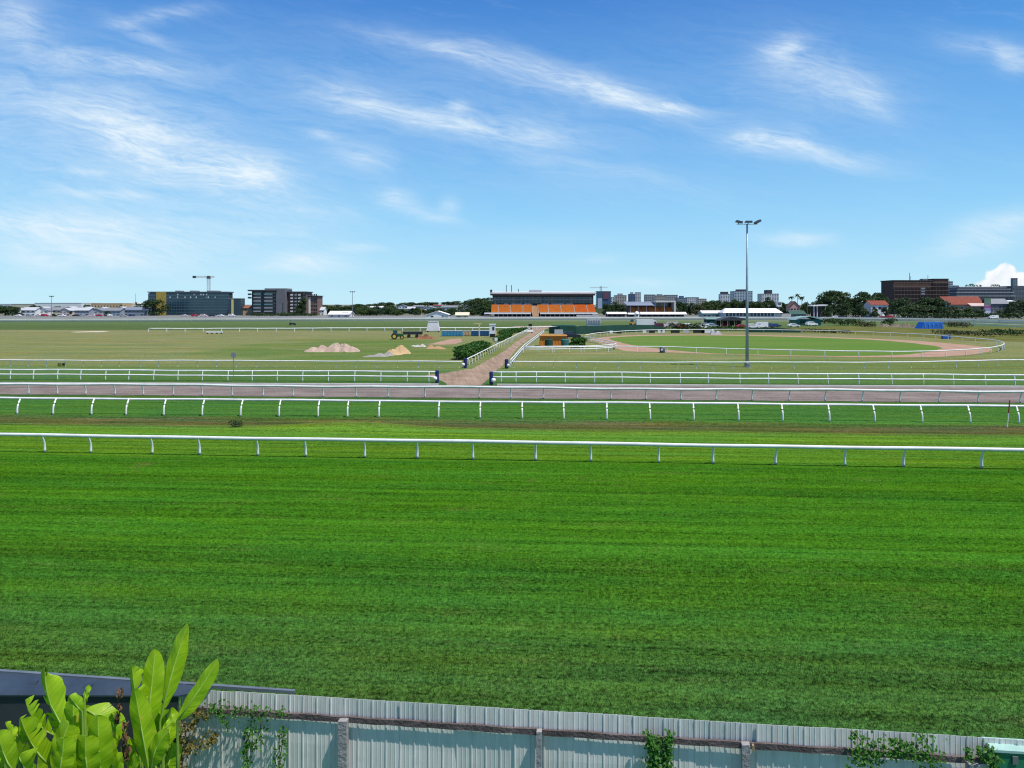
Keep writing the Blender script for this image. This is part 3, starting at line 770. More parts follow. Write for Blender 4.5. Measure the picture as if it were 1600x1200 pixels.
# ---- blades of turf near the balcony
def bladegrass():
    rng = np.random.default_rng(4)
    parts = []
    for (v0, v1, dens, h) in ((11.8,18,620,.062),(18,25,380,.062),(25,39,150,.065)):
        wdt = lambda v: 800*v/F + 1.5
        n = int(dens*(v1-v0)*2*wdt((v0+v1)/2)); v = rng.uniform(v0, v1, n*2); x = rng.uniform(-wdt(v1), wdt(v1), n*2)
        keep = np.abs(x) < wdt(v); x = x[keep][:n]; v = v[keep][:n]; y = v - SL*x
        # stay beyond the fence
        fy = FP0.y + (x-FP0.x)*fd.y/fd.x; k = y > fy+.15
        parts.append(np.stack([x[k], y[k], np.full(k.sum(), h)], 1))
    P = np.concatenate(parts); n = len(P)
    a = rng.uniform(0, 2*np.pi, n); h = P[:,2]*rng.uniform(.55,1.25,n); w = rng.uniform(.010,.018,n)
    lean = rng.uniform(.1,1.0,n)*h; la = rng.uniform(0, 2*np.pi, n)
    V = np.zeros((n,3,3), dtype=np.float32)
    V[:,0,0] = P[:,0]-np.cos(a)*w/2; V[:,0,1] = P[:,1]-np.sin(a)*w/2
    V[:,1,0] = P[:,0]+np.cos(a)*w/2; V[:,1,1] = P[:,1]+np.sin(a)*w/2
    V[:,2,0] = P[:,0]+np.cos(la)*lean; V[:,2,1] = P[:,1]+np.sin(la)*lean; V[:,2,2] = h
    me = bpy.data.meshes.new('turf_grass')
    me.vertices.add(n*3); me.vertices.foreach_set('co', V.ravel())
    me.loops.add(n*3); me.loops.foreach_set('vertex_index', np.arange(n*3, dtype=np.int32))
    me.polygons.add(n); me.polygons.foreach_set('loop_start', np.arange(0, n*3, 3, dtype=np.int32))
    try: me.polygons.foreach_set('loop_total', np.full(n, 3, dtype=np.int32))
    except Exception: pass
    me.update(); me.validate()
    m, t, b = newmat('grass_blade')
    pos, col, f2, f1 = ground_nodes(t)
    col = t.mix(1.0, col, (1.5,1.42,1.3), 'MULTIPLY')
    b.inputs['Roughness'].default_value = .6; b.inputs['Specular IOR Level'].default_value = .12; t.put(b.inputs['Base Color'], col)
    tr = t.node('ShaderNodeBsdfTranslucent'); t.put(tr.inputs[0], col)
    ms = t.node('ShaderNodeMixShader'); ms.inputs[0].default_value = .35
    t.l.new(b.outputs[0], ms.inputs[1]); t.l.new(tr.outputs[0], ms.inputs[2]); t.l.new(ms.outputs[0], m.node_tree.nodes['Material Output'].inputs[0])
    me.materials.append(m)
    o = link('grass', me); tag(o, 'short mown green turf grass beyond the corrugated fence', 'grass', None, 'stuff')
bladegrass()

# ================================================================== running rails
def curvepost(h, ov, r0, r1, straight=False, n=8):
    """post with a gooseneck: leans out by ov along local y at the top"""
    pts = []; rr = []
    for k in range(9):
        s = k/8.0; z = h*s
        off = 0 if straight else ov*max(0, (s-.25)/.75)**2.0
        pts.append((0, off, z)); rr.append(r0+(r1-r0)*s)
    mb = MB(); mb.tube(pts, rr, n); return mb.mesh('post', WHITE, True)
def rail_line(name, label, base, posts, rails, ov, r0=.06, r1=.05, rw=.055, rh=1.6, group=None, jit=.012, seed=1, mat=WHITE, ends=(None,None), straight=False, cat='railing', stuff=False):
    """base: list of ground points; posts: list of photo columns or a spacing in metres; rails: heights; ov: overhang (+ away from the house)"""
    rnd = random.Random(seed)
    o0 = base[len(base)//2].copy(); o0.z = 0
    root = thing(name, label, cat, o0, 0, group)
    base = [Vector((p.x, p.y, 0)) for p in base]
    seg = [0]
    for i in range(1, len(base)): seg.append(seg[-1] + (base[i]-base[i-1]).length)
    def at(s):
        s = min(max(s, 0), seg[-1])
        for i in range(1, len(seg)):
            if s <= seg[i] or i == len(seg)-1:
                f = (s-seg[i-1])/max(1e-6, seg[i]-seg[i-1]); d = (base[i]-base[i-1]).normalized()
                return base[i-1]+(base[i]-base[i-1])*f, d
    if isinstance(posts, (int, float)):
        n = max(1, int(seg[-1]/posts)); S = [seg[-1]*k/n for k in range(n+1)]
    else:
        S = []
        for px in posts:
            best = None
            for i in range(1, len(base)):
                a, b = base[i-1], base[i]; dx_, dy_ = b.x-a.x, b.y-a.y
                den = F*dx_-(px-800)*dy_
                if abs(den) < 1e-9: continue
                f = ((px-800)*a.y-F*a.x)/den
                if -.02 <= f <= 1.02: best = seg[i-1]+f*(seg[i]-seg[i-1])
            if best is not None: S.append(best)
    hmax = max(rails)
    pm = curvepost(hmax-.02, ov, r0, r1, straight or abs(ov) < 1e-3)
    if stuff:
        big = MB()
        src_v = [v.co.copy() for v in pm.vertices]; src_f = [tuple(p.vertices) for p in pm.polygons]
        for s in S:
            p, d = at(s); rz = math.atan2(d.y, d.x); mt = Matrix.Translation(p-o0) @ Matrix.Rotation(rz, 4, 'Z')
            big.add([mt @ v for v in src_v], src_f)
        o = big.build('post', mat, root); o['kind'] = 'stuff'
    else:
        for s in S:
            p, d = at(s); o = link('post', pm, root, p-o0+Vector((0,0,hgt(p.x,p.y) if p.y < 70 else 0)), math.atan2(d.y, d.x))
            o.rotation_euler.x = rnd.uniform(-.02,.02); o.rotation_euler.y = rnd.uniform(-.02,.02)
    rails_s = sorted(set([0, seg[-1]] + [round(x, 3) for x in np.arange(0, seg[-1], max(1.5, seg[-1]/160))] + S))
    for h in rails:
        pts = []
        for s in rails_s:
            p, d = at(s); nrm = Vector((-d.y, d.x, 0))
            o_ = ov*max(0, (h/hmax-.25)/.75)**2 if abs(ov) > 1e-3 else 0
            pts.append(p-o0+nrm*o_+Vector((0,0,h-rw*rh*.6+jit*math.sin(s*.21+seed)+jit*.6*math.sin(s*.77+seed*2)+(hgt(p.x,p.y) if p.y < 70 else 0)*0)))
        mb = MB(); mb.tube(pts, rw, 8, rh); mb.build('rail', mat, root, smooth=True)
    return root
def L2(f0, f1, x0=-120, x1=1720):
    return [gp(x0, f0+(f1)*x0), gp(x1, f0+(f1)*x1)]
RG = 'white running rails across the course'
rail_line('running_rail', 'thick white running rail with curved posts, closest to the corrugated fence', L2(704.8,.0171), [-20,70,142,238,312,403,478,570,652,739,837,923,1029,1114,1212,1320,1412,1534,1630],
          [1.08], -.34, .075, .055, .075, 1.35, RG, .012, 1)
rail_line('running_rail', 'white running rail standing on the brown grass bank between two green tracks', L2(646.7,.0094), [-30,27,83,143,197,256,316,376,436,497,543,592,685,750,816,881,948,1016,1084,1154,1223,1296,1367,1441,1516,1592,1668],
          [1.24], .38, .072, .055, .07, 1.3, RG, .015, 2)
rail_line('running_rail', 'white running rail along the house side of the grey brown dirt track', L2(615.4,.0087), [-2,45,90,134,180,224,271,316,363,411,458,505,557,607,664,749,798,849,902,955,1009,1064,1119,1175,1233,1289,1347,1406,1467,1528,1594,1650],
          [1.06], -.33, .065, .055, .075, 1.4, RG, .035, 3)
rail_line('double_rail', 'white double rail ending at a navy pad west of the gravel path', [gp(-120,592.6), gp(683,597.4)], [-60,-22,16,52,90,126,165,201,240,278,316,356,394,433,473,513,554,595,636,670],
          [1.18,.66], .16, .055, .045, .07, 1.2, 'double rails beside the dirt track', .02, 4)
rail_line('double_rail', 'white double rail ending at a navy pad east of the gravel path', [gp(769,597.6), gp(1720,604.2)], [783,806,838,883,929,972,1016,1063,1107,1156,1201,1247,1294,1342,1394,1443,1490,1540,1586,1640],
          [1.18,.66], .16, .055, .045, .07, 1.2, 'double rails beside the dirt track', .02, 5)
rail_line('running_rail', 'thin white rail in front of the dry infield and the sand piles', [gp(-120,573), gp(400,574.5), gp(722,576)], [-40,-12,16,44,73,102,131,159,187,219,248,278,309,338,369,400,430,462,493,525,556,589,621,654,686,718],
          [.98], -.12, .05, .04, .07, 1.2, RG, .02, 6)
rail_line('running_rail', 'thin white rail between the floodlight mast and the double rail', smoothline([gp(795,576.2), gp(1000,576.8), gp(1300,577.2), gp(1460,575.8), gp(1600,572.5), gp(1740,568.5)],6), [803,833,865,901,930,966,1000,1028,1058,1088,1114,1145,1172,1205,1241,1277,1314,1351,1388,1424,1459,1494,1528,1559,1590,1625],
          [.98], -.12, .05, .04, .07, 1.2, RG, .02, 7)
rail_line('path_rail', 'white rail climbing the hedge side of the gravel path', [gp(728,575), gp(776,547.5), gp(817,524.5), gp(829,518)], 3.0, [1.1], .15, .05, .045, .07, 1.2, 'rails along the gravel path', .01, 8)
rail_line('path_rail', 'white rail along the side of the gravel path next to the orange bins', [gp(797,574), gp(809,559), gp(818,548), gp(850,521)], 3.0, [1.1,.6], -.1, .05, .045, .07, 1.2, 'rails along the gravel path', .01, 9)
ringpts = smoothline([gp(x, y) for x, y in [(818,552.6),(880,551.8),(925,551.5),(956,551.0),(1040,551.6),(1155,555.2),(1283,558.6),(1380,559.6),(1440,559.3),(1485,557.8),(1520,555.8),(1548,552.8),(1564,549.2),(1570,545.5),(1563,541.4),(1546,538.2),(1515,535.1),(1480,532.2),
            (1434,528.6),(1357,524.9),(1269,522.0),(1164,520.4),(1050,520.7),(985,522.6),(940,525.8),(915,530.2)]], 6)
rail_line('ring_rail', 'long white rail looping round the oval sand exercise ring', ringpts, 5.0, [1.12], .1, .06, .05, .075, 1.2, None, .02, 10)
rail_line('chute_rail', 'short white curved rail at the mouth of the sand ring behind the orange bins', smoothline([gp(x, y) for x, y in [(912,532.5),(930,536),(948,540.2),(960,543.2),(962,545.6),(950,548),(920,550),(870,550.6),(818,550.6)]], 5), 2.6, [1.1,.6], 0, .055, .05, .07, 1.2, None, .02, 11)
# gate pads
def pad(label, px, py, ytop, side):
    p = gp(px, py); hgt_ = (py-ytop)*p.y/F; rw_ = 3.0*p.y/F
    r = thing('gate_post', label, 'padded post', p, 0, 'navy padded posts at the path gateway')
    mb = MB(); mb.lathe([(rw_*.96,0.06),(rw_,.12),(rw_,hgt_-.12),(rw_*.9,hgt_-.03),(rw_*.5,hgt_)], 14); mb.build('pad', NAVY, r, smooth=False)
    mb = MB(); mb.lathe([(rw_*.5,0),(rw_*.5,.065)], 12); mb.build('base', STEEL, r)
    mb = MB(); mb.lathe([(.02,-.22),(.2,-.18),(.24,0),(.2,.18),(.02,.22)], 12, (side*(rw_+.1), -.12, hgt_*.36)); mb.build('bumper', WHITEP, r, smooth=True)
pad('navy padded post ending the double rail west of the gravel path', 683, 598.5, 578.5, -.6)
pad('navy padded post ending the double rail east of the gravel path', 767.5, 601.5, 580.5, .8)
pad('navy padded post in front of the dark hedge', 727, 575.2, 559.5, -.7)
pad('navy padded post where the path rail meets the thin infield rail', 791.5, 576, 561, .7)
# pale kerbs of the dirt track
KERB = M('pale_kerb', (.50,.48,.45), (.40,.385,.36), .8, .85, 0, .1)
for nm, xa, xb in (('kerb', -140, 686), ('kerb', 777, 1740)):
    mb = MB(); n = 60; P = [gp(xa+(xb-xa)*i/n, 599.4+(xa+(xb-xa)*i/n)*.0036) for i in range(n+1)]
    dd = (P[-1]-P[0]).normalized(); nn_ = Vector((-dd.y, dd.x, 0))
    for p in P: mb.v += [tuple(p-nn_*.3), tuple(p-nn_*.28+Vector((0,0,.16))), tuple(p+Vector((0,0,.17))), tuple(p+Vector((0,0,0)))]
    for i in range(n):
        for e in range(3): mb.f.append((i*4+e, i*4+4+e, i*4+5+e, i*4+1+e))
    mb.m = [0]*len(mb.f); tag(mb.build('kerb', KERB), kind='structure')
# striped marker pole, thin sign, grey drum, tuft, weeds
p = gp(1573.5, 667); r = thing('marker_pole', 'leaning red and white marker pole standing on the grass bank', 'marker pole', p)
mb = MB(); mb.tube([(0,0,0),(.07,0,.62),(.105,0,.95)], .04, 8); mb.build('lower_pole', WHITEP, r)
mb = MB(); mb.tube([(.105,0,.951),(.19,0,1.84)], .042, 8); mb.build('upper_pole', RED, r)
p = gp(365, 597); r = thing('sign_post', 'thin grey post with a small round disc among the double rail posts', 'sign', p)
mb = MB(); mb.tube([(0,0,0),(0,0,2.75)], .03, 8); mb.build('pole', STEEL, r)
mb = MB(); mb.tube([(0,-.031,2.95),(0,-.06,2.95)], .30, 18); mb.build('disc', MIDGREY, r)
p = gp(1035, 551); r = thing('grey_drum', 'round grey drum with a white disc at the front of the sand ring', 'drum', p)
mb = MB(); mb.lathe([(.42,0),(.48,.1),(.5,.7),(.46,.98),(.3,1.1),(.05,1.14)], 18); mb.build('body', M('grey_drum_paint', (.15,.15,.18), (.11,.11,.13), 1, .6), r, smooth=True)
mb = MB(); mb.tube([(-.2,-.47,.55),(-.2,-.53,.55)], .17, 14); mb.build('disc', WHITEP, r)
# ================================================================== builders: trees, cars, buildings
def leaf_cloud(lobes, n, size, seed, flat=0.0):
    rng = np.random.default_rng(seed); vols = np.array([l[3]*l[4]*l[5] for l in lobes])**.67; cnt = (n*vols/vols.sum()).astype(int)+3
    P = []; N = []
    for l, k in zip(lobes, cnt):
        d = rng.normal(size=(k,3)); d /= np.linalg.norm(d, axis=1)[:,None]
        d[:,2] = np.where(rng.random(k) < .55, np.abs(d[:,2]), d[:,2])
        r = rng.uniform(.62, 1.10, k)[:,None]
        P.append(np.array(l[:3]) + d*np.array(l[3:6])*r); N.append(d)
    P = np.concatenate(P); N = np.concatenate(N); k = len(P)
    N = N + rng.normal(scale=.55, size=(k,3)); N /= np.linalg.norm(N, axis=1)[:,None]
    A = np.cross(N, rng.normal(size=(k,3))); A /= np.linalg.norm(A, axis=1)[:,None]; B = np.cross(N, A)
    s = size*rng.uniform(.5, 1.4, k)[:,None]
    V = np.stack([P-A*s, P-B*s*.6+N*s*.15, P+A*s, P+B*s*.6+N*s*.15], 1).reshape(-1,3)
    return V, k
def cloud_mesh(name, V, k, mat):
    me = bpy.data.meshes.new(name); me.from_pydata(V.tolist(), [], [(4*i,4*i+1,4*i+2,4*i+3) for i in range(k)])
    me.materials.append(mat); return me
LEAFS = {'dark': leafmat('dark_foliage', (.016,.038,.014), (.055,.098,.028), .22),
         'mid': leafmat('mid_foliage', (.022,.052,.012), (.070,.118,.026), .22),
         'light': leafmat('light_foliage', (.040,.085,.018), (.085,.14,.035), .25),
         'olive': leafmat('olive_foliage', (.055,.065,.025), (.10,.11,.045), .2),
         'hedge': leafmat('hedge_foliage', (.018,.065,.008), (.045,.13,.016), .2, .55, .8)}
TREES = {}
def tree_proto(kind, seed):
    key = (kind, seed)
    if key in TREES: return TREES[key]
    rnd = random.Random(seed*31+len(kind)); lobes = []
    if kind == 'round':      # broad spreading crown, height 10
        for i in range(17):
            a = rnd.uniform(0, 6.28); r = 3.7*math.sqrt(rnd.random()); z = 4.6+3.6*(1-(r/4.2)**2)*rnd.uniform(.35,1)
            q = rnd.uniform(1.1,1.9); lobes.append((r*math.cos(a), r*math.sin(a), z, q*1.15, q*1.15, q*.85))
        for i in range(7):
            a = i*.9; lobes.append((3.4*math.cos(a), 3.4*math.sin(a), rnd.uniform(2.6,4.2), 1.4,1.4,1.2))
        tz, tr, n, sz = 6.0, .32, 2600, .34
    elif kind == 'tall':     # open gum, height 10
        for i in range(13):
            a = rnd.uniform(0, 6.28); z = rnd.uniform(3.8, 9.1); r = rnd.uniform(.3, 2.1)*(1.2-.06*z)
            q = rnd.uniform(.7,1.3); lobes.append((r*math.cos(a), r*math.sin(a), z, q, q, q*.9))
        tz, tr, n, sz = 8.0, .2, 1900, .27
    else:                    # bush, foliage to the ground, height 10
        for i in range(18):
            a = rnd.uniform(0, 6.28); r = 4.4*math.sqrt(rnd.random()); z = rnd.uniform(1.2, 7.8)*(1-.35*(r/4.6)**2)
            q = rnd.uniform(1.3,2.4); lobes.append((r*math.cos(a), r*math.sin(a), z, q, q, q*.85))
        tz, tr, n, sz = 5.0, .3, 2600, .38
    V, k = leaf_cloud(lobes, n, sz, seed+7); V[:,2] = np.maximum(V[:,2], .05)
    crown = (V, k)
    mb = MB()
    mb.tube([(0,0,0),(.1*rnd.uniform(-1,1),0,tz*.5),(.25*rnd.uniform(-1,1),.1,tz)], [tr,tr*.7,tr*.35], 7)
    for L in sorted(lobes, key=lambda l: -l[3])[:6]:
        mb.tube([(0,0,tz*rnd.uniform(.35,.6)), (L[0]*.55,L[1]*.55,L[2]*.8), (L[0],L[1],L[2])], [tr*.45,tr*.28,tr*.12], 5)
    TREES[key] = (crown, {}, mb.mesh('trunk', BARK if kind != 'tall' else PALEBARK, True)); return TREES[key]
def tree(label, px, ytop, wpx, Y, kind='round', leaf='dark', seed=0, base=None, name=None, group=None, cat='tree', z0=None):
    """crown top at photo row ytop, crown wpx wide, standing at distance Y"""
    crown, cache, tk = tree_proto(kind, seed % 4)
    if leaf not in cache: cache[leaf] = cloud_mesh('crown', crown[0], crown[1], LEAFS[leaf])
    X = wx(px, Y); zb = (hill_at(X, Y) if z0 is None else z0); h = wz(ytop, Y)-zb; w = wpx*Y/F
    r = thing(name or {'round':'broad_tree','tall':'gum_tree','bush':'bushy_tree'}[kind], label, cat, (X, Y, zb), random.Random(seed*7+int(px)).uniform(0,6.28), group)
    ext_ = float(np.abs(crown[0][:,:2]).max())*1.72; top = float(crown[0][:,2].max())
    r.scale = (w/ext_, w/ext_, h/top)
    link('trunk', tk, r); link('crown', cache[leaf], r); return r
def hedge(label, pts, w, h, seed, leaf='hedge', name='hedge', cat='hedge', group=None, dens=55, size=.22, lumpy=.25):
    rnd = random.Random(seed); P = [Vector(p) for p in pts]; c = sum(P, Vector())/len(P); c.z = 0
    root = thing(name, label, cat, c, 0, group); lobes = []
    L = 0
    for i in range(len(P)-1):
        d = P[i+1]-P[i]; n = max(1, int(d.length/(w*.45))); L += d.length
        for k in range(n):
            p = P[i]+d*(k+.5)/n - c
            for zz in (.35, .72):
                q = w*.5*rnd.uniform(1-lumpy,1+lumpy); lobes.append((p.x+rnd.uniform(-.15,.15)*w, p.y+rnd.uniform(-.15,.15)*w, h*zz*rnd.uniform(.9,1.1), q, q, h*.34*rnd.uniform(1-lumpy,1+lumpy)))
    V, k = leaf_cloud(lobes, int(dens*(L+w)*h), size, seed); V[:,2] = np.maximum(V[:,2], .02)
    link('foliage', cloud_mesh('foliage', V, k, LEAFS[leaf]), root)
    mb = MB()
    for i, l in enumerate(lobes[::2][:14]): mb.tube([(l[0],l[1],0),(l[0]*1.0+.05,l[1],h*.4),(l[0],l[1],h*.7)], [.05,.04,.02], 5)
    mb.build('stems', BARK, root); return root

# ---- vehicles (length along local x, nose at +x)
def car_body(kind):
    if kind == 'car':   prof = [(-2.1,.35),(-2.15,.75),(-2.0,.95),(-1.45,1.0),(-.95,1.42),(.35,1.45),(1.05,1.0),(1.95,.86),(2.15,.62),(2.1,.35)]; w = .86
    elif kind == 'wagon': prof = [(-2.2,.4),(-2.25,.85),(-2.1,1.1),(-1.8,1.68),(.3,1.7),(1.1,1.12),(2.05,1.0),(2.25,.7),(2.2,.4)]; w = .9
    else: prof = [(-2.5,.4),(-2.52,2.05),(-2.4,2.15),(1.3,2.15),(1.75,1.3),(2.4,1.12),(2.5,.75),(2.48,.4)]; w = .95
    mb = MB(); n = len(prof)
    ins = [0 if z < 1.05 else .16*min(1,(z-1.0)/.5) for x, z in prof]
    for sgn in (-1, 1):
        for (x, z), i_ in zip(prof, ins): mb.v.append((x, sgn*(w-i_), z))
    mb.f = [tuple(range(n)), tuple(range(2*n-1, n-1, -1))] + [(i, i+n, (i+1)%n+n, (i+1)%n) for i in range(n)]; mb.m = [0]*len(mb.f)
    gl = MB()
    if kind == 'car': quads = [((-1.25,1.06),(-.88,1.36),(.28,1.38),(.85,1.04))]
    elif kind == 'wagon': quads = [((-1.85,1.14),(-1.62,1.6),(.22,1.62),(.85,1.16))]
    else: quads = [((.2,1.3),(.2,1.9),(1.2,1.95),(1.5,1.35))]
    for q in quads:
        for sgn in (-1, 1):
            vs = []
            for x, z in q: vs.append((x, sgn*(w-.16*max(0,min(1,(z-1.0)/.5))+.012), z))
            gl.add(vs, [(0,1,2,3) if sgn < 0 else (3,2,1,0)])
    if kind != 'van': pass
    return mb, gl
CARP = {}
def vehicle(label, loc, rz, kind, paint, group=None, name=None, cat=None):
    nm = name or {'car':'parked_car','wagon':'parked_wagon','van':'parked_van'}[kind]
    if kind not in CARP:
        mb, gl = car_body(kind)
        wm = MB(); wm.tube([(0,-.1,0),(0,.1,0)], .32, 14); rm = MB(); rm.tube([(0,-.112,0),(0,.112,0)], .17, 10)
        CARP[kind] = (mb.mesh('body', WHITEP), gl.mesh('side_windows', GLASS), wm.mesh('wheel', BLACK), rm.mesh('rim', STEEL))
    bm, gm, wm, rm = CARP[kind]
    r = thing(nm, label, cat or ('van' if kind == 'van' else 'car'), loc, rz, group)
    b = link('body', bm, r); b.material_slots[0].link = 'OBJECT'; b.material_slots[0].material = paint
    link('side_windows', gm, r)
    wb = 1.3 if kind != 'van' else 1.6; yy = .8 if kind != 'van' else .88
    for x in (-wb, wb):
        for y in (-yy, yy):
            o = link('wheel', wm, r, (x, y, .32)); link('rim', rm, o)
    return r
PWHITE = M('white_car_paint', (.75,.75,.75), (.7,.7,.7), 1, .3); PSILV = M('silver_car_paint', (.40,.41,.43), (.36,.37,.39), 1, .3, .4)
PRED = M('red_car_paint', (.42,.015,.035), (.36,.012,.03), 1, .3); PBLUE = M('blue_car_paint', (.03,.06,.16), (.025,.05,.13), 1, .3)
PBLK = M('black_car_paint', (.02,.02,.022), (.015,.015,.017), 1, .3); PMAR = M('maroon_car_paint', (.13,.015,.03), (.10,.012,.025), 1, .3)
PPINK = M('pale_pink_paint', (.62,.50,.52), (.55,.44,.46), 1, .4)

# ---- buildings (front faces the course, local -y)
WINM = {}
def unit_window(w, h, glass=GLASS):
    key = (round(w,2), round(h,2), glass.name)
    if key not in WINM:
        mb = MB(); mb.box(-w/2, w/2, -.06, .02, 0, h); WINM[key] = mb.mesh('window', glass)
        fr = MB(); e = .09
        fr.box(-w/2-e, w/2+e, -.085, .0, -e, -.002); fr.box(-w/2-e, w/2+e, -.085, .0, h+.002, h+e)
        WINM[key+('f',)] = fr.mesh('frame', WHITEP)
    return WINM[key], WINM[key+('f',)]
def window(parent, x, y, z, w, h, glass=GLASS, rz=0, frame=False, lab=None):
    a, f = unit_window(w, h, glass); o = link('window', a, parent, (x, y, z), rz)
    if frame: link('frame', f, o)
    return o
def pxbox(x0, x1, ytop, Y, ybase=None):
    X0, X1 = wx(x0,Y), wx(x1,Y); return (X0+X1)/2, X1-X0, wz(ytop,Y)
def house(label, x0, x1, ytop, Y, depth=9, wall=WHITEP, roof=MIDGREY, storeys=1, ridge='x', z0=None, rz=0, group=None, name='house', eave=.62, nwin=None, cat='house'):
    X, w, top = pxbox(x0, x1, ytop, Y); zb = hill_at(X, Y) if z0 is None else z0; zb -= .05
    hh = top - zb; e = hh*eave
    r = thing(name, label, cat, (X, Y, zb), rz, group)
    mb = MB(); mb.box(-w/2, w/2, 0, depth, 0, e); mb.build('wall', wall, r)
    mb = MB(); o = .45
    if ridge == 'x':
        mb.prismx([(-o, e-.05), (depth/2, hh), (depth+o, e-.05), (depth+o, e+.18), (depth/2, hh+.22), (-o, e+.18)], -w/2-o, w/2+o)
        g = MB(); g.prismx([(.01, e), (depth/2, hh-.14), (depth-.01, e)], -w/2+.02, w/2-.02); g.build('gable', wall, r)
    else:
        mb.prism([(-w/2-o, e-.05), (0, hh), (w/2+o, e-.05), (w/2+o, e+.18), (0, hh+.22), (-w/2-o, e+.18)], -o, depth+o)
        g = MB(); g.prism([(-w/2+.01, e), (0, hh-.14), (w/2-.01, e)], .02, depth-.02); g.build('gable', wall, r)
    mb.build('roof', roof, r)
    st = storeys; fl = e/st; n = nwin or max(2, int(w/3.2))
    for k in range(st):
        for i in range(n):
            x = -w/2 + w*(i+.5)/n
            if k == 0 and i == n//2:
                d = MB(); d.box(x-.5, x+.5, -.06, .02, .02, min(2.1, fl*.8)); dr = d.build('door', MIDGREY, r)
                hd = MB(); hd.box(x+.3, x+.42, -.11, -.062, .95, 1.1); hd.build('handle', STEEL, dr)
            else: window(r, x, 0, k*fl+fl*.3, min(1.6, w/n*.55), fl*.42, frame=True)
    return r
def flatbox(label, x0, x1, ytop, Y, depth, wall, floors, bays, name='apartment_tower', cat='tower', glass=GLASS, z0=0.0, rz=0, group=None, band=False, cap=None, winw=.6, winh=.5, capw=.4, caph=2.5, roofmat=MIDGREY, sides=True):
    X, w, top = pxbox(x0, x1, ytop, Y); hh = top - z0
    if cap: hh -= caph
    r = thing(name, label, cat, (X, Y, z0), rz, group)
    mb = MB(); mb.box(-w/2, w/2, 0, depth, 0, hh); mb.build('wall', wall, r)
    mb = MB(); mb.box(-w/2-.15, w/2+.15, -.15, depth+.15, hh+.002, hh+.5); mb.build('roof', roofmat, r)
    if cap: mb = MB(); mb.box(-w/2*capw, w/2*capw, depth*.2, depth*.8, hh+.505, hh+caph); mb.build('plant_room', cap, r)
    fl = hh/floors; bw = w/bays
    for k in range(floors):
        if band:
            window(r, 0, 0, k*fl+fl*.28, w*.96, fl*winh, glass)
        else:
            for i in range(bays): window(r, -w/2+bw*(i+.5), 0, k*fl+fl*.3, bw*winw, fl*winh, glass)
        if sides:
            for sgn in (-1, 1):
                window(r, sgn*w/2, depth*.5, k*fl+fl*.3, depth*.5, fl*winh, glass, sgn*math.pi/2)
    return r
# ================================================================== infield things
def pile(name, label, cat, pts, mat, seed, hscale=1.0):
    """heap: list of (px, py_base, py_top, half width px)"""
    rnd = random.Random(seed); g0 = gp(pts[0][0], pts[0][1]); Y0 = sum(gp(p[0],p[1]).y for p in pts)/len(pts)
    c = sum((gp(p[0],p[1]) for p in pts), Vector())/len(pts); c.z = 0
    bl = []
    for px, pb, pt, hw in pts:
        q = gp(px, pb); h = (pb-pt)*q.y/F*hscale; r = hw*q.y/F; bl.append((q.x-c.x, q.y-c.y+r*.9, h, r))
    x0 = min(b[0]-b[3] for b in bl); x1 = max(b[0]+b[3] for b in bl); y0 = min(b[1]-b[3]*1.1 for b in bl); y1 = max(b[1]+b[3]*1.1 for b in bl)
    n = 64; m_ = 40; mb = MB(); nz = [[rnd.uniform(-1,1) for _ in range(n+1)] for _ in range(m_+1)]
    for j in range(m_+1):
        for i in range(n+1):
            x = x0+(x1-x0)*i/n; y = y0+(y1-y0)*j/m_; z = -.03
            for bx, by, h, r in bl:
                d = math.hypot((x-bx)/r, (y-by)/(r*1.05)); d *= 1+.10*math.sin(3*math.atan2(y-by,x-bx)+bx)+.06*math.sin(7*math.atan2(y-by,x-bx)+by)
                z = max(z, h*(1-d) if d > .25 else h*(.75-(d*d-.0625)*.0+ (0.25-d)*.35))
            if z > .02: z += nz[j][i]*.11*min(1, z)+.10*z*math.sin(x*2.3+y*1.1+seed)*math.sin(y*2.9-x*.7)
            mb.v.append((x, y, max(z, -.03)))
    for j in range(m_):
        for i in range(n):
            a = j*(n+1)+i
            if max(mb.v[q][2] for q in (a,a+1,a+n+2,a+n+1)) > -.02: mb.f.append((a,a+1,a+n+2,a+n+1))
    mb.m = [0]*len(mb.f); r = mb.build(name, mat, None, c, smooth=False); return tag(r, label, cat)
SANDP = dirtmat('pinkish_sand', (.44,.34,.27), (.36,.27,.215), (.50,.40,.33), None, 1.5)
SANDG = dirtmat('golden_sand', (.52,.37,.20), (.42,.30,.17), (.56,.45,.30), None, 1.5)
GREYS = dirtmat('grey_rubble', (.30,.28,.26), (.22,.205,.19), (.40,.38,.36), None, 2)
REDS = dirtmat('red_soil', (.27,.125,.07), (.21,.10,.06), (.34,.19,.13), None, 1.5)
pile('sand_pile', 'long low pile of pinkish sand on the infield grass', 'sand pile', [(486,550,542,14),(500,550,538.5,15),(520,550,534.5,19),(535,550,535,17),(548,550,540,12)], SANDP, 1)
pile('sand_pile', 'golden sand pile spilling beside grey rubble', 'sand pile', [(612,555,543.5,14),(624,553,538.5,17),(630,551,541,10)], SANDG, 2)
pile('rubble_heap', 'low grey rubble heap running out from the golden sand', 'rubble', [(576,558,555,12),(592,557.5,551.5,13),(606,556,549,9)], GREYS, 3)
pile('rubble_heap', 'small heap of white stones beside red soil', 'rubble', [(652,542,538.5,6),(660,542,537,6),(646,541,539,5)], M('pale_stone', (.5,.48,.45), (.35,.33,.3), 3, .9, 0, .5), 4)
pile('soil_heap', 'small tan soil heap in front of the bare red patch', 'soil heap', [(672,545,539,8),(684,545,540.5,9),(690,545.5,542.5,7)], dirtmat('tan_soil', (.42,.26,.16), (.34,.2,.12), (.5,.36,.26), None, 1.5), 5)
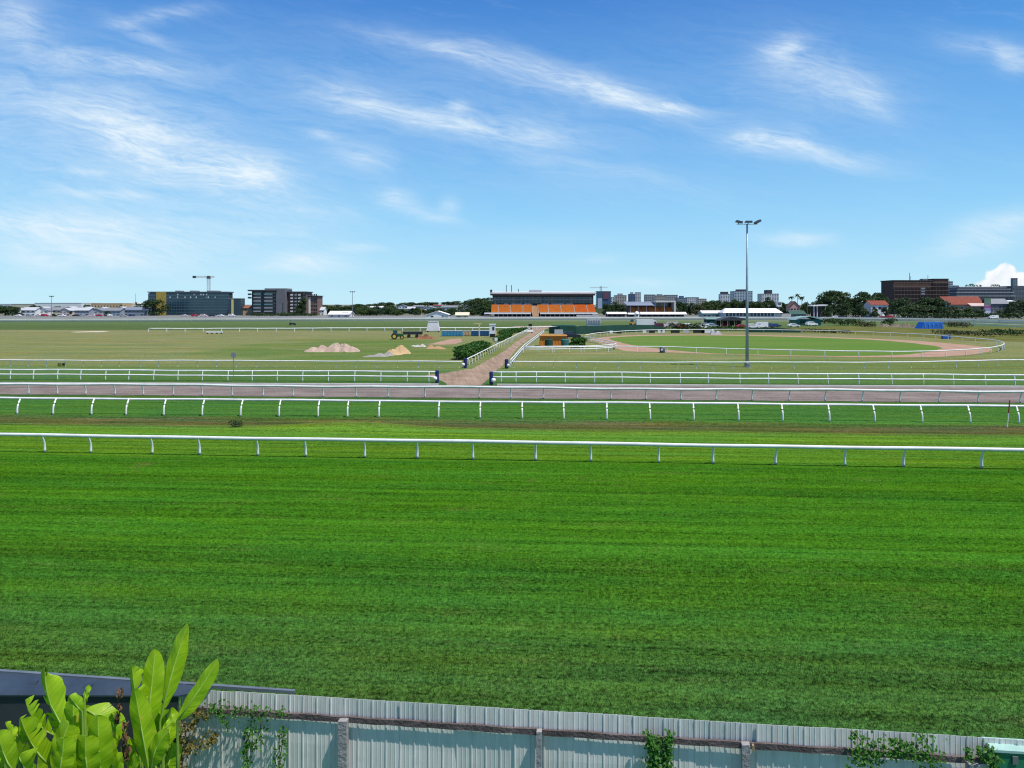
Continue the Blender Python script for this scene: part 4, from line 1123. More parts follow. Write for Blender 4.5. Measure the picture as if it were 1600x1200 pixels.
pile('soil_heap', 'reddish brown soil heap behind the green tractor', 'soil heap', [(656,530,523,7),(665,530,520.5,8),(674,530,525,7)], REDS, 6)
# tractor with trailer
p = gp(621, 530.2); tr_ = thing('tractor', 'green tractor with yellow wheel hubs beside the soil heaps', 'tractor', p, R(10)); tr_.scale = (.85, .85, .85)
mb = MB(); mb.hull8([(.1,-.45,.75),(1.75,-.38,.8),(1.75,.38,.8),(.1,.45,.75)], [(.1,-.45,1.65),(1.7,-.34,1.5),(1.7,.34,1.5),(.1,.45,1.65)]); mb.box(-1.5,.098,-.5,.5,.7,1.25); mb.build('body', TRACTOR, tr_)
mb = MB(); mb.hull8([(-1.35,-.7,1.26),(.09,-.7,1.26),(.09,.7,1.26),(-1.35,.7,1.26)], [(-1.2,-.6,2.45),(-.1,-.6,2.45),(-.1,.6,2.45),(-1.2,.6,2.45)]); cb = mb.build('cab', GLASS, tr_)
mb = MB(); mb.box(-1.35,.08,-.75,.75,2.452,2.58); mb.build('cab_roof', TRACTOR, cb)
def wheel(x, y, r, w, hub=YELLOW):
    mb = MB(); mb.tube([(x,y-w/2,r),(x,y+w/2,r)], r, 18); o = mb.build('wheel', BLACK, tr_)
    mb = MB(); mb.tube([(x,y-w/2-.02,r),(x,y+w/2+.02,r)], r*.55, 14); mb.build('hub', hub, o)
for y in (-.85,.85): wheel(-.9, y, .85, .45); wheel(1.25, y*.85, .55, .32)
mb = MB(); mb.tube([(1.1,-.2,1.5),(1.1,-.2,2.3)], .05, 8); mb.build('exhaust', BLACK, tr_)
p = gp(645, 527.5); t2 = thing('farm_trailer', 'low dark trailer standing behind the green tractor', 'trailer', p, R(4))
mb = MB(); mb.hull8([(-2.4,-.9,.8),(2.4,-.9,.8),(2.4,.9,.8),(-2.4,.9,.8)], [(-2.5,-1.05,1.55),(2.5,-1.05,1.55),(2.5,1.05,1.55),(-2.5,1.05,1.55)]); mb.build('tray', DARKGREY, t2)
for x in (-1, 1):
    for y in (-.8, .8):
        mb = MB(); mb.tube([(x,y-.12,.4),(x,y+.12,.4)], .4, 14); mb.build('wheel', BLACK, t2)
mb = MB(); mb.tube([(-2.4,0,.75),(-4.0,0,.65)], .06, 6); mb.build('drawbar', STEEL, t2)
# white trapezoid frame/screen
p = gp(677, 518.5); sc_ = thing('white_canopy_box', 'pale grey white tapered structure behind the infield soil heaps', 'structure', p, 0)
mb = MB(); mb.hull8([(-2.0,-1.2,.35),(2.0,-1.2,.35),(2.0,1.2,.35),(-2.0,1.2,.35)], [(-1.45,-.9,3.1),(1.45,-.9,3.1),(1.45,.9,3.1),(-1.45,.9,3.1)]); mb.build('canvas_side', M('white_canvas', (.66,.66,.68), (.52,.53,.56), .6, .8), sc_)
mb = MB(); mb.hull8([(-1.55,-1,3.102),(1.55,-1,3.102),(1.55,1,3.102),(-1.55,1,3.102)], [(-1.5,-.95,3.28),(1.5,-.95,3.28),(1.5,.95,3.28),(-1.5,.95,3.28)]); mb.build('roof', PALEGREY, sc_)
for x in (-1.7, 1.7):
    mb = MB(); mb.box(x-.15,x+.15,-1.0,1.0,0,.348); mb.build('skid', DARKGREY, sc_)
# containers along the inner rail
def container(label, x0, x1, yb, yt, mat, ribs=14, door=True):
    p = gp((x0+x1)/2, yb); w = (x1-x0)*p.y/F; h = (yb-yt)*p.y/F
    r = thing('storage_container', label, 'container', p, 0, 'containers by the infield rail')
    mb = MB(); mb.box(-w/2, w/2, 0, 2.3, .1, h); mb.build('body', mat, r)
    for i in range(ribs):
        x = -w/2 + w*(i+.5)/ribs; mb = MB(); mb.box(x-.1, x+.1, -.07, -.002, .2, h-.15); mb.build('rib', mat, r)
    mb = MB(); mb.box(-w/2-.04, w/2+.04, -.05, 2.35, h+.002, h+.12); mb.build('roof', PALEGREY, r)
    mb = MB(); mb.box(-w/2+.1, w/2-.1, .1, 2.2, 0, .098); mb.build('skid', DARKGREY, r)
container('long light blue container behind the bare soil patch', 690, 722.5, 525.5, 517.5, SKYBLUE)
container('tan container squeezed between two blue containers', 724.5, 734, 525, 517.8, TAN, 4)
container('darker teal blue container next to the tall white box', 736, 764, 525, 517.2, M('deep_blue_paint', (.015,.10,.24), (.012,.08,.19), .8, .5), 12)
p = gp(749, 526.5); r = thing('yellow_post', 'pale yellow post with a flat arm in front of the teal blue container', 'post', p)
mb = MB(); mb.box(-.16,.16,-.16,.16,0,3.3); mb.build('post', CREAM, r)
mb = MB(); mb.box(-1.5,.6,-.12,.12,3.302,3.6); mb.build('arm', M('pale_yellow_paint', (.62,.52,.22), (.5,.42,.18), 1, .6), r)
p = gp(769.5, 527); r = thing('white_kiosk', 'tall white box on a dark base beside the blue containers', 'kiosk', p)
mb = MB(); mb.box(-.75,.75,-.6,.8,.9,3.2); mb.build('body', WHITEP, r)
mb = MB(); mb.box(-.85,.85,-.7,.9,3.202,3.4); mb.build('roof', WHITEP, r)
mb = MB(); mb.box(-.65,.65,-.55,.7,0,.898); mb.build('base', PBLK, r)
window(r, .25, -.602, 1.9, .5, .8)
# hedges by the path
hedge('long dense green hedge beside the path rail, nearest to the navy post', [gp(716,562.5), gp(728,560), gp(741,553.5), gp(756,548.5)], 2.4, 1.85, 1, dens=130, size=.2, lumpy=.12)
hedge('low dark hedge further along the path, beside the tall white box', [gp(777,533.5), gp(786,530), gp(796,526.5)], 1.9, 1.15, 2, dens=90)
hedge('dark low hedge at the far bend of the gravel path', [gp(782,523.5), gp(800,520.5), gp(820,518)], 2.0, 1.25, 3, dens=80)
hedge('dark green shrub beside the orange bins', [gp(893,544), gp(902,543.5), gp(911,543)], 2.0, 1.9, 4, dens=130, name='garden_shrub', cat='shrub')
hedge('scraggly shrub in the dry drain between the two nearest rails', [gp(362,667.5), gp(378,667)], .55, .42, 5, leaf='dark', name='drain_shrub', cat='shrub', dens=500, size=.06)
for k, (px, lab) in enumerate(((93, 'small dark weed tuft under the thin infield rail'), (100.5, 'second and fuller weed tuft under the thin infield rail'))):
    hedge(lab, [gp(px-1.2,572.5), gp(px+1.2,572.5)], .45, .42+.1*k, 6+k, leaf='dark', name='weed_tuft', cat='weed', dens=500, size=.06)
# white capped junction of the path rail
p = gp(775, 541); r = thing('rail_junction', 'white post with a bulky cap halfway up the hedge side path rail', 'post', p)
mb = MB(); mb.lathe([(.16,0),(.16,1.1)], 10); mb.build('post', WHITE, r)
mb = MB(); mb.box(-.3,.3,-.3,.3,1.102,1.7); mb.build('cap', WHITEP, r)
p = gp(826, 520.5); r = thing('fallen_barrier', 'white slanted barrier at the top of the gravel path', 'barrier', p, R(35))
mb = MB(); mb.box(-1.6,1.6,-.12,.12,.35,.95); mb.build('board', WHITEP, r)
for x in (-1.2,1.2):
    mb = MB(); mb.box(x-.08,x+.08,-.3,.3,0,.348); mb.build('foot', MIDGREY, r)
p = gp(828.5, 513.5); r = thing('dark_cabinet', 'black upright cabinet where the path bends behind the slanted barrier', 'cabinet', p)
mb = MB(); mb.box(-.6,.6,-.4,.4,0,1.5); mb.build('body', PBLK, r); mb = MB(); mb.box(-.68,.68,-.48,.48,1.502,1.62); mb.build('lid', DARKGREY, r)
# orange hut with two green tanks
p = gp(864, 541); r = thing('orange_shed', 'long orange shed between the path and the sand ring', 'shed', p)
s_ = p.y/F; mb = MB(); mb.box(-20.3*s_, 21.5*s_, 0, 3, 0, 16*s_); mb.build('wall', ORANGE, r)
mb = MB(); mb.box(-21*s_, 22.3*s_, -.25, 3.2, 16*s_+.002, 16*s_+.14); mb.build('roof', M('pale_orange_paint', (.75,.33,.06), (.65,.28,.05), 1, .6), r)
for i in range(9):
    x = (-18+4.6*i)*s_; mb = MB(); mb.box(x-.05,x+.05,-.05,-.002,.1,15*s_); mb.build('batten', ORANGE, r)
for k, (x0, x1, lab) in enumerate(((851,863.5,'dark green tank in front of the middle of the orange shed'), (876.5,889,'dark green tank at the shrub end of the orange shed'))):
    q = gp((x0+x1)/2, 542); rr = (x1-x0)/2*q.y/F; h = 12*q.y/F
    o = thing('water_tank', lab, 'tank', q, 0, 'green tanks by the orange shed')
    mb = MB(); mb.lathe([(rr,0),(rr,.25),(rr*1.02,.28),(rr,.31),(rr,h*.5),(rr*1.02,h*.5+.03),(rr,h*.5+.06),(rr,h-.1),(rr*.75,h),(.05,h+.1)], 20); mb.build('body', TEAL if k else DKGREEN, o)
    mb = MB(); mb.lathe([(.22,h+.08),(.22,h+.2),(.1,h+.22)], 12); mb.build('cap', BLACK, o)
p = gp(873, 524.8); r = thing('site_board', 'pale grey board standing behind the orange shed', 'board', p)
mb = MB(); mb.box(-6.6*p.y/F, 6.6*p.y/F, -.06,.06,.5, 10*p.y/F); mb.build('panel', PALEGREY, r)
for x in (-1, 1):
    mb = MB(); mb.box(x*5*p.y/F-.06, x*5*p.y/F+.06, .061,.16,0,9*p.y/F); mb.build('leg', STEEL, r)
vehicle('black utility vehicle parked behind the dark green tank and shrub', gp(893,529.5), R(0), 'wagon', PBLK)
# long green shade screens around the ring
def screen(label, top, bot, name='shade_screen', cat='screen', mat=DKGREEN):
    """top/bottom photo rows along columns: a cloth on posts with real thickness"""
    c = gp(bot[len(bot)//2][0], bot[len(bot)//2][1]); r = thing(name, label, cat, c)
    mb = MB(); n = len(bot)
    for (x, yb), (x2, yt) in zip(bot, top):
        q = gp(x, yb); h = (yb-yt)*q.y/F
        for dz, dyy in ((.08,0),(h,0),(h,.12),(.08,.12)): mb.v.append((q.x-c.x, q.y-c.y+dyy, dz))
    for i in range(n-1):
        for e in range(4): mb.f.append((i*4+e, i*4+4+e, i*4+4+(e+1)%4, i*4+(e+1)%4))
    mb.f += [(0,1,2,3), tuple((n-1)*4+e for e in (3,2,1,0))]; mb.m = [0]*len(mb.f); mb.build('cloth', mat, r)
    for i in range(n):
        q = gp(*bot[i]); h = (bot[i][1]-top[i][1])*q.y/F; pm = MB(); pm.tube([(q.x-c.x,q.y-c.y+.2,0),(q.x-c.x,q.y-c.y+.2,h+.15)], .06, 6); pm.build('post', STEEL, r)
    return r
screen('long dark green shadecloth screen behind the orange shed and sand ring', [(858,511),(875,509.5),(900,509.5),(930,509),(965,508),(1000,507.5),(1022,508),(1040,511.5)], [(858,521.5),(875,522.5),(900,522.5),(930,521.5),(965,520),(1000,518.6),(1022,518),(1040,517.6)])
screen('lighter green screen at the gravel path end of the dark screen', [(862,508.3),(880,507.5),(900,508.6)], [(862,514),(880,514),(900,514)], mat=TEAL)
screen('low dark green screen behind the ring rail near the floodlight mast', [(1170,512.2),(1190,512),(1215,512.4),(1235,513.5),(1251,516.2)], [(1170,519.8),(1190,519.8),(1215,519.8),(1235,519.8),(1251,519.8)])
# boards hung along the ring rail
for k, (px, w_, mt, lab) in enumerate(((936,14,PBLK,'black'),(955,5,WHITEP,'white'),(966,10,PBLK,'wide black'),(1007,5.5,WHITEP,'small white'),(1018,10,PBLK,'slim black'),(1030,4,WHITEP,'upright white'),(1037,3.4,WHITEP,'narrow white'),(1055,14,PBLK,'long black'),(1072,9,PALEGREY,'pale grey'),(1092,18,PBLK,'longest black'),(1106,20,WHITEP,'long white'))):
    q = gp(px, 522.2 - (.9 if px > 1000 else 0)); s_ = q.y/F
    near = {936:'by the far bend of the chute rail',955:'beside the wide black one',966:'beside a small gap in the ring rail boards',1007:'before the end of the dark screen',1018:'under the dark screen end',1030:'beside the slim black one',1037:'just past the dark screen end',1055:'below the pale van',1072:'below the red car',1092:'below the white cars',1106:'at the white tarpaulins'}[px]
    r = thing('rail_board', lab+' board on the ring rail '+near, 'board', q, 0, 'boards along the far side of the ring')
    mb = MB(); mb.box(-w_/2*s_, w_/2*s_, -.05, .03, .2, 1.0); mb.build('panel', mt, r)
    for sgn in (-1,1):
        mb = MB(); mb.box(sgn*w_*.4*s_-.04, sgn*w_*.4*s_+.04, .032,.10,0,1.05); mb.build('stake', STEEL, r)
for px, w_, h_, lab in ((1114,9,8,'taller white folded tarpaulin on the far edge of the ring'), (1123,10,5.5,'lower white folded tarpaulin sloping down on the far edge of the ring')):
    q = gp(px, 522.8); s_ = q.y/F; r = thing('white_tarpaulin', lab, 'tarpaulin', q)
    mb = MB(); mb.prism([(-w_/2*s_,0),(-w_*.25*s_,h_*.8*s_),(0,h_*s_),(w_*.2*s_,h_*.55*s_),(w_/2*s_,0)], -.5, .6); mb.build('cover', M('white_canvas', (.66,.66,.68)), r)
# floodlight mast
p = gp(1167.3, 573.5); fm = thing('floodlight_mast', 'very tall grey floodlight mast with three lamp heads beyond the double rail', 'floodlight', p)
htop = wz(350.5, p.y); mb = MB(); mb.tube([(0,0,0),(0,0,htop*.5),(0,0,htop)], [.23,.165,.10], 14); mb.build('pole', M('mast_steel', (.36,.41,.46), (.28,.33,.38), 3, .45, .15), fm, smooth=True)
mb = MB(); mb.lathe([(.55,0),(.55,.08),(.36,.09),(.36,.55),(.33,.6)], 14); mb.build('base_flange', STEEL, fm)
aw = 16*p.y/F; mb = MB(); mb.tube([(-aw,0,htop+.02),(aw,0,htop+.02)], .045, 8); mb.build('crossarm', STEEL, fm)
for x, an in ((-13.5,-12),(1.5,0),(15.5,28)):
    xx = x*p.y/F; mb = MB(); a = R(an); ca, sa = math.cos(a), math.sin(a)
    pts = [(-.45,-.5,-.14),(.45,-.5,-.14),(.42,.35,-.05),(-.42,.35,-.05)]; tp = [(-.42,-.5,.16),(.42,-.5,.16),(.3,.3,.2),(-.3,.3,.2)]
    f_ = lambda q: (q[0]*ca-q[2]*sa, q[1], q[0]*sa+q[2]*ca); mb.hull8([f_(q) for q in pts], [f_(q) for q in tp])
    lp = mb.build('lamp_head', M('lamp_housing', (.05,.045,.05), (.03,.03,.035), 3, .4), fm, (xx, -.05, htop+.28))
    mb = MB(); mb.hull8([f_(q) for q in [(-.40,-.52,-.12),(.40,-.52,-.12),(.40,-.502,-.12),(-.40,-.502,-.12)]], [f_(q) for q in [(-.38,-.52,.14),(.38,-.52,.14),(.38,-.502,.14),(-.38,-.502,.14)]]); mb.build('lens', GLASS, lp)
    mb = MB(); mb.tube([(xx,0,htop+.03),(xx,-.02,htop+.2)], .06, 6); mb.build('bracket', STEEL, fm)
# far track furniture
p = gp(928, 509.5); r = thing('pale_hut', 'pale grey hut on the far grass track in front of the grandstand', 'hut', p)
s_ = p.y/F; mb = MB(); mb.box(-10.5*s_,10.5*s_,0,3,.1,4.2*s_); mb.build('lower_wall', M('pale_violet_grey', (.55,.55,.62), (.48,.48,.55), .5, .6), r)
mb = MB(); mb.box(-11.2*s_,11.2*s_,-.2,3.2,4.2*s_+.002,11*s_); mb.build('upper_wall', PALEGREY, r)
for i in range(5): window(r, (-8+4*i)*s_, -.2, 5.4*s_, 2.6*s_, 3.2*s_, MIDGREY)
p = gp(457, 508.2); r = thing('track_mower', 'small dark mower working on the far grass track', 'mower', p, R(20))
mb = MB(); mb.hull8([(-1.3,-.6,.3),(1.3,-.6,.3),(1.3,.6,.3),(-1.3,.6,.3)], [(-1.2,-.5,1.1),(1.0,-.5,.85),(1.0,.5,.85),(-1.2,.5,1.1)]); mb.build('body', PBLK, r)
mb = MB(); mb.tube([(-.9,0,1.1),(-.9,0,2.0)], .05, 6); mb.box(-1.4,-.3,-.6,.6,2.001,2.1); mb.build('canopy', DARKGREY, r)
for x in (-.9,.9):
    for y in (-.65,.65):
        mb = MB(); mb.tube([(x,y-.12,.38),(x,y+.12,.38)], .38, 12); mb.build('wheel', BLACK, r)
p = gp(335, 521.5); r = thing('low_barrier', 'low white barrier with dark feet on the dry infield near the inner rail', 'barrier', p)
s_ = p.y/F
mb = MB(); mb.box(-13*s_,13*s_,-.1,.1,.3,.75); mb.build('board', WHITEP, r)
for x in (-11,-4,4,11):
    mb = MB(); mb.box(x*s_-.15,x*s_+.15,-.3,.3,0,.298); mb.build('foot', PBLK, r)

# inner rail and outer picket fence of the far track
rail_line('inner_rail', 'white inner rail of the far grass track across the back of the infield', [gp(x, y) for x, y in [(232,519.4),(400,519.2),(600,518.3),(780,518.0),(905,515.5)]], 5.3, [1.25], .15, .09, .08, .13, 1.2, None, .02, 21)
def picket_fence(name, label, pts, h, mat, cat='fence', gap=.42):
    P = smoothline([gp(x, y) for x, y in pts], 4); c = P[len(P)//2].copy(); root = thing(name, label, cat, c)
    pk = MB(); rl = MB(); acc = 0
    for a, b in zip(P[:-1], P[1:]):
        d = b-a; L = d.length; dn = d.normalized(); n = int(L/gap)
        for k in range(n):
            q = a+d*(k/n)-c; hw = dn*gap*.27; th = Vector((-dn.y,dn.x,0))*.05
            pk.hull8([q-hw-th,q+hw-th,q+hw+th,q-hw+th], [q-hw-th+Vector((0,0,h)),q+hw-th+Vector((0,0,h)),q+hw+th+Vector((0,0,h)),q-hw+th+Vector((0,0,h))])
    o = pk.build('picket', mat, root); o['kind'] = 'stuff'
    for z in (h*.35, h*.8):
        rl = MB(); rl.tube([p-c+Vector((0,.12,z)) for p in P], .06, 4); rl.build('rail', mat, root)
    rl = MB(); rl.tube([p-c+Vector((0,-.3,1.15)) for p in P], .12, 6, 1.3); rl.build('running_rail', WHITE, root)
    for i in range(0, len(P), 1):
        pm = MB(); q = P[i]-c; pm.tube([q+Vector((0,-.1,0)), q+Vector((0,-.3,1.1))], .07, 6); pm.build('post', WHITE, root)
PICK = M('weathered_white_picket', (.56,.58,.57), (.44,.46,.46), .06, .7)
picket_fence('picket_fence', 'very long pale picket fence along the far side of the course', [(-160,503.6),(0,503.2),(200,502.8),(400,502.2),(600,501.4),(745,500.6),(930,500.0),(1100,499.8),(1250,500),(1340,500.8),(1450,502.5),(1600,506),(1760,511)], 1.75, PICK)
rail_line('outer_rail', 'white double rail curving in front of the weedy field and the blue tarpaulin', smoothline([gp(x, y) for x, y in [(1460,507.5),(1500,509),(1560,511.5),(1640,515.5),(1740,521)]],5), 5.0, [1.25,.7], .1, .06, .05, .09, 1.2, None, .02, 22)
# blue tarp, debris, shrubs east
p = gp(1452.5, 513.5); r = thing('blue_tarpaulin', 'bright blue tarpaulin cover over stacked gear on the weedy field', 'tarpaulin', p)
s_ = p.y/F; mb = MB(); mb.hull8([(-17*s_,-1.5,0),(18*s_,-1.5,0),(18*s_,2,0),(-19*s_,2,0)], [(-11*s_,-1.2,10*s_),(17.5*s_,-1.3,10.2*s_),(17*s_,1.8,10.4*s_),(-13*s_,1.8,10.3*s_)]); mb.build('cover', BLUE, r)
for i in range(5):
    x = (-11+6.6*i)*s_; mb = MB(); mb.box(x-.06,x+.06,-1.56,-1.51,.3,9.0*s_); mb.build('strap', M('rope_grey', (.3,.33,.4)), r)
pile('debris_heap', 'brown grey debris heap beside the blue tarpaulin', 'debris', [(1388,511,505.5,12),(1405,511.5,504.5,12),(1420,512,504,11),(1432,512.5,507,8)], dirtmat('debris', (.20,.17,.13), (.13,.11,.085), (.30,.27,.23), None, 3), 12)
p = gp(1478, 529.5); r = thing('blue_crate', 'small blue crate just behind the ring rail', 'crate', p)
mb = MB(); mb.box(-.9,.9,-.5,.5,.08,.9); mb.build('body', BLUE, r); mb = MB(); mb.box(-.96,.96,-.55,.55,.902,1.0); mb.build('lid', PBLUE, r); mb = MB(); mb.box(-.8,.8,-.4,.4,0,.078); mb.build('skid', BLACK, r)
for k, (pts, w, h, lf, lab) in enumerate((
   ([(1302,508.5),(1322,509),(1345,509.5)], 5, 2.6, 'mid', 'wide scrubby shrub bank east of the teal shed'),
   ([(1343,510.5),(1366,511)], 4, 1.8, 'olive', 'low olive shrubs next to the scrubby bank'),
   ([(1382,508),(1395,508.3)], 4.5, 2.9, 'dark', 'round dark shrub behind the debris heap'),
   ([(1478,510.5),(1500,511.5),(1515,512)], 4, 1.8, 'olive', 'straggling olive shrubs past the blue tarpaulin'),
   ([(1250,518.5),(1290,519.5),(1330,521.2)], 2.4, .9, 'olive', 'strip of dry weeds along the ring rail'),
   ([(1460,521),(1500,523.5),(1560,526)], 5, 1.1, 'olive', 'broad band of tall weeds beyond the ring bend'),
   ([(1540,522),(1590,524),(1660,526)], 6, 1.4, 'mid', 'green weed bank at the far end of the weedy field'),
   ([(1285,505.5),(1305,506)], 5, 2.2, 'dark', 'dark shrub against the side of the teal shed'),
   ([(1045,515),(1075,515.5),(1100,516)], 2.6, 2.0, 'dark', 'dark hedge running below the parked cars'),
   ([(1105,515.8),(1135,516.2),(1165,516.6)], 2.2, 1.3, 'hedge', 'green hedge in front of the open pavilion'))):
    hedge(lab, [gp(x, y) for x, y in pts], w, h, 40+k, leaf=lf, name='wild_shrub', cat='shrub', dens=26, size=.3)
# ---- stables yard behind the ring: cars, vans, pavilion
VG = 'vehicles parked behind the sand ring'
vehicle('dark maroon car at the end of the long white truck', gp(1027,512.0), R(180), 'wagon', PMAR, VG)
vehicle('pale pink van parked above the dark hedge', gp(1048,512.3), R(175), 'van', PPINK, VG)
vehicle('red car parked beside a pale van and a white car', gp(1065,513.2), R(185), 'car', PRED, VG)
vehicle('white wagon between the red car and a white sedan', gp(1075.5,512.8), R(20), 'wagon', PWHITE, VG)
vehicle('white sedan nearest to the red car in the yard row', gp(1086,513.6), R(180), 'car', PWHITE, VG)
vehicle('white car parked hard beside the dark green shed', gp(1098,513.9), R(185), 'wagon', PWHITE, VG)
vehicle('silver car half hidden behind the white cars', gp(1101,509.8), R(5), 'car', PSILV, VG)
vehicle('silver car in front of the dark green shed', gp(1112,512.2), R(10), 'wagon', PSILV, VG)
vehicle('crimson car under the pavilion edge beside the floodlight mast', gp(1157,513.2), R(180), 'car', PRED, VG)
vehicle('small red car inside the pavilion', gp(1131,511.5), R(90), 'car', PRED, VG)
vehicle('white car just past the floodlight mast', gp(1176,513.4), R(0), 'wagon', PWHITE, VG)
vehicle('white van between the mast and a dark blue car', gp(1188,512.6), R(178), 'van', PWHITE, VG)
vehicle('dark blue car at the end of the yard row', gp(1202,512.3), R(4), 'wagon', PBLUE, VG)
vehicle('grey blue car almost hidden behind the dark blue car', gp(1211,511.4), R(8), 'car', PBLUE, VG)
p = gp(1010, 511.8); r = thing('white_truck', 'long white box truck standing behind the dark green screen', 'truck', p, 0, VG)
s_ = p.y/F; mb = MB(); mb.box(-16*s_,10.5*s_,-1.2,1.2,.7,2.9); mb.build('box_body', WHITEP, r)
mb = MB(); mb.hull8([(10.6*s_,-1.1,.5),(16*s_,-1.1,.5),(16*s_,1.1,.5),(10.6*s_,1.1,.5)], [(10.6*s_,-1.1,2.5),(14.6*s_,-1.1,2.5),(14.6*s_,1.1,2.5),(10.6*s_,1.1,2.5)]); cb = mb.build('cab', WHITEP, r)
mb = MB(); mb.box(11.4*s_,14.2*s_,-1.13,-1.101,1.5,2.2); mb.build('side_window', GLASS, cb)
for x in (-12,-8,12):
    for y in (-.95,.95):
        mb = MB(); mb.tube([(x*s_,y-.15,.45),(x*s_,y+.15,.45)], .45, 12); mb.build('wheel', BLACK, r)
p = gp(989, 508.5); r = thing('orange_digger', 'small orange loader on the far grass edge near the white truck', 'loader', p)
mb = MB(); mb.hull8([(-1.4,-.8,.5),(1.4,-.8,.5),(1.4,.8,.5),(-1.4,.8,.5)], [(-1.2,-.7,1.4),(.8,-.7,1.2),(.8,.7,1.2),(-1.2,.7,1.4)]); mb.build('body', M('loader_orange', (.5,.25,.06), (.4,.2,.05)), r)
mb = MB(); mb.hull8([(-1,-.6,1.402),(.2,-.6,1.402),(.2,.6,1.402),(-1,.6,1.402)], [(-.8,-.5,2.4),(.1,-.5,2.4),(.1,.5,2.4),(-.8,.5,2.4)]); mb.build('cab', GLASS, r)
for x in (-.85,.85):
    for y in (-.8,.8):
        mb = MB(); mb.tube([(x,y-.15,.45),(x,y+.15,.45)], .45, 12); mb.build('wheel', BLACK, r)
p = gp(1115, 509.8); r = thing('green_shed', 'dark green shed with a pale green roof beside the open pavilion', 'shed', p)
s_ = p.y/F; mb = MB(); mb.box(-10*s_,9.5*s_,0,5,0,10.5*s_); mb.build('wall', DKGREEN, r)
mb = MB(); mb.hull8([(-11.5*s_,-.4,10.5*s_+.01),(10.5*s_,-.4,10.5*s_+.01),(10.5*s_,5.4,13*s_),(-11.5*s_,5.4,13*s_)], [(-11.5*s_,-.4,11.2*s_),(10.5*s_,-.4,11.2*s_),(10.5*s_,5.4,13.8*s_),(-11.5*s_,5.4,13.8*s_)]); mb.build('roof', M('pale_green_roof', (.20,.30,.27), (.16,.25,.22), .5, .5), r)
mb = MB(); mb.box(-5*s_,4*s_,-.06,-.002,0,8*s_); mb.build('roller_door', TEAL, r)
p = gp(1146, 511.8); r = thing('open_pavilion', 'open sided pavilion with tan posts and a dark roof sheltering vehicles', 'pavilion', p)
s_ = p.y/F
for x in (-20,-9,1.5,12,21):
    for y in (0, 6): mb = MB(); mb.box(x*s_-.13,x*s_+.13,y-.13,y+.13,0,11*s_); mb.build('post', TAN, r)
mb = MB(); mb.prism([(-22*s_,11*s_+.01),(22.5*s_,11*s_+.01),(20*s_,14*s_),(6*s_,16*s_),(-4*s_,17*s_),(-18*s_,13.5*s_)], -.5, 6.5); mb.build('roof', DARKGREY, r)
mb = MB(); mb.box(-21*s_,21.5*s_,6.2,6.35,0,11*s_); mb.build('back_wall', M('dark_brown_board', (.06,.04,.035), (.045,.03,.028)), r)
mb = MB(); mb.box(-10*s_,-4*s_,1.5,3.2,.9,1.0); mb.box(-8*s_,-6*s_,2.2,2.5,0,.9); mb.build('bench_table', PALEGREY, r)
p = gp(1264, 508.6); r = thing('teal_shed', 'wide teal sheeted shed with a pale rounded roof beyond the weedy field', 'shed', p)
s_ = p.y/F; mb = MB(); mb.box(-19*s_,19*s_,0,8,0,9.5*s_); mb.build('wall', TEAL, r)
mb = MB(); mb.prism([(-22*s_,8.8*s_),(-15*s_,12.5*s_),(0,14.5*s_),(14*s_,13*s_),(21*s_,9.2*s_),(20.5*s_,8.6*s_),(0,13.6*s_)], -.6, 8.5); mb.build('roof', M('pale_teal_roof', (.26,.38,.38), (.2,.3,.31), .4, .6), r)
mb = MB(); mb.box(-14*s_,-3*s_,-.06,-.002,0,8*s_); mb.build('roller_door', DKGREEN, r)
vehicle('white wagon parked against the teal shed wall', gp(1268,509.4), R(10), 'wagon', PWHITE, VG)
vehicle('white ute parked alone near the end of the white hall', gp(1240,511.4), R(0), 'car', PWHITE, VG)
# ================================================================== grandstand
YG = 500.0; sg = YG/F
gx = wx(850, YG); gs = thing('grandstand', 'long grandstand with blocks of orange seats under a wide flat roof', 'grandstand', (gx, YG, 0))
def gl(px): return (px-850)*sg
def gz(py): return wz(py, YG)
L0, L1 = gl(767.5), gl(931.5)
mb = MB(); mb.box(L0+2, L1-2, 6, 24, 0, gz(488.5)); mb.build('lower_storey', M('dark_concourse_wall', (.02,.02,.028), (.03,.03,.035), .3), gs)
zt0, zt1 = gz(488.2), gz(475.8)
aisles = [767.3, 778, 797, 817.5, 831.5, 841.5, 857.5, 877.5, 898.5, 919, 931.5]
rowsn = 12
blocks = [(767.3,777.4),(778.8,796.3),(798,816.4),(818.3,831.3),(842,856.6),(858.2,876.6),(878.4,897.6),(899.6,918),(920,931.2)]
ORANGE2 = M('deep_orange_seat', (.72,.20,.02), (.58,.13,.02), .5, .55)  # deeper, redder orange than the other seat blocks
for k, (a, b) in enumerate(blocks):
    mb = MB()
    for q in range(rowsn):
        y0 = 1.0+14*q/rowsn; z0_ = zt0+(zt1-zt0)*q/rowsn
        mb.box(gl(a), gl(b), y0+.25, y0+.70, z0_+.3, z0_+.38); mb.box(gl(a), gl(b), y0+.62, y0+.74, z0_+.384, z0_+.84)
    mb.build('seat_block', ORANGE if k < 7 else ORANGE2, gs)
mb = MB()
for q in range(rowsn):
    y0 = 1.0+14*q/rowsn; z0_ = zt0+(zt1-zt0)*q/rowsn; mb.box(L0, gl(831.6), y0, y0+14/rowsn+.001*q, z0_-.3, z0_); mb.box(gl(841.7), L1, y0, y0+14/rowsn+.001*q, z0_-.3, z0_)
mb.build('terrace', M('terrace_concrete', (.42,.30,.22), (.35,.25,.19), .6, .8), gs)
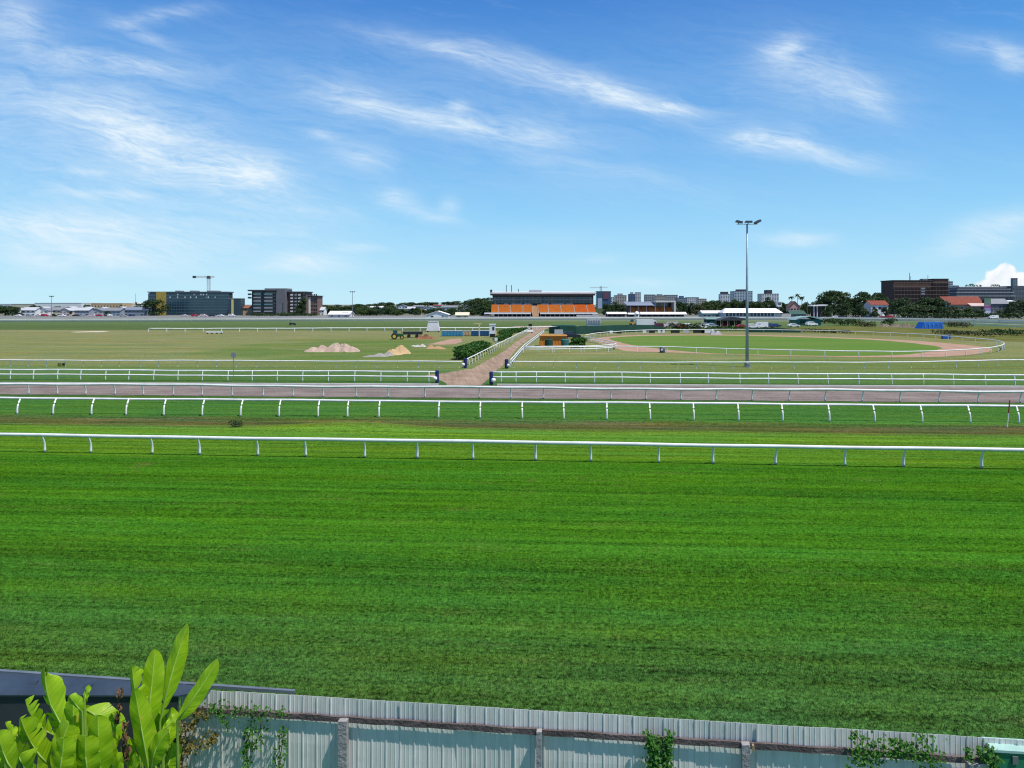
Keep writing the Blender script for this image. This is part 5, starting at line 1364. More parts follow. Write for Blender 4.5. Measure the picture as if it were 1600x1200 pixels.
for a in (778.1, 797.1, 817.3, 857.4, 877.5, 898.6, 919):
    mb = MB(); nst = 24
    for q in range(nst): mb.box(gl(a-.55), gl(a+.55), 1+14*q/nst, 1+14*(q+1)/nst, zt0+(zt1-zt0)*q/nst, zt0+(zt1-zt0)*q/nst+.45)
    mb.build('aisle', M('pale_aisle_step', (.62,.48,.38), (.55,.42,.33), .6), gs)
mb = MB(); nst = 30
for q in range(nst): mb.box(gl(831.8), gl(841.4), -6+21*q/nst, -6+21*(q+1)/nst, 0, (zt1-.5)*(q+1)/nst)
mb.build('central_stair', M('tan_stair', (.55,.36,.20), (.46,.29,.16), .5), gs)
for a in (832, 841.2):
    mb = MB(); mb.tube([(gl(a),-6,1.1),(gl(a),15,zt1+.6)], .07, 6); mb.build('handrail', CREAM, gs)
# canopy roofs in front of the concourse
for a, b in ((757,829.5),(843.5,933)):
    mb = MB(); mb.hull8([(gl(a),-6,gz(490.6)),(gl(b),-6,gz(490.6)),(gl(b),1.5,gz(490.0)),(gl(a),1.5,gz(490.0))], [(gl(a),-6,gz(489.4)),(gl(b),-6,gz(489.4)),(gl(b),1.5,gz(488.6)),(gl(a),1.5,gz(488.6))])
    mb.build('canopy', M('pale_canopy_roof', (.62,.62,.64), (.54,.54,.56), .3, .5), gs)
    n = int((b-a)/7)
    for i in range(n+1):
        mb = MB(); x = gl(a+1+(b-a-2)*i/n); mb.box(x-.12,x+.12,-5.7,-5.46,0,gz(490.7)); mb.build('column', PALEGREY, gs)
# glazed upper storey
yb = 15.2
mb = MB(); mb.box(gl(768.5), gl(930.5), yb, 26, zt1-.6, gz(457.6)); mb.build('upper_storey', M('upper_wall_dark', (.03,.035,.045), (.04,.045,.055), .3), gs)
n = 26
for k in range(n):
    a = 769+161*k/n; b = 769+161*(k+1)/n-.5
    for y0_, y1_ in ((474,468.6),(467.6,463.6)):
        mb = MB(); mb.box(gl(a), gl(b), yb-.12, yb-.01, gz(y0_), gz(y1_)); mb.build('window', BLUEGLASS if k % 5 else GLASS, gs)
mb = MB(); mb.box(gl(768.5), gl(930.5), yb-1.2, yb-.13, gz(468.35), gz(467.85)); mb.build('balcony_edge', PALEGREY, gs)
for a, b in ((772,775),(787,794),(799,816),(819,830),(847,860),(863,884),(886,898)):
    mb = MB(); mb.box(gl(a), gl(b), yb-1.4, yb-.7, gz(476), gz(474.3)); mb.build('parapet', M('pale_parapet', (.5,.54,.58), (.38,.42,.47), .4), gs)
# roof: deep slab reaching forward, dark soffit
mb = MB(); mb.prismx([(11.5,gz(458.6)),(11.5,gz(456.6)),(27,gz(454.2)),(27,gz(456.5)),(16,gz(457.8))], gl(764.5), gl(934)); mb.build('roof', M('pale_roof_sheet', (.60,.58,.57), (.50,.49,.48), .15, .6), gs)
mb = MB(); mb.prismx([(11.9,gz(461.2)),(11.6,gz(458.65)),(15,gz(457.9)),(15,gz(461.4))], gl(765.5), gl(933)); mb.build('soffit_beam', M('brown_grey_fascia', (.10,.088,.082), (.075,.066,.062), .2), gs)
for a in (769.5, 930.5, 809, 850, 890):
    mb = MB(); mb.box(gl(a)-.2, gl(a)+.2, 14.6, 15.0, zt1, gz(457.95)); mb.build('column', DARKGREY, gs)
mb = MB(); mb.box(gl(765), gl(768), 12, 20, gz(460.5), gz(452)); mb.build('end_fin', DARKGREY, gs)
for a, t_ in ((791,444.5),(799.3,445),(810,451)):
    mb = MB(); mb.tube([(gl(a),8,gz(456)),(gl(a),8,gz(t_))], .22, 6); mb.build('roof_mast', DARKGREY, gs)
mb = MB(); mb.box(gl(828), gl(848), 18, 22, gz(455.2), gz(452.2)); mb.build('roof_plant', PALEGREY, gs)
mb = MB(); mb.box(gl(899), gl(933), -9, -8.6, 0, gz(491.8)); mb.build('front_wall', M('pale_concrete', (.52,.5,.49), (.43,.42,.41), .3), gs)
# second stand
Y2 = 520.0; s2 = Y2/F; x2 = wx(1017, Y2); ss = thing('small_grandstand', 'smaller old grandstand with a blue grey roof and a framed white end bay', 'grandstand', (x2, Y2, 0))
def l2(px): return (px-1017)*s2
def z2(py): return wz(py, Y2)
mb = MB(); mb.box(l2(984), l2(1053), 10, 16, 0, z2(473)); mb.build('back_wall', M('stand_back_wall', (.05,.05,.055), (.07,.07,.075), .3), ss)
mb = MB()
for q in range(8): mb.box(l2(985), l2(1053), q*1.2, q*1.2+1.19, 0, z2(488.5)+(z2(481)-z2(488.5))*(q+1)/8)
mb.build('terrace', M('brown_terrace', (.32,.17,.09), (.24,.12,.07), .3), ss)
for i in range(7):
    mb = MB()
    for q in range(8): mb.box(l2(986+9.6*i), l2(994.5+9.6*i), q*1.2+.5, q*1.2+1.0, z2(488.5)+(z2(481)-z2(488.5))*(q+1)/8+.01, z2(488.5)+(z2(481)-z2(488.5))*(q+1)/8+.55)
    mb.build('seat_block', ORANGE2, ss)
mb = MB(); mb.prismx([(-1.5,z2(477.8)),(-1.5,z2(476.8)),(16.5,z2(471.2)),(16.5,z2(472.6))], l2(979), l2(1023.5)); mb.build('roof', M('blue_grey_roof', (.24,.27,.33), (.19,.215,.27), .3, .5), ss)
mb = MB(); mb.box(l2(1024), l2(1055), -1.5, 16, z2(472.2), z2(469.8)); mb.box(l2(1052.8), l2(1055), -1.5, 16, 0, z2(472.21)); mb.build('end_bay_frame', M('white_frame_render', (.60,.59,.57), (.52,.51,.5), .3), ss)
for a in (985, 997, 1010, 1023.5, 1038):
    mb = MB(); mb.box(l2(a)-.15, l2(a)+.15, -.6, -.3, 0, z2(477 if a < 1023 else 472.3)); mb.build('column', PALEGREY, ss)
mb = MB(); mb.box(l2(1025), l2(1052), 9.8, 9.98, z2(479), z2(473.5)); mb.build('upper_glazing', GLASS, ss)
# marquees
def marquee(label, x0, x1, yt, ye, yb, Y, legs=6, wall=None, name='marquee', cat='marquee'):
    s = Y/F; X = wx((x0+x1)/2, Y); w = (x1-x0)*s; r = thing(name, label, cat, (X, Y, 0)); ze, zt = wz(ye,Y), wz(yt,Y)
    mb = MB(); mb.prismx([(-.3,ze-.25),(-.3,ze),(4,zt),(8.3,ze),(8.3,ze-.25)], -w/2, w/2); mb.build('roof', M('marquee_canvas', (.80,.80,.80), (.70,.70,.71), .3, .8), r)
    for i in range(legs):
        for y in (0, 8):
            mb = MB(); x = -w/2+.2+(w-.4)*i/(legs-1); mb.box(x-.1,x+.1,y-.1,y+.1,0,ze-.26); mb.build('leg', STEEL, r)
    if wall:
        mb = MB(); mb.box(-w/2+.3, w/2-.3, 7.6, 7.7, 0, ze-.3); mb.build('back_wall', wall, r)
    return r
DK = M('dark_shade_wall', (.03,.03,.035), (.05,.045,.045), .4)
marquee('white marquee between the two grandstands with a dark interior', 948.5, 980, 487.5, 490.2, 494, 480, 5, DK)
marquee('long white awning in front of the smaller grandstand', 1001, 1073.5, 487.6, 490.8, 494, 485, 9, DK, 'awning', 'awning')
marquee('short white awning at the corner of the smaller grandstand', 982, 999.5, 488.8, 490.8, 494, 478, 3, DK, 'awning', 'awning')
p = gp(995, 496.5); r = thing('white_kiosk', 'white domed kiosk below the smaller grandstand', 'kiosk', p)
mb = MB(); mb.lathe([(1.4,0),(1.4,2.4),(1.7,2.42),(1.2,3.4),(.1,4.1)], 12); mb.build('body', WHITEP, r); window(r, 0, -1.42, 1.0, 1.1, 1.0)
# white hall with window row
Yh = 440.0; s = Yh/F; hx_ = wx(1178, Yh); hall = thing('white_hall', 'long white function hall with a row of dark square windows behind the mast', 'hall', (hx_, Yh, 0))
lz = lambda py: wz(py, Yh); lx = lambda px: (px-1178)*s
mb = MB(); mb.box(lx(1131.5), lx(1212), 0, 10, 0, lz(488.6)); mb.build('wall', M('shaded_white_wall', (.52,.58,.62), (.45,.5,.55), .3), hall)  # white wall, its bluish shade painted into the colour
mb = MB(); mb.hull8([(lx(1129),-.8,lz(488.7)),(lx(1223),-.8,lz(488.7)),(lx(1223),10.8,lz(488.7)),(lx(1129),10.8,lz(488.7))], [(lx(1136.5),4.2,lz(481.8)),(lx(1216.5),4.2,lz(481.8)),(lx(1216.5),5.8,lz(481.8)),(lx(1136.5),5.8,lz(481.8))]); mb.build('roof', M('white_roof', (.78,.78,.77), (.70,.70,.70), .2, .6), hall)
for i in range(14):
    x = 1136.3+5.45*i
    w_ = window(hall, lx(x), 0, lz(494), 1.5, lz(489.1)-lz(494), M('dark_blue_glass', (.01,.016,.04), (.015,.02,.05), .3, .15, 0, 0, .7))
mb = MB(); mb.prismx([(-.2,0),(0,0),(0,lz(490)),(-.2,lz(490))], lx(1212.2), lx(1236)); mb.build('ramp_wall', M('pale_concrete', (.52,.5,.49)), hall)
Yl = 450.0; house('low white pavilion joined to the near end of the white hall', 1098, 1130.5, 485.8, Yl, 10, M('sage_wall', (.25,.38,.36), (.2,.31,.3), .3), WHITEP, 1, 'x', 0.0, name='pavilion', eave=.66, nwin=5, cat='pavilion')
p = gp(1217, 494); r = thing('judges_tower', 'small white box tower on a post above the end of the white hall', 'tower', (wx(1217,480), 480, 0))
mb = MB(); mb.box(-.5,.5,-.5,.5,0,wz(479.2,480)); mb.build('post', MIDGREY, r); mb = MB(); mb.box(-1.35,1.35,-1.3,1.3,wz(479.1,480),wz(471.8,480)); mb.build('cabin', WHITEP, r); window(r, 0, -1.3, wz(476.5,480), 1.8, 1.2)
mb = MB(); mb.box(-1.6,1.6,-1.6,1.6,wz(471.78,480),wz(471.2,480)); mb.build('roof', WHITEP, r)

# ================================================================== west side buildings
# teal glass office
YO = 560.0; so_ = YO/F; ox = wx(293.5, YO); off = thing('office_building', 'long teal glass office block with one tall gold panel', 'office building', (ox, YO, 0))
lx = lambda px: (px-293.5)*so_; lz = lambda py: wz(py, YO)
mb = MB(); mb.box(lx(233), lx(355), .4, 11, 0, lz(457.2)); mb.build('core_wall', M('dark_core', (.025,.03,.035), (.035,.04,.045), .2), off)
zf = [lz(492.2)+(lz(458)-lz(492.2))*k/8 for k in range(9)]
for k in range(8):
    mb = MB(); mb.box(lx(231.5), lx(244), 0, .39, zf[k]+.25, zf[k+1]-.15); mb.build('glazing_band', BLUEGLASS, off)
    mb = MB(); mb.box(lx(260), lx(356.5), 0, .39, zf[k]+.25, zf[k+1]-.15); mb.build('glazing_band', BLUEGLASS, off)
    mb = MB(); mb.box(lx(231), lx(357), -.12, .42, zf[k]-.14, zf[k]+.24); mb.build('spandrel', M('teal_spandrel', (.11,.16,.19), (.08,.12,.15), .2, .4), off)
rnd = random.Random(12)
for k, n_, st_ in ((6, 9, 0), (7, 5, 1)):
    for i in range(n_):
        x = 264 + rnd.random()*88; mb = MB(); mb.box(lx(x), lx(x+1.8), -.02, -.001, zf[k]+.5, zf[k+1]-.4); mb.build('window', M('bright_window', (.6,.66,.68), (.5,.56,.6), .5, .3), off)
for i in range(25):
    x = 260+96.5*i/24
    mb = MB(); mb.box(lx(x)-.09, lx(x)+.09, -.2, -.121, zf[0], zf[8]); mb.build('mullion', M('teal_mullion', (.09,.13,.16)), off)
mb = MB(); mb.box(lx(244.3), lx(259.8), -.6, .39, lz(484), lz(456)); mb.build('gold_panel', GOLD, off)
mb = MB(); mb.box(lx(246), lx(259.8), -.4, .39, 0, lz(485)); mb.build('gold_panel', GOLD, off)
for i in range(13):
    x = 263+7.6*i
    mb = MB(); mb.box(lx(x)-.25, lx(x)+.25, -.4, .1, 0, zf[0]-.15); mb.build('column', WHITEP, off)
mb = MB(); mb.box(lx(230.5), lx(356.5), -.3, 11.5, lz(457.15), lz(455.6)); mb.build('roof', M('roof_edge_grey', (.10,.14,.16), (.08,.11,.13)), off)
for a, b in ((268,275),(291,300),(318,334)):
    mb = MB(); mb.box(lx(a), lx(b), 6, 14, lz(455.58), lz(453.8)); mb.build('roof_plant', MIDGREY, off)
ann = flatbox('narrow dark glass annex with a yellow stripe beside the teal office', 357, 373.5, 467, 552, 12, M('annex_wall', (.03,.06,.085), (.025,.05,.07), .2), 6, 4, 'office_annex', 'office building', BLUEGLASS)
mb = MB(); s_ = 552/F; mb.box(-3.6*s_, -.2*s_, -.35, -.07, .3, wz(467.8,552)); mb.build('yellow_stripe', M('pale_yellow_cladding', (.62,.52,.2), (.54,.45,.17), .4), ann)
# tower crane
YC_ = 640.0; s_ = YC_/F; cx = wx(326, YC_); cr = thing('tower_crane', 'tower crane standing behind the teal office block', 'crane', (cx, YC_, 0))
def lattice(mb, p, q, w, n, rad=.14):
    p, q = Vector(p), Vector(q); d = (q-p).normalized(); a = Vector((0,1,0)); b = d.cross(a).normalized()
    cs = [(a*sx+b*sy)*w/2 for sx, sy in ((1,1),(1,-1),(-1,-1),(-1,1))]
    for c in cs: mb.tube([p+c, q+c], rad, 4)
    for k in range(n):
        u0, u1 = p+(q-p)*k/n, p+(q-p)*(k+1)/n
        for e in range(4): mb.tube([u0+cs[e], u1+cs[(e+1)%4]], rad*.6, 3)
CRM = M('crane_paint', (.40,.38,.40), (.33,.31,.33), .5)
mb = MB(); lattice(mb, (0,0,0), (0,0,wz(434,YC_)), 2.0, 18); mb.build('mast', CRM, cr)
mb = MB(); lattice(mb, (-12.5,0,wz(432.4,YC_)), (0,0,wz(432.4,YC_)), 1.2, 12); mb.build('jib', CRM, cr)
mb = MB(); lattice(mb, (0,0,wz(432.6,YC_)), (5.0,0,wz(432.6,YC_)), 1.2, 4); mb.build('counter_jib', CRM, cr)
mb = MB(); mb.box(-13.6,-11.2,-1,1,wz(434.6,YC_),wz(431,YC_)); mb.build('counterweight', M('crane_dark', (.07,.07,.085)), cr)
mb = MB(); mb.hull8([(-1.4,-1.3,wz(435.4,YC_)),(1.4,-1.3,wz(435.4,YC_)),(1.4,1.3,wz(435.4,YC_)),(-1.4,1.3,wz(435.4,YC_))], [(-1.1,-1,wz(431,YC_)),(1.1,-1,wz(431,YC_)),(1.1,1,wz(431,YC_)),(-1.1,1,wz(431,YC_))]); mb.build('cab', M('crane_dark', (.07,.07,.085)), cr)
# stepped house between the blocks
house('tan brick terrace house with reddish roofs between the office annex and the brown apartments', 375, 394, 477, 560, 10, TAN, M('red_brown_roof', (.24,.10,.06), (.18,.08,.05), .4, .7, 0, .2), 2, 'x', 0.0, eave=.7, nwin=3)
# brown apartment block
YA = 545.0; sa = YA/F; ax = wx(440, YA); apt = thing('apartment_block', 'dark seven storey apartment block with balconies stepping away beside the grandstand side trees', 'apartment block', (ax, YA, 0))
apt['label'] = 'dark balconied apartment block with a grey stair tower in its middle'
lx = lambda px: (px-440)*sa; lz = lambda py: wz(py, YA)
AW = M('slate_render', (.085,.085,.10), (.065,.065,.078), .25); AB = M('brown_render', (.15,.10,.085), (.11,.075,.065), .25)
BAL = M('balcony_panel', (.30,.31,.34), (.24,.25,.275), .5, .5); BALW = M('white_balcony', (.66,.64,.64), (.58,.56,.56), .5)
mb = MB(); mb.box(lx(393.5), lx(432.5), 0, 18, 0, lz(455)); mb.build('front_wing', AW, apt)
mb = MB(); mb.box(lx(388.5), lx(434), -2.2, 18.5, lz(454.95), lz(452.8)); mb.build('roof', DARKGREY, apt)
mb = MB(); mb.box(lx(432.6), lx(446.5), -1.6, 16, 0, lz(451.2)); mb.build('stair_tower', M('tower_grey', (.15,.15,.165), (.12,.12,.135), .2), apt)
mb = MB(); mb.box(lx(412), lx(446.8), 2, 15, lz(452.78), lz(450.4)); mb.build('roof_plant', MIDGREY, apt)
mb = MB(); mb.box(lx(442), lx(443.8), -1.66, -1.61, .5, lz(473)); mb.build('stair_glazing', GLASS, apt)
fl = 7; zz = [0+(lz(455.5))*k/fl for k in range(fl+1)]
for k in range(1, fl):
    for a, b in ((398,408.5),(414.5,426.5)):
        x = (lx(a)+lx(b))/2; w_ = lx(b)-lx(a)
        o = window(apt, x, 0, zz[k]+1.0, w_, zz[k+1]-zz[k]-1.2)
        mb = MB(); mb.box(lx(a-.8), lx(b+.8), -2.0, -.07, zz[k]-.1, zz[k]+.12); bl = mb.build('balcony', AW, apt)
        mb = MB(); mb.box(lx(a-.6), lx(b+.6), -2.05, -1.95, zz[k]+.125, zz[k]+1.05); mb.build('balustrade', BAL if k % 3 else M('teal_balustrade', (.12,.24,.28), (.1,.2,.24)), bl)
    for a in (428.8,):
        window(apt, lx(a), 0, zz[k]+.9, 1.6, 1.3)
    if k > 4:
        mb = MB(); mb.box(lx(388.7), lx(394.5), -2, 0-.05, zz[k]-.15, zz[k]+.15); bl = mb.build('balcony', AW, apt)
        mb = MB(); mb.box(lx(388.7), lx(394.5), -2.06, -1.96, zz[k]+.155, zz[k]+1.1); mb.build('balustrade', DARKGREY, bl)
# brown wing with white balconies
mb = MB(); mb.box(lx(446.8), lx(476), 4, 20, 0, lz(456.8)); mb.build('brown_wing', AB, apt)
mb = MB(); mb.box(lx(446.6), lx(477.5), 2.4, 20.5, lz(456.78), lz(455.3)); mb.build('roof', DARKGREY, apt)
z6 = [lz(456.8)*k/7 for k in range(8)]
for k in range(7):
    for a, b, mt in ((448,450.5,AB),(452.5,456.3,BALW),(459,462,BAL),(464.5,468,BALW),(471,474.5,AB)):
        o = window(apt, (lx(a)+lx(b))/2, 4, z6[k]+.9, lx(b)-lx(a), z6[k+1]-z6[k]-1.1)
        if mt is not AB:
            mb = MB(); mb.box(lx(a-.5), lx(b+.5), 2.2, 3.93, z6[k]-.1, z6[k]+.1); bl = mb.build('balcony', AB, apt)
            mb = MB(); mb.box(lx(a-.3), lx(b+.3), 2.15, 2.25, z6[k]+.105, z6[k]+1.1); mb.build('balustrade', mt, bl)
mb = MB(); mb.box(lx(476.3), lx(491), 9, 24, 0, lz(462.6)); mb.build('end_wing', M('red_brown_brick', (.20,.12,.10), (.16,.095,.08), .3), apt)
mb = MB(); mb.box(lx(476.2), lx(492.5), 8, 24.5, lz(462.58), lz(461.6)); mb.build('roof', DARKGREY, apt)
mb = MB(); mb.box(lx(477), lx(480), 8.6, 8.98, 1.0, lz(464)); mb.build('pale_panel', WHITEP, apt)
for k in range(6):
    for a in (482.3, 486, 489.3): window(apt, lx(a), 9, .8+k*2.75, 1.1, 1.5)
# row of houses at the far west
HG = 'pale houses beyond the western picket fence'
hs_ = [(33,55,480.5,'x',WHITEP,PALEGREY,'white house with teal tinted glass just past the dark western trees'),(55,75,481.5,'z',WHITEP,MIDGREY,'white gabled house second along from the dark western trees'),(75,95,480.5,'x',CREAM,MIDGREY,'cream house with a grey roof in the western row'),
 (93,109,481.5,'z',M('pinkish_render',(.58,.48,.46),(.5,.42,.4),.3),PALEGREY,'pinkish gabled house in the western row'),(112,139,481,'x',M('blue_grey_render',(.30,.35,.42),(.25,.29,.36),.3),PALEGREY,'blue grey house standing before the tan building'),
 (139,160,482,'z',PALEGREY,MIDGREY,'pale grey gabled house below the tan building'),(161,188,481.5,'x',M('blue_grey_render',(.30,.35,.42)),MIDGREY,'long blue grey house at the end of the tan building'),(194,231,480,'x',M('slate_blue_render',(.22,.26,.33),(.18,.215,.28),.3),M('slate_blue_roof',(.20,.23,.29),(.16,.19,.24),.3,.5),'slate blue house with a big roof beside the teal office')]
for i, (a, b, yt, rd, wl, rf, lab) in enumerate(hs_):
    house(lab, a, b, yt, 525+6*(i % 3), 9, wl, rf, 2, 'x' if rd == 'x' else 'y', 0.0, group=HG, nwin=max(3,int((b-a)/6)), eave=.66)
for a, b_, yt, lab in ((8,31,481,'pale house half behind the dark western trees'),(57,73,479.5,'white house peeping over the white gabled house'),(99,116,479.2,'white house behind the pinkish gabled house'),(124,142,479.6,'white house behind the blue grey and pale grey houses'),(150,166,480,'white house between the pale grey and long blue grey houses'),(178,197,479.4,'white house behind the join of the long blue grey and slate blue houses')):
    house(lab, a, b_, yt, 600, 9, WHITEP, PALEGREY, 2, 'y', 0.0, group=HG, nwin=3, eave=.7)
flatbox('long white warehouse with a flat roof above the western houses', 54, 127, 473.8, 760, 40, WHITEP, 1, 9, 'warehouse', 'warehouse', winw=.5, winh=.25, sides=False, roofmat=WHITEP)
flatbox('beige low warehouse above the dark western trees', 18, 54, 475.4, 780, 30, CREAM, 1, 6, 'warehouse', 'warehouse', winw=.5, winh=.25, sides=False, roofmat=CREAM)
flatbox('tan flat roofed building above the blue grey houses', 142, 190, 474.5, 700, 25, TAN, 2, 10, 'tan_building', 'building', winw=.35, winh=.3, sides=False, roofmat=TAN)
flatbox('white stepped building between the tan building and the teal office', 198, 221, 472.4, 720, 20, WHITEP, 2, 5, 'white_building', 'building', winw=.4, winh=.3, sides=False, cap=WHITEP, caph=2.2, roofmat=WHITEP)
flatbox('distant white shed on the western skyline', -40, 20, 475.4, 840, 40, WHITEP, 1, 8, 'warehouse', 'warehouse', winw=.4, winh=.2, sides=False, roofmat=WHITEP)
def lightpole(label, px, ytop, Y, arms=True, rad=.14):
    r = thing('light_pole', label, 'light pole', (wx(px,Y), Y, 0)); h = wz(ytop,Y)
    mb = MB(); mb.tube([(0,0,0),(0,0,h)], [rad*1.5, rad], 7); mb.build('pole', STEEL, r)
    if arms:
        mb = MB(); mb.tube([(-1.4,0,h),(1.4,0,h)], .1, 5); mb.build('arm', STEEL, r)
        for x in (-1.3,0,1.3):
            mb = MB(); mb.box(x-.4,x+.4,-.3,.3,h+.1,h+.55); mb.build('lamp_head', DARKGREY, r)
    return r
lightpole('tall slim light pole between the brown apartments and the gable shed', 550.6, 456.5, 470, True, .13)
lightpole('light pole rising over the western houses', 80.5, 463.5, 520, True, .13)
lightpole('slim light pole beside the teal office trees', 212, 459, 540, False, .11)
lightpole('thin pole over the white pavilion near the big eastern trees', 1262, 470, 470, False, .13)
lightpole('white pole in front of the red roofed house', 1479, 466, 455, False, .12)
# parked cars along the western road
cols = [PWHITE,PSILV,PPINK,PRED,PBLK,PWHITE,PBLUE]; nmw = ['white','silver','pale pink','red','black','white','dark blue']
CG = 'cars parked on the road along the western fence'; rnd = random.Random(9)
wher = [(28,0,'in front of the dark western trees'),(46,1,'before the white house with teal tinted glass'),(61,2,'before the white gabled house'),(70,3,'at the join of the white gabled and cream houses'),(83,0,'before the cream house'),(97,5,'before the pinkish gabled house'),
 (118,4,'before the blue grey house under the tan building'),(128,1,'at the corner of the blue grey house under the tan building'),(143,2,'before the pale grey gabled house'),(155,3,'beside the pale grey gabled house'),(170,5,'before the long blue grey house'),(192,1,'between the long blue grey house and the slate blue house'),(206,6,'before the slate blue house'),
 (288,2,'at the middle of the teal office frontage'),(304,3,'below the crane side of the teal office'),(318,2,'straight below the tower crane'),(331,4,'near the annex end of the teal office'),(345,0,'at the very end of the teal office'),(362,5,'before the office annex')]
for px, c, lab in wher:
    Yc = 500+rnd.uniform(-6,6); vehicle(nmw[c]+' car parked '+lab, (wx(px,Yc), Yc, 0), rnd.choice((0,math.pi))+rnd.uniform(-.1,.1), rnd.choice(('car','wagon')), cols[c], CG)
# middle: sheds and hillside houses
house('white gable ended shed with open dark doorway east of the brown apartments', 513, 546, 486.5, 470, 14, M('shed_white', (.62,.60,.58), (.52,.5,.49), .3), M('pale_shed_roof', (.70,.70,.68), (.6,.6,.59), .3, .6), 1, 'x', 0.0, eave=.45, nwin=3, name='gable_shed', cat='shed')
house('small white two storey house beside the end of the brown apartments', 493, 506, 480, 560, 9, WHITEP, PALEGREY, 2, 'x', 0.0, nwin=3)
house('large white gabled tent shed in front of the hillside houses', 667, 700, 486.3, 440, 12, M('marquee_canvas', (.80,.80,.80)), M('marquee_canvas', (.80,.80,.80)), 1, 'y', 0.0, eave=.5, nwin=2, name='gable_tent', cat='tent')
house('cream gabled tent beside the large white gabled tent', 712, 732, 488.5, 445, 9, CREAM, M('cream_canvas', (.66,.60,.44), (.58,.52,.38), .5), 1, 'x', 0.0, eave=.5, nwin=2, name='gable_tent', cat='tent')
hh_ = [(572,598,478.6,820,'x',M('pale_green_render',(.45,.52,.48)),M('pale_shed_roof',(.7,.7,.68)),'pale house with a long roof among dark hillside trees'),(619,637,476.2,800,'y',WHITEP,MIDGREY,'white gabled hillside house with a grey roof west of the others'),
 (636,648,479.6,700,'x',WHITEP,PALEGREY,'low white house tucked under the gabled hillside house'),(646,662,477.2,860,'x',PALEGREY,MIDGREY,'pale grey hillside house behind the orange striped pole'),(661,680,479,760,'y',WHITEP,PALEGREY,'white gabled hillside house above the large white tent'),
 (678,692,476.2,900,'x',WHITEP,TERRA,'white hillside house with a reddish roof'),(690,714,477.6,780,'x',WHITEP,MIDGREY,'wide white hillside house with several windows'),(712,727,482,640,'y',WHITEP,MIDGREY,'white gabled house low behind the cream tent'),(724,741,473.2,820,'y',WHITEP,MIDGREY,'highest white gabled house next to the tall trees by the grandstand'),
 (740,753,478,760,'x',CREAM,PALEGREY,'cream house half hidden by trees near the grandstand')]
for a, b, yt, Yh_, rd, wl, rf, lab in hh_: house(lab, a, b, yt, Yh_, 10, wl, rf, 2, rd, None, group='white houses on the low hill', nwin=4, eave=.62)
p = (wx(659,440), 440, 0); r = thing('striped_pole', 'orange and white pole standing by the large white gabled tent', 'pole', p)
mb = MB(); mb.tube([(0,0,0),(0,0,3.0)], .14, 6); mb.build('lower_pole', WHITEP, r); mb = MB(); mb.tube([(0,0,3.001),(0,0,6.2)], .14, 6); mb.build('upper_pole', ORANGE, r)
# ================================================================== city towers
CB = M('city_blue', (.06,.11,.22), (.05,.09,.18), .1); CGY = M('city_grey', (.32,.33,.35), (.26,.27,.30), .1); CGB = M('city_beige', (.40,.36,.32), (.33,.30,.27), .1); CW_ = M('city_white', (.58,.60,.63), (.5,.52,.55), .1)
YT = 1500.0; CG2 = 'distant city towers'
def tower(label, x0, x1, yt, Y, wall, fl, bays, **k):
    return flatbox(label, x0, x1, yt, Y, (x1-x0)*Y/F*.8, wall, fl, bays, group=CG2, z0=0.0, **k)
tb = tower('blue office tower with a purple brown block right beside the grandstand roof', 933, 954.5, 455.5, 900, CB, 9, 6, glass=BLUEGLASS)
mb = MB(); s_ = 900/F; mb.box(-1.5*s_, 7*s_, -.6, -.1, wz(467,900), wz(457,900)); mb.build('purple_panel', M('purple_brown_cladding', (.17,.07,.11), (.13,.055,.085), .2), tb)
mb = MB(); mb.box(-10*s_, -3*s_, -.6, -.1, 0, wz(466,900)); mb.build('white_panel', M('pale_sky_cladding', (.42,.5,.58), (.3,.38,.48), .1), tb)
tc_ = thing('tower_crane', 'faint crane over the blue tower beside the grandstand', 'crane', (wx(938.7,940), 940, 0))
mb = MB(); lattice(mb, (0,0,0), (0,0,wz(447,940)), 1.8, 20, .16); mb.build('mast', CRM, tc_)
mb = MB(); lattice(mb, (-14,0,wz(449.4,940)), (9,0,wz(449,940)), 1.0, 14, .12); mb.build('jib', CRM, tc_)
tower('grey beige tower with ragged roof plant just east of the blue tower', 961, 979, 458.5, YT, CGB, 9, 5, cap=CGY, caph=4)
tower('low pale block between the blue tower and the grey beige tower', 951, 963, 464.5, YT+150, CW_, 6, 4)
tower('dark blue tower with a white edge', 982.5, 993, 456.5, YT, CB, 11, 4, cap=CGY, caph=4)
tower('slim white tower joined to the dark blue tower', 993, 1001.5, 457, YT+40, CW_, 11, 3)
tower('pale grey tower rising above the blue grey stand roof', 1008.5, 1024, 460.5, YT, CGY, 8, 5)
tower('beige tower behind the framed end bay of the small stand', 1023, 1041, 459.4, YT-80, CGB, 8, 5, cap=CGY, caph=3)
tower('grey tower behind the end bay of the small stand', 1040, 1059, 461, YT, CGY, 8, 6)
tower('blue grey tower with a stepped top past the small stand', 1058, 1074, 462.4, YT-120, M('city_slate', (.20,.24,.30), (.17,.2,.25), .1), 7, 5, cap=CB, caph=4)
tower('low pale grey block at the far end of the city group', 1074, 1092, 464.6, YT+100, CW_, 6, 6)
tower('lowest beige block behind the trees past the city group', 1090, 1104, 467, YT, CGB, 5, 5)
tower('white tower with a dark cap above the trees west of the mast', 1126, 1140.5, 455.8, YT, CW_, 10, 4, cap=M('city_dark_cap', (.05,.05,.06)), caph=5, capw=.75)
tower('broad pale blue tower right behind the floodlight mast', 1147.5, 1176, 452, YT, M('city_pale_blue', (.36,.43,.50), (.3,.36,.43), .1), 11, 7, cap=M('city_dark_cap', (.05,.05,.06)), caph=4, capw=.5)
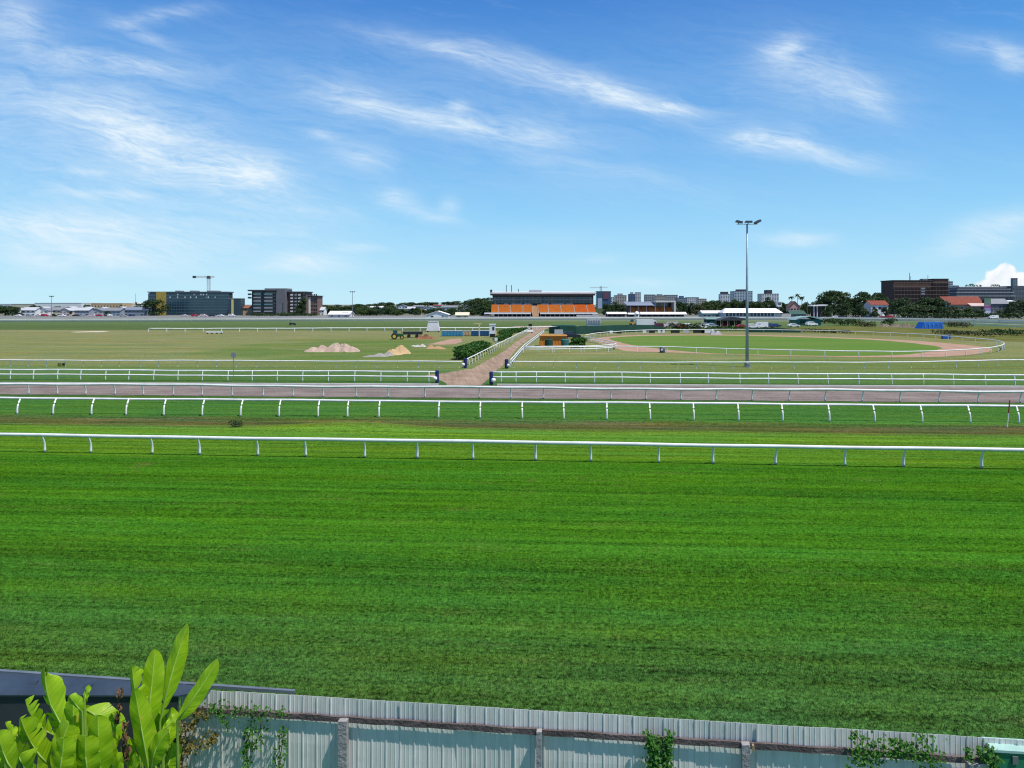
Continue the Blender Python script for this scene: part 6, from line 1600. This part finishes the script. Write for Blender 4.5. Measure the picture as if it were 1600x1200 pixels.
tower('white tower with a dark centre panel east of the mast', 1190.5, 1217, 453, YT, CW_, 11, 7, cap=M('city_dark_cap', (.05,.05,.06)), caph=8, capw=.32)
tower('pale sliver tower at the edge of the brick block', 1388.5, 1396, 440.5, 700, CGY, 10, 2)
tower('pale blue tower rising behind the far side of the brick block', 1480, 1489, 440, 1200, M('city_pale_blue', (.36,.43,.50)), 14, 3)
tower('short grey tower between the brick block and the terraced building', 1491, 1498.5, 446.5, 1200, CGY, 12, 3)
tower('slim dark grey tower standing over the end of the terraced building', 1583, 1590, 435, 1100, M('city_slate', (.20,.24,.30)), 16, 2)
flatbox('dark grey flat roofed block at the edge beyond the terraced building', 1582, 1625, 447.5, 640, 18, M('dark_slate_wall', (.11,.12,.145), (.085,.095,.115), .2), 6, 9, 'apartment_block', 'apartment block', winw=.7, winh=.4, sides=False)
# brick block with scaffolding
YB_ = 600.0; sb = YB_/F; bx_ = wx(1437, YB_); bk = thing('brick_building', 'big dark brick block wrapped in scaffold lines behind the eastern trees', 'building', (bx_, YB_, 0))
lx = lambda px: (px-1437)*sb; lz = lambda py: wz(py, YB_)
mb = MB(); mb.box(lx(1396), lx(1458), 0, 20, 0, lz(439)); mb.build('main_wall', BRICK, bk)
mb = MB(); mb.box(lx(1458.2), lx(1481), -1.0, 20, 0, lz(436.5)); mb.build('end_wall', BRICK, bk)
mb = MB(); mb.box(lx(1395), lx(1458), -.5, 20.5, lz(438.98), lz(437.6)); mb.build('roof', DARKGREY, bk)
mb = MB(); mb.box(lx(1458), lx(1481.4), -1.3, 20.5, lz(436.48), lz(435.4)); mb.build('roof', DARKGREY, bk)
SCF = M('scaffold_plank', (.23,.15,.12), (.17,.11,.09), .4)
for k in range(8):
    z = lz(440)*(k+.9)/8.2
    mb = MB(); mb.box(lx(1395.5), lx(1481.5), -2.0, -1.2, z, z+.28); mb.build('scaffold_deck', SCF, bk)
for i in range(18):
    x = 1396+85*i/17; mb = MB(); mb.tube([(lx(x),-2.0,0),(lx(x),-2.0,lz(438))], .1, 4); mb.build('scaffold_pole', SCF, bk)
for k in range(7):
    for i in range(12):
        x = 1399+5*i
        if abs(x-1441) > 3: window(bk, lx(x), 0, 1.2+k*3.35, 1.3, 1.6, M('dim_glass', (.03,.025,.03), (.045,.035,.035), .5, .3))
for k in range(3):
    mb = MB(); mb.box(lx(1439.5), lx(1445), -.3, -.05, lz(452.2+4.1*k), lz(449.6+4.1*k)); mb.build('lit_window', WHITEP, bk)  # lit windows, their brightness painted as plain white
for a, t_ in ((1429.5,425.5),(1430.5,431),(1458.5,429.5)):
    mb = MB(); mb.tube([(lx(a),8,lz(438.5)),(lx(a),8,lz(t_))], .2, 5); mb.build('roof_mast', DARKGREY, bk)
mb = MB(); mb.box(lx(1447), lx(1455), 5, 9, lz(437.58), lz(435.2)); mb.build('roof_plant', MIDGREY, bk)
# terraced building
YTb = 620.0; st_ = YTb/F; tx_ = wx(1540, YTb); tb2 = thing('terraced_building', 'long dark terraced building with pale floor bands and planted roof', 'building', (tx_, YTb, 0))
lx = lambda px: (px-1540)*st_; lz = lambda py: wz(py, YTb)
for k, (a, b, y0_, y1_) in enumerate(((1494.5,1585,500,463),(1495,1584,462.9,457.2),(1497,1580,457.1,452.2),(1502,1574,452.1,449))):
    mb = MB(); mb.box(lx(a), lx(b), k*.8, 20, max(0,lz(y0_)), lz(y1_)); mb.build('storey', M('dark_slate_wall', (.11,.12,.145)), tb2)
    mb = MB(); mb.box(lx(a-.6), lx(b+.6), k*.8-1.0, 20.4, lz(y1_)+.01, lz(y1_)+.55); mb.build('floor_band', M('pale_band', (.42,.42,.45), (.34,.34,.37), .3), tb2)
    n = int((b-a)/5.5)
    for i in range(n): window(tb2, lx(a+(b-a)*(i+.5)/n), k*.8, max(lz(y1_)-2.4, .5), 1.7, 1.5)
V, k_ = leaf_cloud([(lx(x), 8, lz(448)+rr*.5, rr*1.3, rr, rr) for x, rr in ((1520,1.2),(1527,1.8),(1534,1.3),(1541,1.2),(1562,1.6),(1569,1.4))], 500, .4, 77)
link('roof_planting', cloud_mesh('roof_planting', V, k_, LEAFS['dark']), tb2)
# red roofed house, banner, others
r = house('large house with a broad terracotta roof in front of the terraced building', 1479, 1538, 463.5, 480, 14, M('shaded_cream_wall', (.30,.27,.23), (.24,.215,.185), .4), TERRA, 2, 'x', 0.0, eave=.60, nwin=6)
mb = MB(); s_ = 480/F; mb.prismx([(-4.5,wz(478.5,480)),(-4.5,wz(477.5,480)),(-.5,wz(473.6,480)),(-.5,wz(474.6,480))], 2*s_, 29*s_); mb.build('porch_roof', M('pale_pink_roof', (.55,.42,.38), (.48,.36,.33), .4), r)
r = house('dark timber house with a pale verandah beside the tall banner', 1548, 1578, 467, 475, 12, M('dark_slate_wall', (.11,.12,.145)), MIDGREY, 2, 'x', 0.0, eave=.72, nwin=5)
for x in (-5,-2,1.5,5):
    mb = MB(); mb.box(x-.1,x+.1,-1.2,-1.0,0,4.6); mb.build('verandah_post', CREAM, r)
marquee('flat white carport roof beside the dark timber house', 1563, 1586, 469.2, 470.6, 492, 500, 4, None, 'carport', 'carport')
p = (wx(1543, 462), 462, 0); r = thing('banner_sign', 'tall banner with a green top, magenta middle and white base', 'banner', p); s_ = 462/F
for y0_, y1_, mt in ((491.6,485.5,M('banner_white',(.6,.64,.72),(.5,.55,.64),.4)),(485.4,481,M('banner_violet',(.34,.30,.55),(.28,.25,.48),.4)),(480.9,477.6,M('banner_magenta',(.42,.08,.28),(.34,.07,.24),.4)),(477.5,471,M('banner_grey_green',(.17,.24,.22),(.13,.2,.18),.4)),(470.9,466,M('banner_green',(.13,.26,.14),(.1,.2,.11),.4))):
    mb = MB(); mb.box(-4.6*s_, 4.6*s_, -.1, .1, max(.1,wz(y0_,462)), wz(y1_,462)); mb.build('panel', mt, r)
for x in (-5,5):
    mb = MB(); mb.box(x*s_-.08,x*s_+.08,-.1,.1,0,wz(465.6,462)); mb.build('post', STEEL, r)
house('white house with a terracotta roof among the big eastern trees', 1361, 1388, 470, 470, 10, WHITEP, TERRA, 2, 'x', 0.0, eave=.74, nwin=3)
r = thing('white_carport', 'white carport with an angled flat roof beside the palm house', 'carport', (wx(1280,465), 465, 0)); s_ = 465/F
mb = MB(); mb.hull8([(-12*s_,-2,wz(478.6,465)),(11.5*s_,-2,wz(477.8,465)),(11.5*s_,7,wz(477.8,465)),(-12*s_,7,wz(478.6,465))], [(-12*s_,-2,wz(477.2,465)),(11.5*s_,-2,wz(476,465)),(11.5*s_,7,wz(476,465)),(-12*s_,7,wz(477.2,465))]); mb.build('roof', WHITEP, r)
for x in (-9,-4,9):
    mb = MB(); mb.box(x*s_-.2,x*s_+.2,-1,-.6,0,wz(478.7,465)); mb.build('column', WHITEP, r)
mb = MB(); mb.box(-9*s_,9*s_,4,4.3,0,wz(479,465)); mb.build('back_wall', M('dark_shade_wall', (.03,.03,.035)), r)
house('pink timber house with tall palms behind it', 1235, 1249, 471, 520, 8, M('pink_render', (.50,.30,.28), (.42,.25,.24), .4), M('brown_roof', (.16,.09,.07), (.12,.07,.055)), 2, 'y', 0.0, eave=.62, nwin=3)
house('dark green roofed sheds in a line beside the teal shed', 1236, 1259, 485.8, 450, 9, M('dark_green_wall', (.03,.07,.055), (.025,.055,.045), .3), M('dark_green_roof', (.03,.09,.07), (.025,.07,.055), .4, .6), 1, 'x', 0.0, eave=.5, nwin=4, name='long_shed', cat='shed')
EASTG = 'vehicles on the eastern road'
vehicle('red car parked below the white house with the terracotta roof', (wx(1391,440), 440, 0), 0, 'wagon', PRED, EASTG)
vehicle('white van parked on the road below the tall banner', (wx(1552,420), 420, 0), R(180), 'van', PWHITE, EASTG)
vehicle('white car at the edge of the big eastern trees', (wx(1306,440), 440, 0), 0, 'car', PWHITE, EASTG)
vehicle('black car near the shrub bank below the big eastern trees', (wx(1316,430), 430, 0), R(5), 'wagon', PBLK, EASTG)
r = thing('red_boat', 'small red boat hull standing near the white house with the terracotta roof', 'boat', (wx(1380,436), 436, 0)); mb = MB()
mb.hull8([(-1.6,-.4,.25),(1.2,-.4,.25),(1.2,.4,.25),(-1.6,.4,.25)], [(-2,-.9,1.2),(2.6,-.5,1.4),(2.6,.5,1.4),(-2,.9,1.2)]); mb.build('hull', RED, r)
mb = MB(); mb.hull8([(-.9,-.6,1.3),(.9,-.6,1.35),(.9,.6,1.35),(-.9,.6,1.3)], [(-.7,-.5,2.9),(.2,-.5,2.5),(.2,.5,2.5),(-.7,.5,2.9)]); mb.build('cabin', WHITEP, r)
for x in (-1, .8): mb = MB(); mb.box(x-.1,x+.1,-.5,.5,0,.248); mb.build('cradle', TIMBER, r)
# palms
def palm(label, px, ytop, Y, seed):
    rnd = random.Random(seed); X = wx(px,Y); h = wz(ytop,Y)-.8; r = thing('palm_tree', label, 'palm tree', (X,Y,0), 0, 'palms by the pink house')
    mb = MB(); mb.tube([(0,0,0),(.2,0,h*.5),(.1,0,h)], [.28,.2,.17], 7); mb.build('trunk', PALEBARK, r)
    mb = MB()
    for i in range(22):
        a = i*2.4; el = rnd.uniform(-.5,1.1); L = rnd.uniform(2.0,2.9); P = []
        for k in range(6):
            s = k/5; P.append(Vector((.1+math.cos(a)*L*s*math.cos(el*.6), math.sin(a)*L*s*math.cos(el*.6), h+.2+L*s*math.sin(el)-1.5*s*s)))
        sd_ = Vector((-math.sin(a), math.cos(a), 0))
        for k in range(5):
            w0, w1 = .45*math.sin(math.pi*(k/5*.9+.1)), .45*math.sin(math.pi*((k+1)/5*.9+.1))
            mb.add([P[k]-sd_*w0+Vector((0,0,-.2)), P[k], P[k+1], P[k+1]-sd_*w1+Vector((0,0,-.2))], [(0,1,2,3)]); mb.add([P[k], P[k]+sd_*w0+Vector((0,0,-.2)), P[k+1]+sd_*w1+Vector((0,0,-.2)), P[k+1]], [(0,1,2,3)])
    mb.build('crown', LEAFS['dark'], r); return r
palm('tallest palm rising behind the pink timber house', 1246, 459.5, 540, 1); palm('leaning palm at the mast side of the pink house', 1236, 463, 545, 2); palm('lower palm at the carport side of the pink house', 1252.5, 463.5, 548, 3)

# ================================================================== trees
T = tree
T('dark spreading tree hiding the gold panel of the teal office', 241, 467, 42, 540, 'bush', 'dark', 1, z0=0)
T('smaller dark tree at the houses side of the teal office', 224, 472, 22, 538, 'bush', 'dark', 2, z0=0)
T('dark tree in front of the brown apartment wing', 470, 469.5, 18, 535, 'bush', 'dark', 3, z0=0)
T('tall dark tree climbing the brown apartment wing', 473.5, 465, 12, 536, 'tall', 'dark', 1, z0=0)
T('low dark bush at the foot of the grey stair tower', 452, 487, 30, 530, 'bush', 'dark', 2, z0=0)
WG = 'dark trees among the western houses'
for i, (px, yt, w, Y, kd, lab) in enumerate(((8,476.5,26,520,'bush','dark rounded tree at the western edge of the houses'),(24,479,18,522,'bush','low dark tree beside the white house with teal tinted glass'),(-14,478,24,520,'bush','dark tree beyond the western edge'),
   (62,477.5,14,600,'bush','dark treetop between the warehouses and the white gabled house'),(90,478,12,620,'bush','dark treetop over the cream house'),(134,475,16,640,'bush','dark tree at the near corner of the tan building'),(192,475.5,10,640,'bush','dark tree between the tan and white stepped buildings'),(213,471.5,6,660,'tall','thin tree over the white stepped building'),(110,485.5,5,500,'tall','slim dark cypress between pinkish and blue grey houses'),(168,485.5,9,505,'bush','dark garden bush before the long blue grey house'),(84,489.5,8,498,'bush','low garden bush before the cream house'),(52,475.6,10,720,'round','green tree at the beige warehouse end'))):
    T(lab, px, yt, w, Y, kd, 'dark', i, group=WG, z0=0)
MG = 'trees between the brown apartments and the grandstand'
mid = [(499,474.5,16,640,'round','dark'),(512,477,20,600,'bush','dark'),(527,476.5,22,620,'round','dark'),(540,478,18,600,'bush','mid'),(549,483,26,520,'bush','dark'),(562,476,26,640,'round','dark'),(568,482,28,540,'bush','mid'),(583,475.5,22,880,'round','dark'),(588,483.5,26,540,'bush','dark'),
 (601,473.5,22,860,'round','dark'),(607,481,24,560,'bush','dark'),(619,485,20,540,'bush','mid'),(630,474,16,930,'round','mid'),(641,473.5,14,960,'round','dark'),(650,485.5,14,560,'bush','dark'),(656,474,16,980,'round','mid'),(668,473,16,1000,'round','dark'),(679,473.5,12,1000,'round','dark'),
 (690,485,14,560,'bush','dark'),(700,472.5,20,960,'round','dark'),(712,471.5,18,960,'round','mid'),(704,487,14,520,'bush','dark'),(722,486,12,520,'bush','dark'),(736,484,18,540,'bush','dark'),(741,468.5,24,720,'round','dark'),(754,466.5,26,700,'round','dark'),(765,466,24,680,'round','dark'),(750,480,26,560,'bush','dark'),(763,478,24,560,'bush','mid'),(732,470.5,16,860,'round','mid'),(757,485,20,530,'bush','dark'),(645,482,10,600,'tall','dark'),(663,484.5,10,600,'tall','dark')]
midlab = ['dark tree behind the small white two storey house','bushy tree at the apartments end of the tree line','tree right above the gable shed ridge','mid green tree beside the gable shed','dark bush directly behind the slim light pole','broad dark tree just past the slim light pole','mid green bush below the pale long roofed house','hilltop tree above the pale long roofed house','dark bush under the pale long roofed house','hilltop tree west of the white gabled hillside house',
 'dark bush beside the white gabled hillside house','mid green bush below the white gabled hillside house','hilltop tree right behind the white gabled hillside house','skyline tree over the low white house','bush below the pale grey hillside house','pale green skyline tree above the pale grey hillside house','skyline tree above the tent side hillside house','skyline tree beside the reddish roof','bush beside the large white tent',
 'skyline tree over the wide white hillside house','mid green skyline tree past the wide white house','dark bush between the white and cream tents','dark bush behind the cream tent','dark bush beside the cream tent near the grandstand','broad tree over the highest white gabled house','tallest dark tree west of the grandstand','dark tree touching the grandstand roof end','dark bush under the tallest tree by the grandstand','mid green bush at the grandstand side','mid green tree beside the highest white gabled house','low dark bush at the awning end of the grandstand','slim dark tree by the low white house','slim dark tree by the orange striped pole']
for i, (a, lab) in enumerate(zip(mid, midlab)): T(lab, a[0], a[1]-(1.6 if a[3] > 620 else 1), a[2]*(1.35 if a[3] > 620 else 1.1), a[3], a[4], a[5], i, group=MG, z0=None if a[3] > 620 else 0)
ext2 = [(508,479,'dark low tree filling the gap past the small white two storey house'),(521,482,'dark tree between two taller ones above the gable shed'),(535,481,'low tree at the far corner of the gable shed'),(556,480,'dark tree just east of the slim light pole foot'),(573,482.5,'dark low tree below the start of the pale long roof'),(594,480,'dark tree at the end of the pale long roof'),
 (611,479,'dark tree between the pale long roof and the white gabled hillside house'),(627,484.5,'low tree below the doorstep of the white gabled hillside house'),(640,486,'low tree under the low white house'),(653,482,'dark tree before the pale grey hillside house'),(672,484.5,'low dark tree above the large white tent ridge'),(684,483.5,'low dark tree below the reddish roofed hillside house'),
 (708,483,'dark tree under the end of the wide white hillside house'),(727,480.5,'dark tree between the cream tent and the highest white gabled house'),(744,476,'dark tree right before the highest white gabled house'),(760,472.5,'dark tree beside the grandstand wall')]
for i, (px, yt, lab) in enumerate(ext2): T(lab, px, yt-2.5, 29 if i < 7 else 21, 596+3*(i % 5), 'bush', 'dark' if i % 3 else 'mid', i+1, group=MG, z0=0)
CGR = 'trees behind the grandstands and the white hall'
cen = [(950,474,20,560,'bush','dark','dark tree at the end of the main grandstand'),(962,471,24,580,'round','dark','round dark tree between the two grandstands'),(974,475,18,570,'bush','dark','dark tree at the blue grey roof corner'),(984,469,14,640,'tall','dark','slim tree before the dark blue tower'),
 (1064,470,18,560,'bush','dark','dark tree just past the framed end bay'),(1078,471.5,24,570,'bush','dark','dark tree below the low pale grey block'),(1092,474,24,560,'bush','olive','brownish olive tree near the white pavilion'),(1104,470,24,600,'round','mid','mid green tree above the low white pavilion'),(1118,468.5,24,620,'round','mid','mid green tree below the white tower with dark cap'),(1134,470,22,600,'round','mid','green tree at the foot of the white dark capped tower'),(1150,467,24,600,'round','mid','green tree below the broad pale blue tower'),
 (1164,467.5,22,590,'round','dark','dark tree right behind the floodlight mast'),(1180,470,22,600,'round','mid','green tree just east of the floodlight mast'),(1200,463.5,20,600,'round','dark','tall dark tree before the white tower with dark centre'),(1188,471,18,590,'bush','dark','dark tree between mast and the tall dark tree'),(1212,472,16,560,'bush','dark','dark bush under the box tower'),(1224,471.5,18,560,'bush','dark','dark tree between the box tower and the pink house'),(1231,474,12,550,'bush','dark','small dark tree against the pink house'),(1256,473.5,12,540,'bush','dark','small dark tree beside the lower palm'),(1265,471,18,560,'bush','dark','dark tree behind the white carport')]
for i, (px, yt, w, Y, kd, lf, lab) in enumerate(cen): T(lab, px, yt, w, Y, kd, lf, i+1, group=CGR, z0=0)
EG = 'big trees of the eastern side'
eas = [(1286,461,30,500,'round','dark','dark tree above the white carport roof'),(1303,452.5,46,490,'round','dark','largest rounded tree east of the palms'),(1322,456,30,495,'round','mid','slightly paler tree joined to the largest rounded tree'),(1318,472,30,470,'bush','dark','low dark tree under the largest rounded tree'),(1350,454.5,46,490,'round','dark','wide dome shaped tree before the brick block'),(1374,456,30,500,'round','dark','tree filling the gap beside the white terracotta roofed house'),(1342,472,30,465,'bush','dark','low dark tree below the wide dome shaped tree'),
 (1397,466,26,500,'round','dark','dark tree at the base of the brick block edge'),(1411,463.5,34,470,'round','dark','dark rounded tree before the brick block windows'),(1418,475,40,455,'bush','dark','bushy dark tree low before the brick block'),(1446,463.5,42,470,'round','dark','broad dark tree below the lit brick block windows'),(1463,464,36,465,'round','dark','dark tree at the corner of the terracotta roof'),(1440,476,40,455,'bush','dark','bushy dark tree below the broad dark tree'),(1470,478,28,450,'bush','dark','low bush tree by the white pole'),(1492,477.5,26,450,'bush','mid','green bush tree in front of the terracotta roofed house'),(1512,480,28,455,'bush','mid','green bush tree under the porch roof'),
 (1528,483,20,450,'bush','dark','dark bush beside the tall banner'),(1384,479,14,450,'bush','dark','dark bush at the corner of the white terracotta roofed house'),(1366,481,16,450,'bush','dark','dark bush before the white terracotta roofed house'),(1590,467,28,470,'round','dark','dark tree at the eastern edge beyond the carport'),(1612,470,30,470,'round','dark','dark tree past the eastern edge'),(1580,478,24,455,'bush','dark','low dark bush beside the dark timber house'),(1561,484,16,452,'bush','dark','dark garden bush before the verandah'),(1294,476,18,450,'bush','dark','dark bush under the carport end')]
for i, (px, yt, w, Y, kd, lf, lab) in enumerate(eas): T(lab, px, yt, w, Y, kd, lf, i, group=EG, z0=0)
hedge('long dark hedge along the eastern road behind the picket fence', [(wx(1404,432),432,0),(wx(1470,428),428,0),(wx(1540,424),424,0),(wx(1640,420),420,0)], 4.5, 3.2, 90, leaf='dark', dens=9, size=.55)
hedge('low dark hedge at the foot of the brown apartments', [(wx(392,510),510,0),(wx(440,510),510,0),(wx(495,512),512,0)], 3.2, 2.0, 91, leaf='dark', dens=9, size=.5)
tag(mb and sheet('access_road', [(-400,455,0),(400,440,0),(400,520,0),(-400,512,0)], M('pale_road', (.20,.20,.20), (.16,.16,.16), .05, .9), .022, .3, 6, 30), kind='structure')
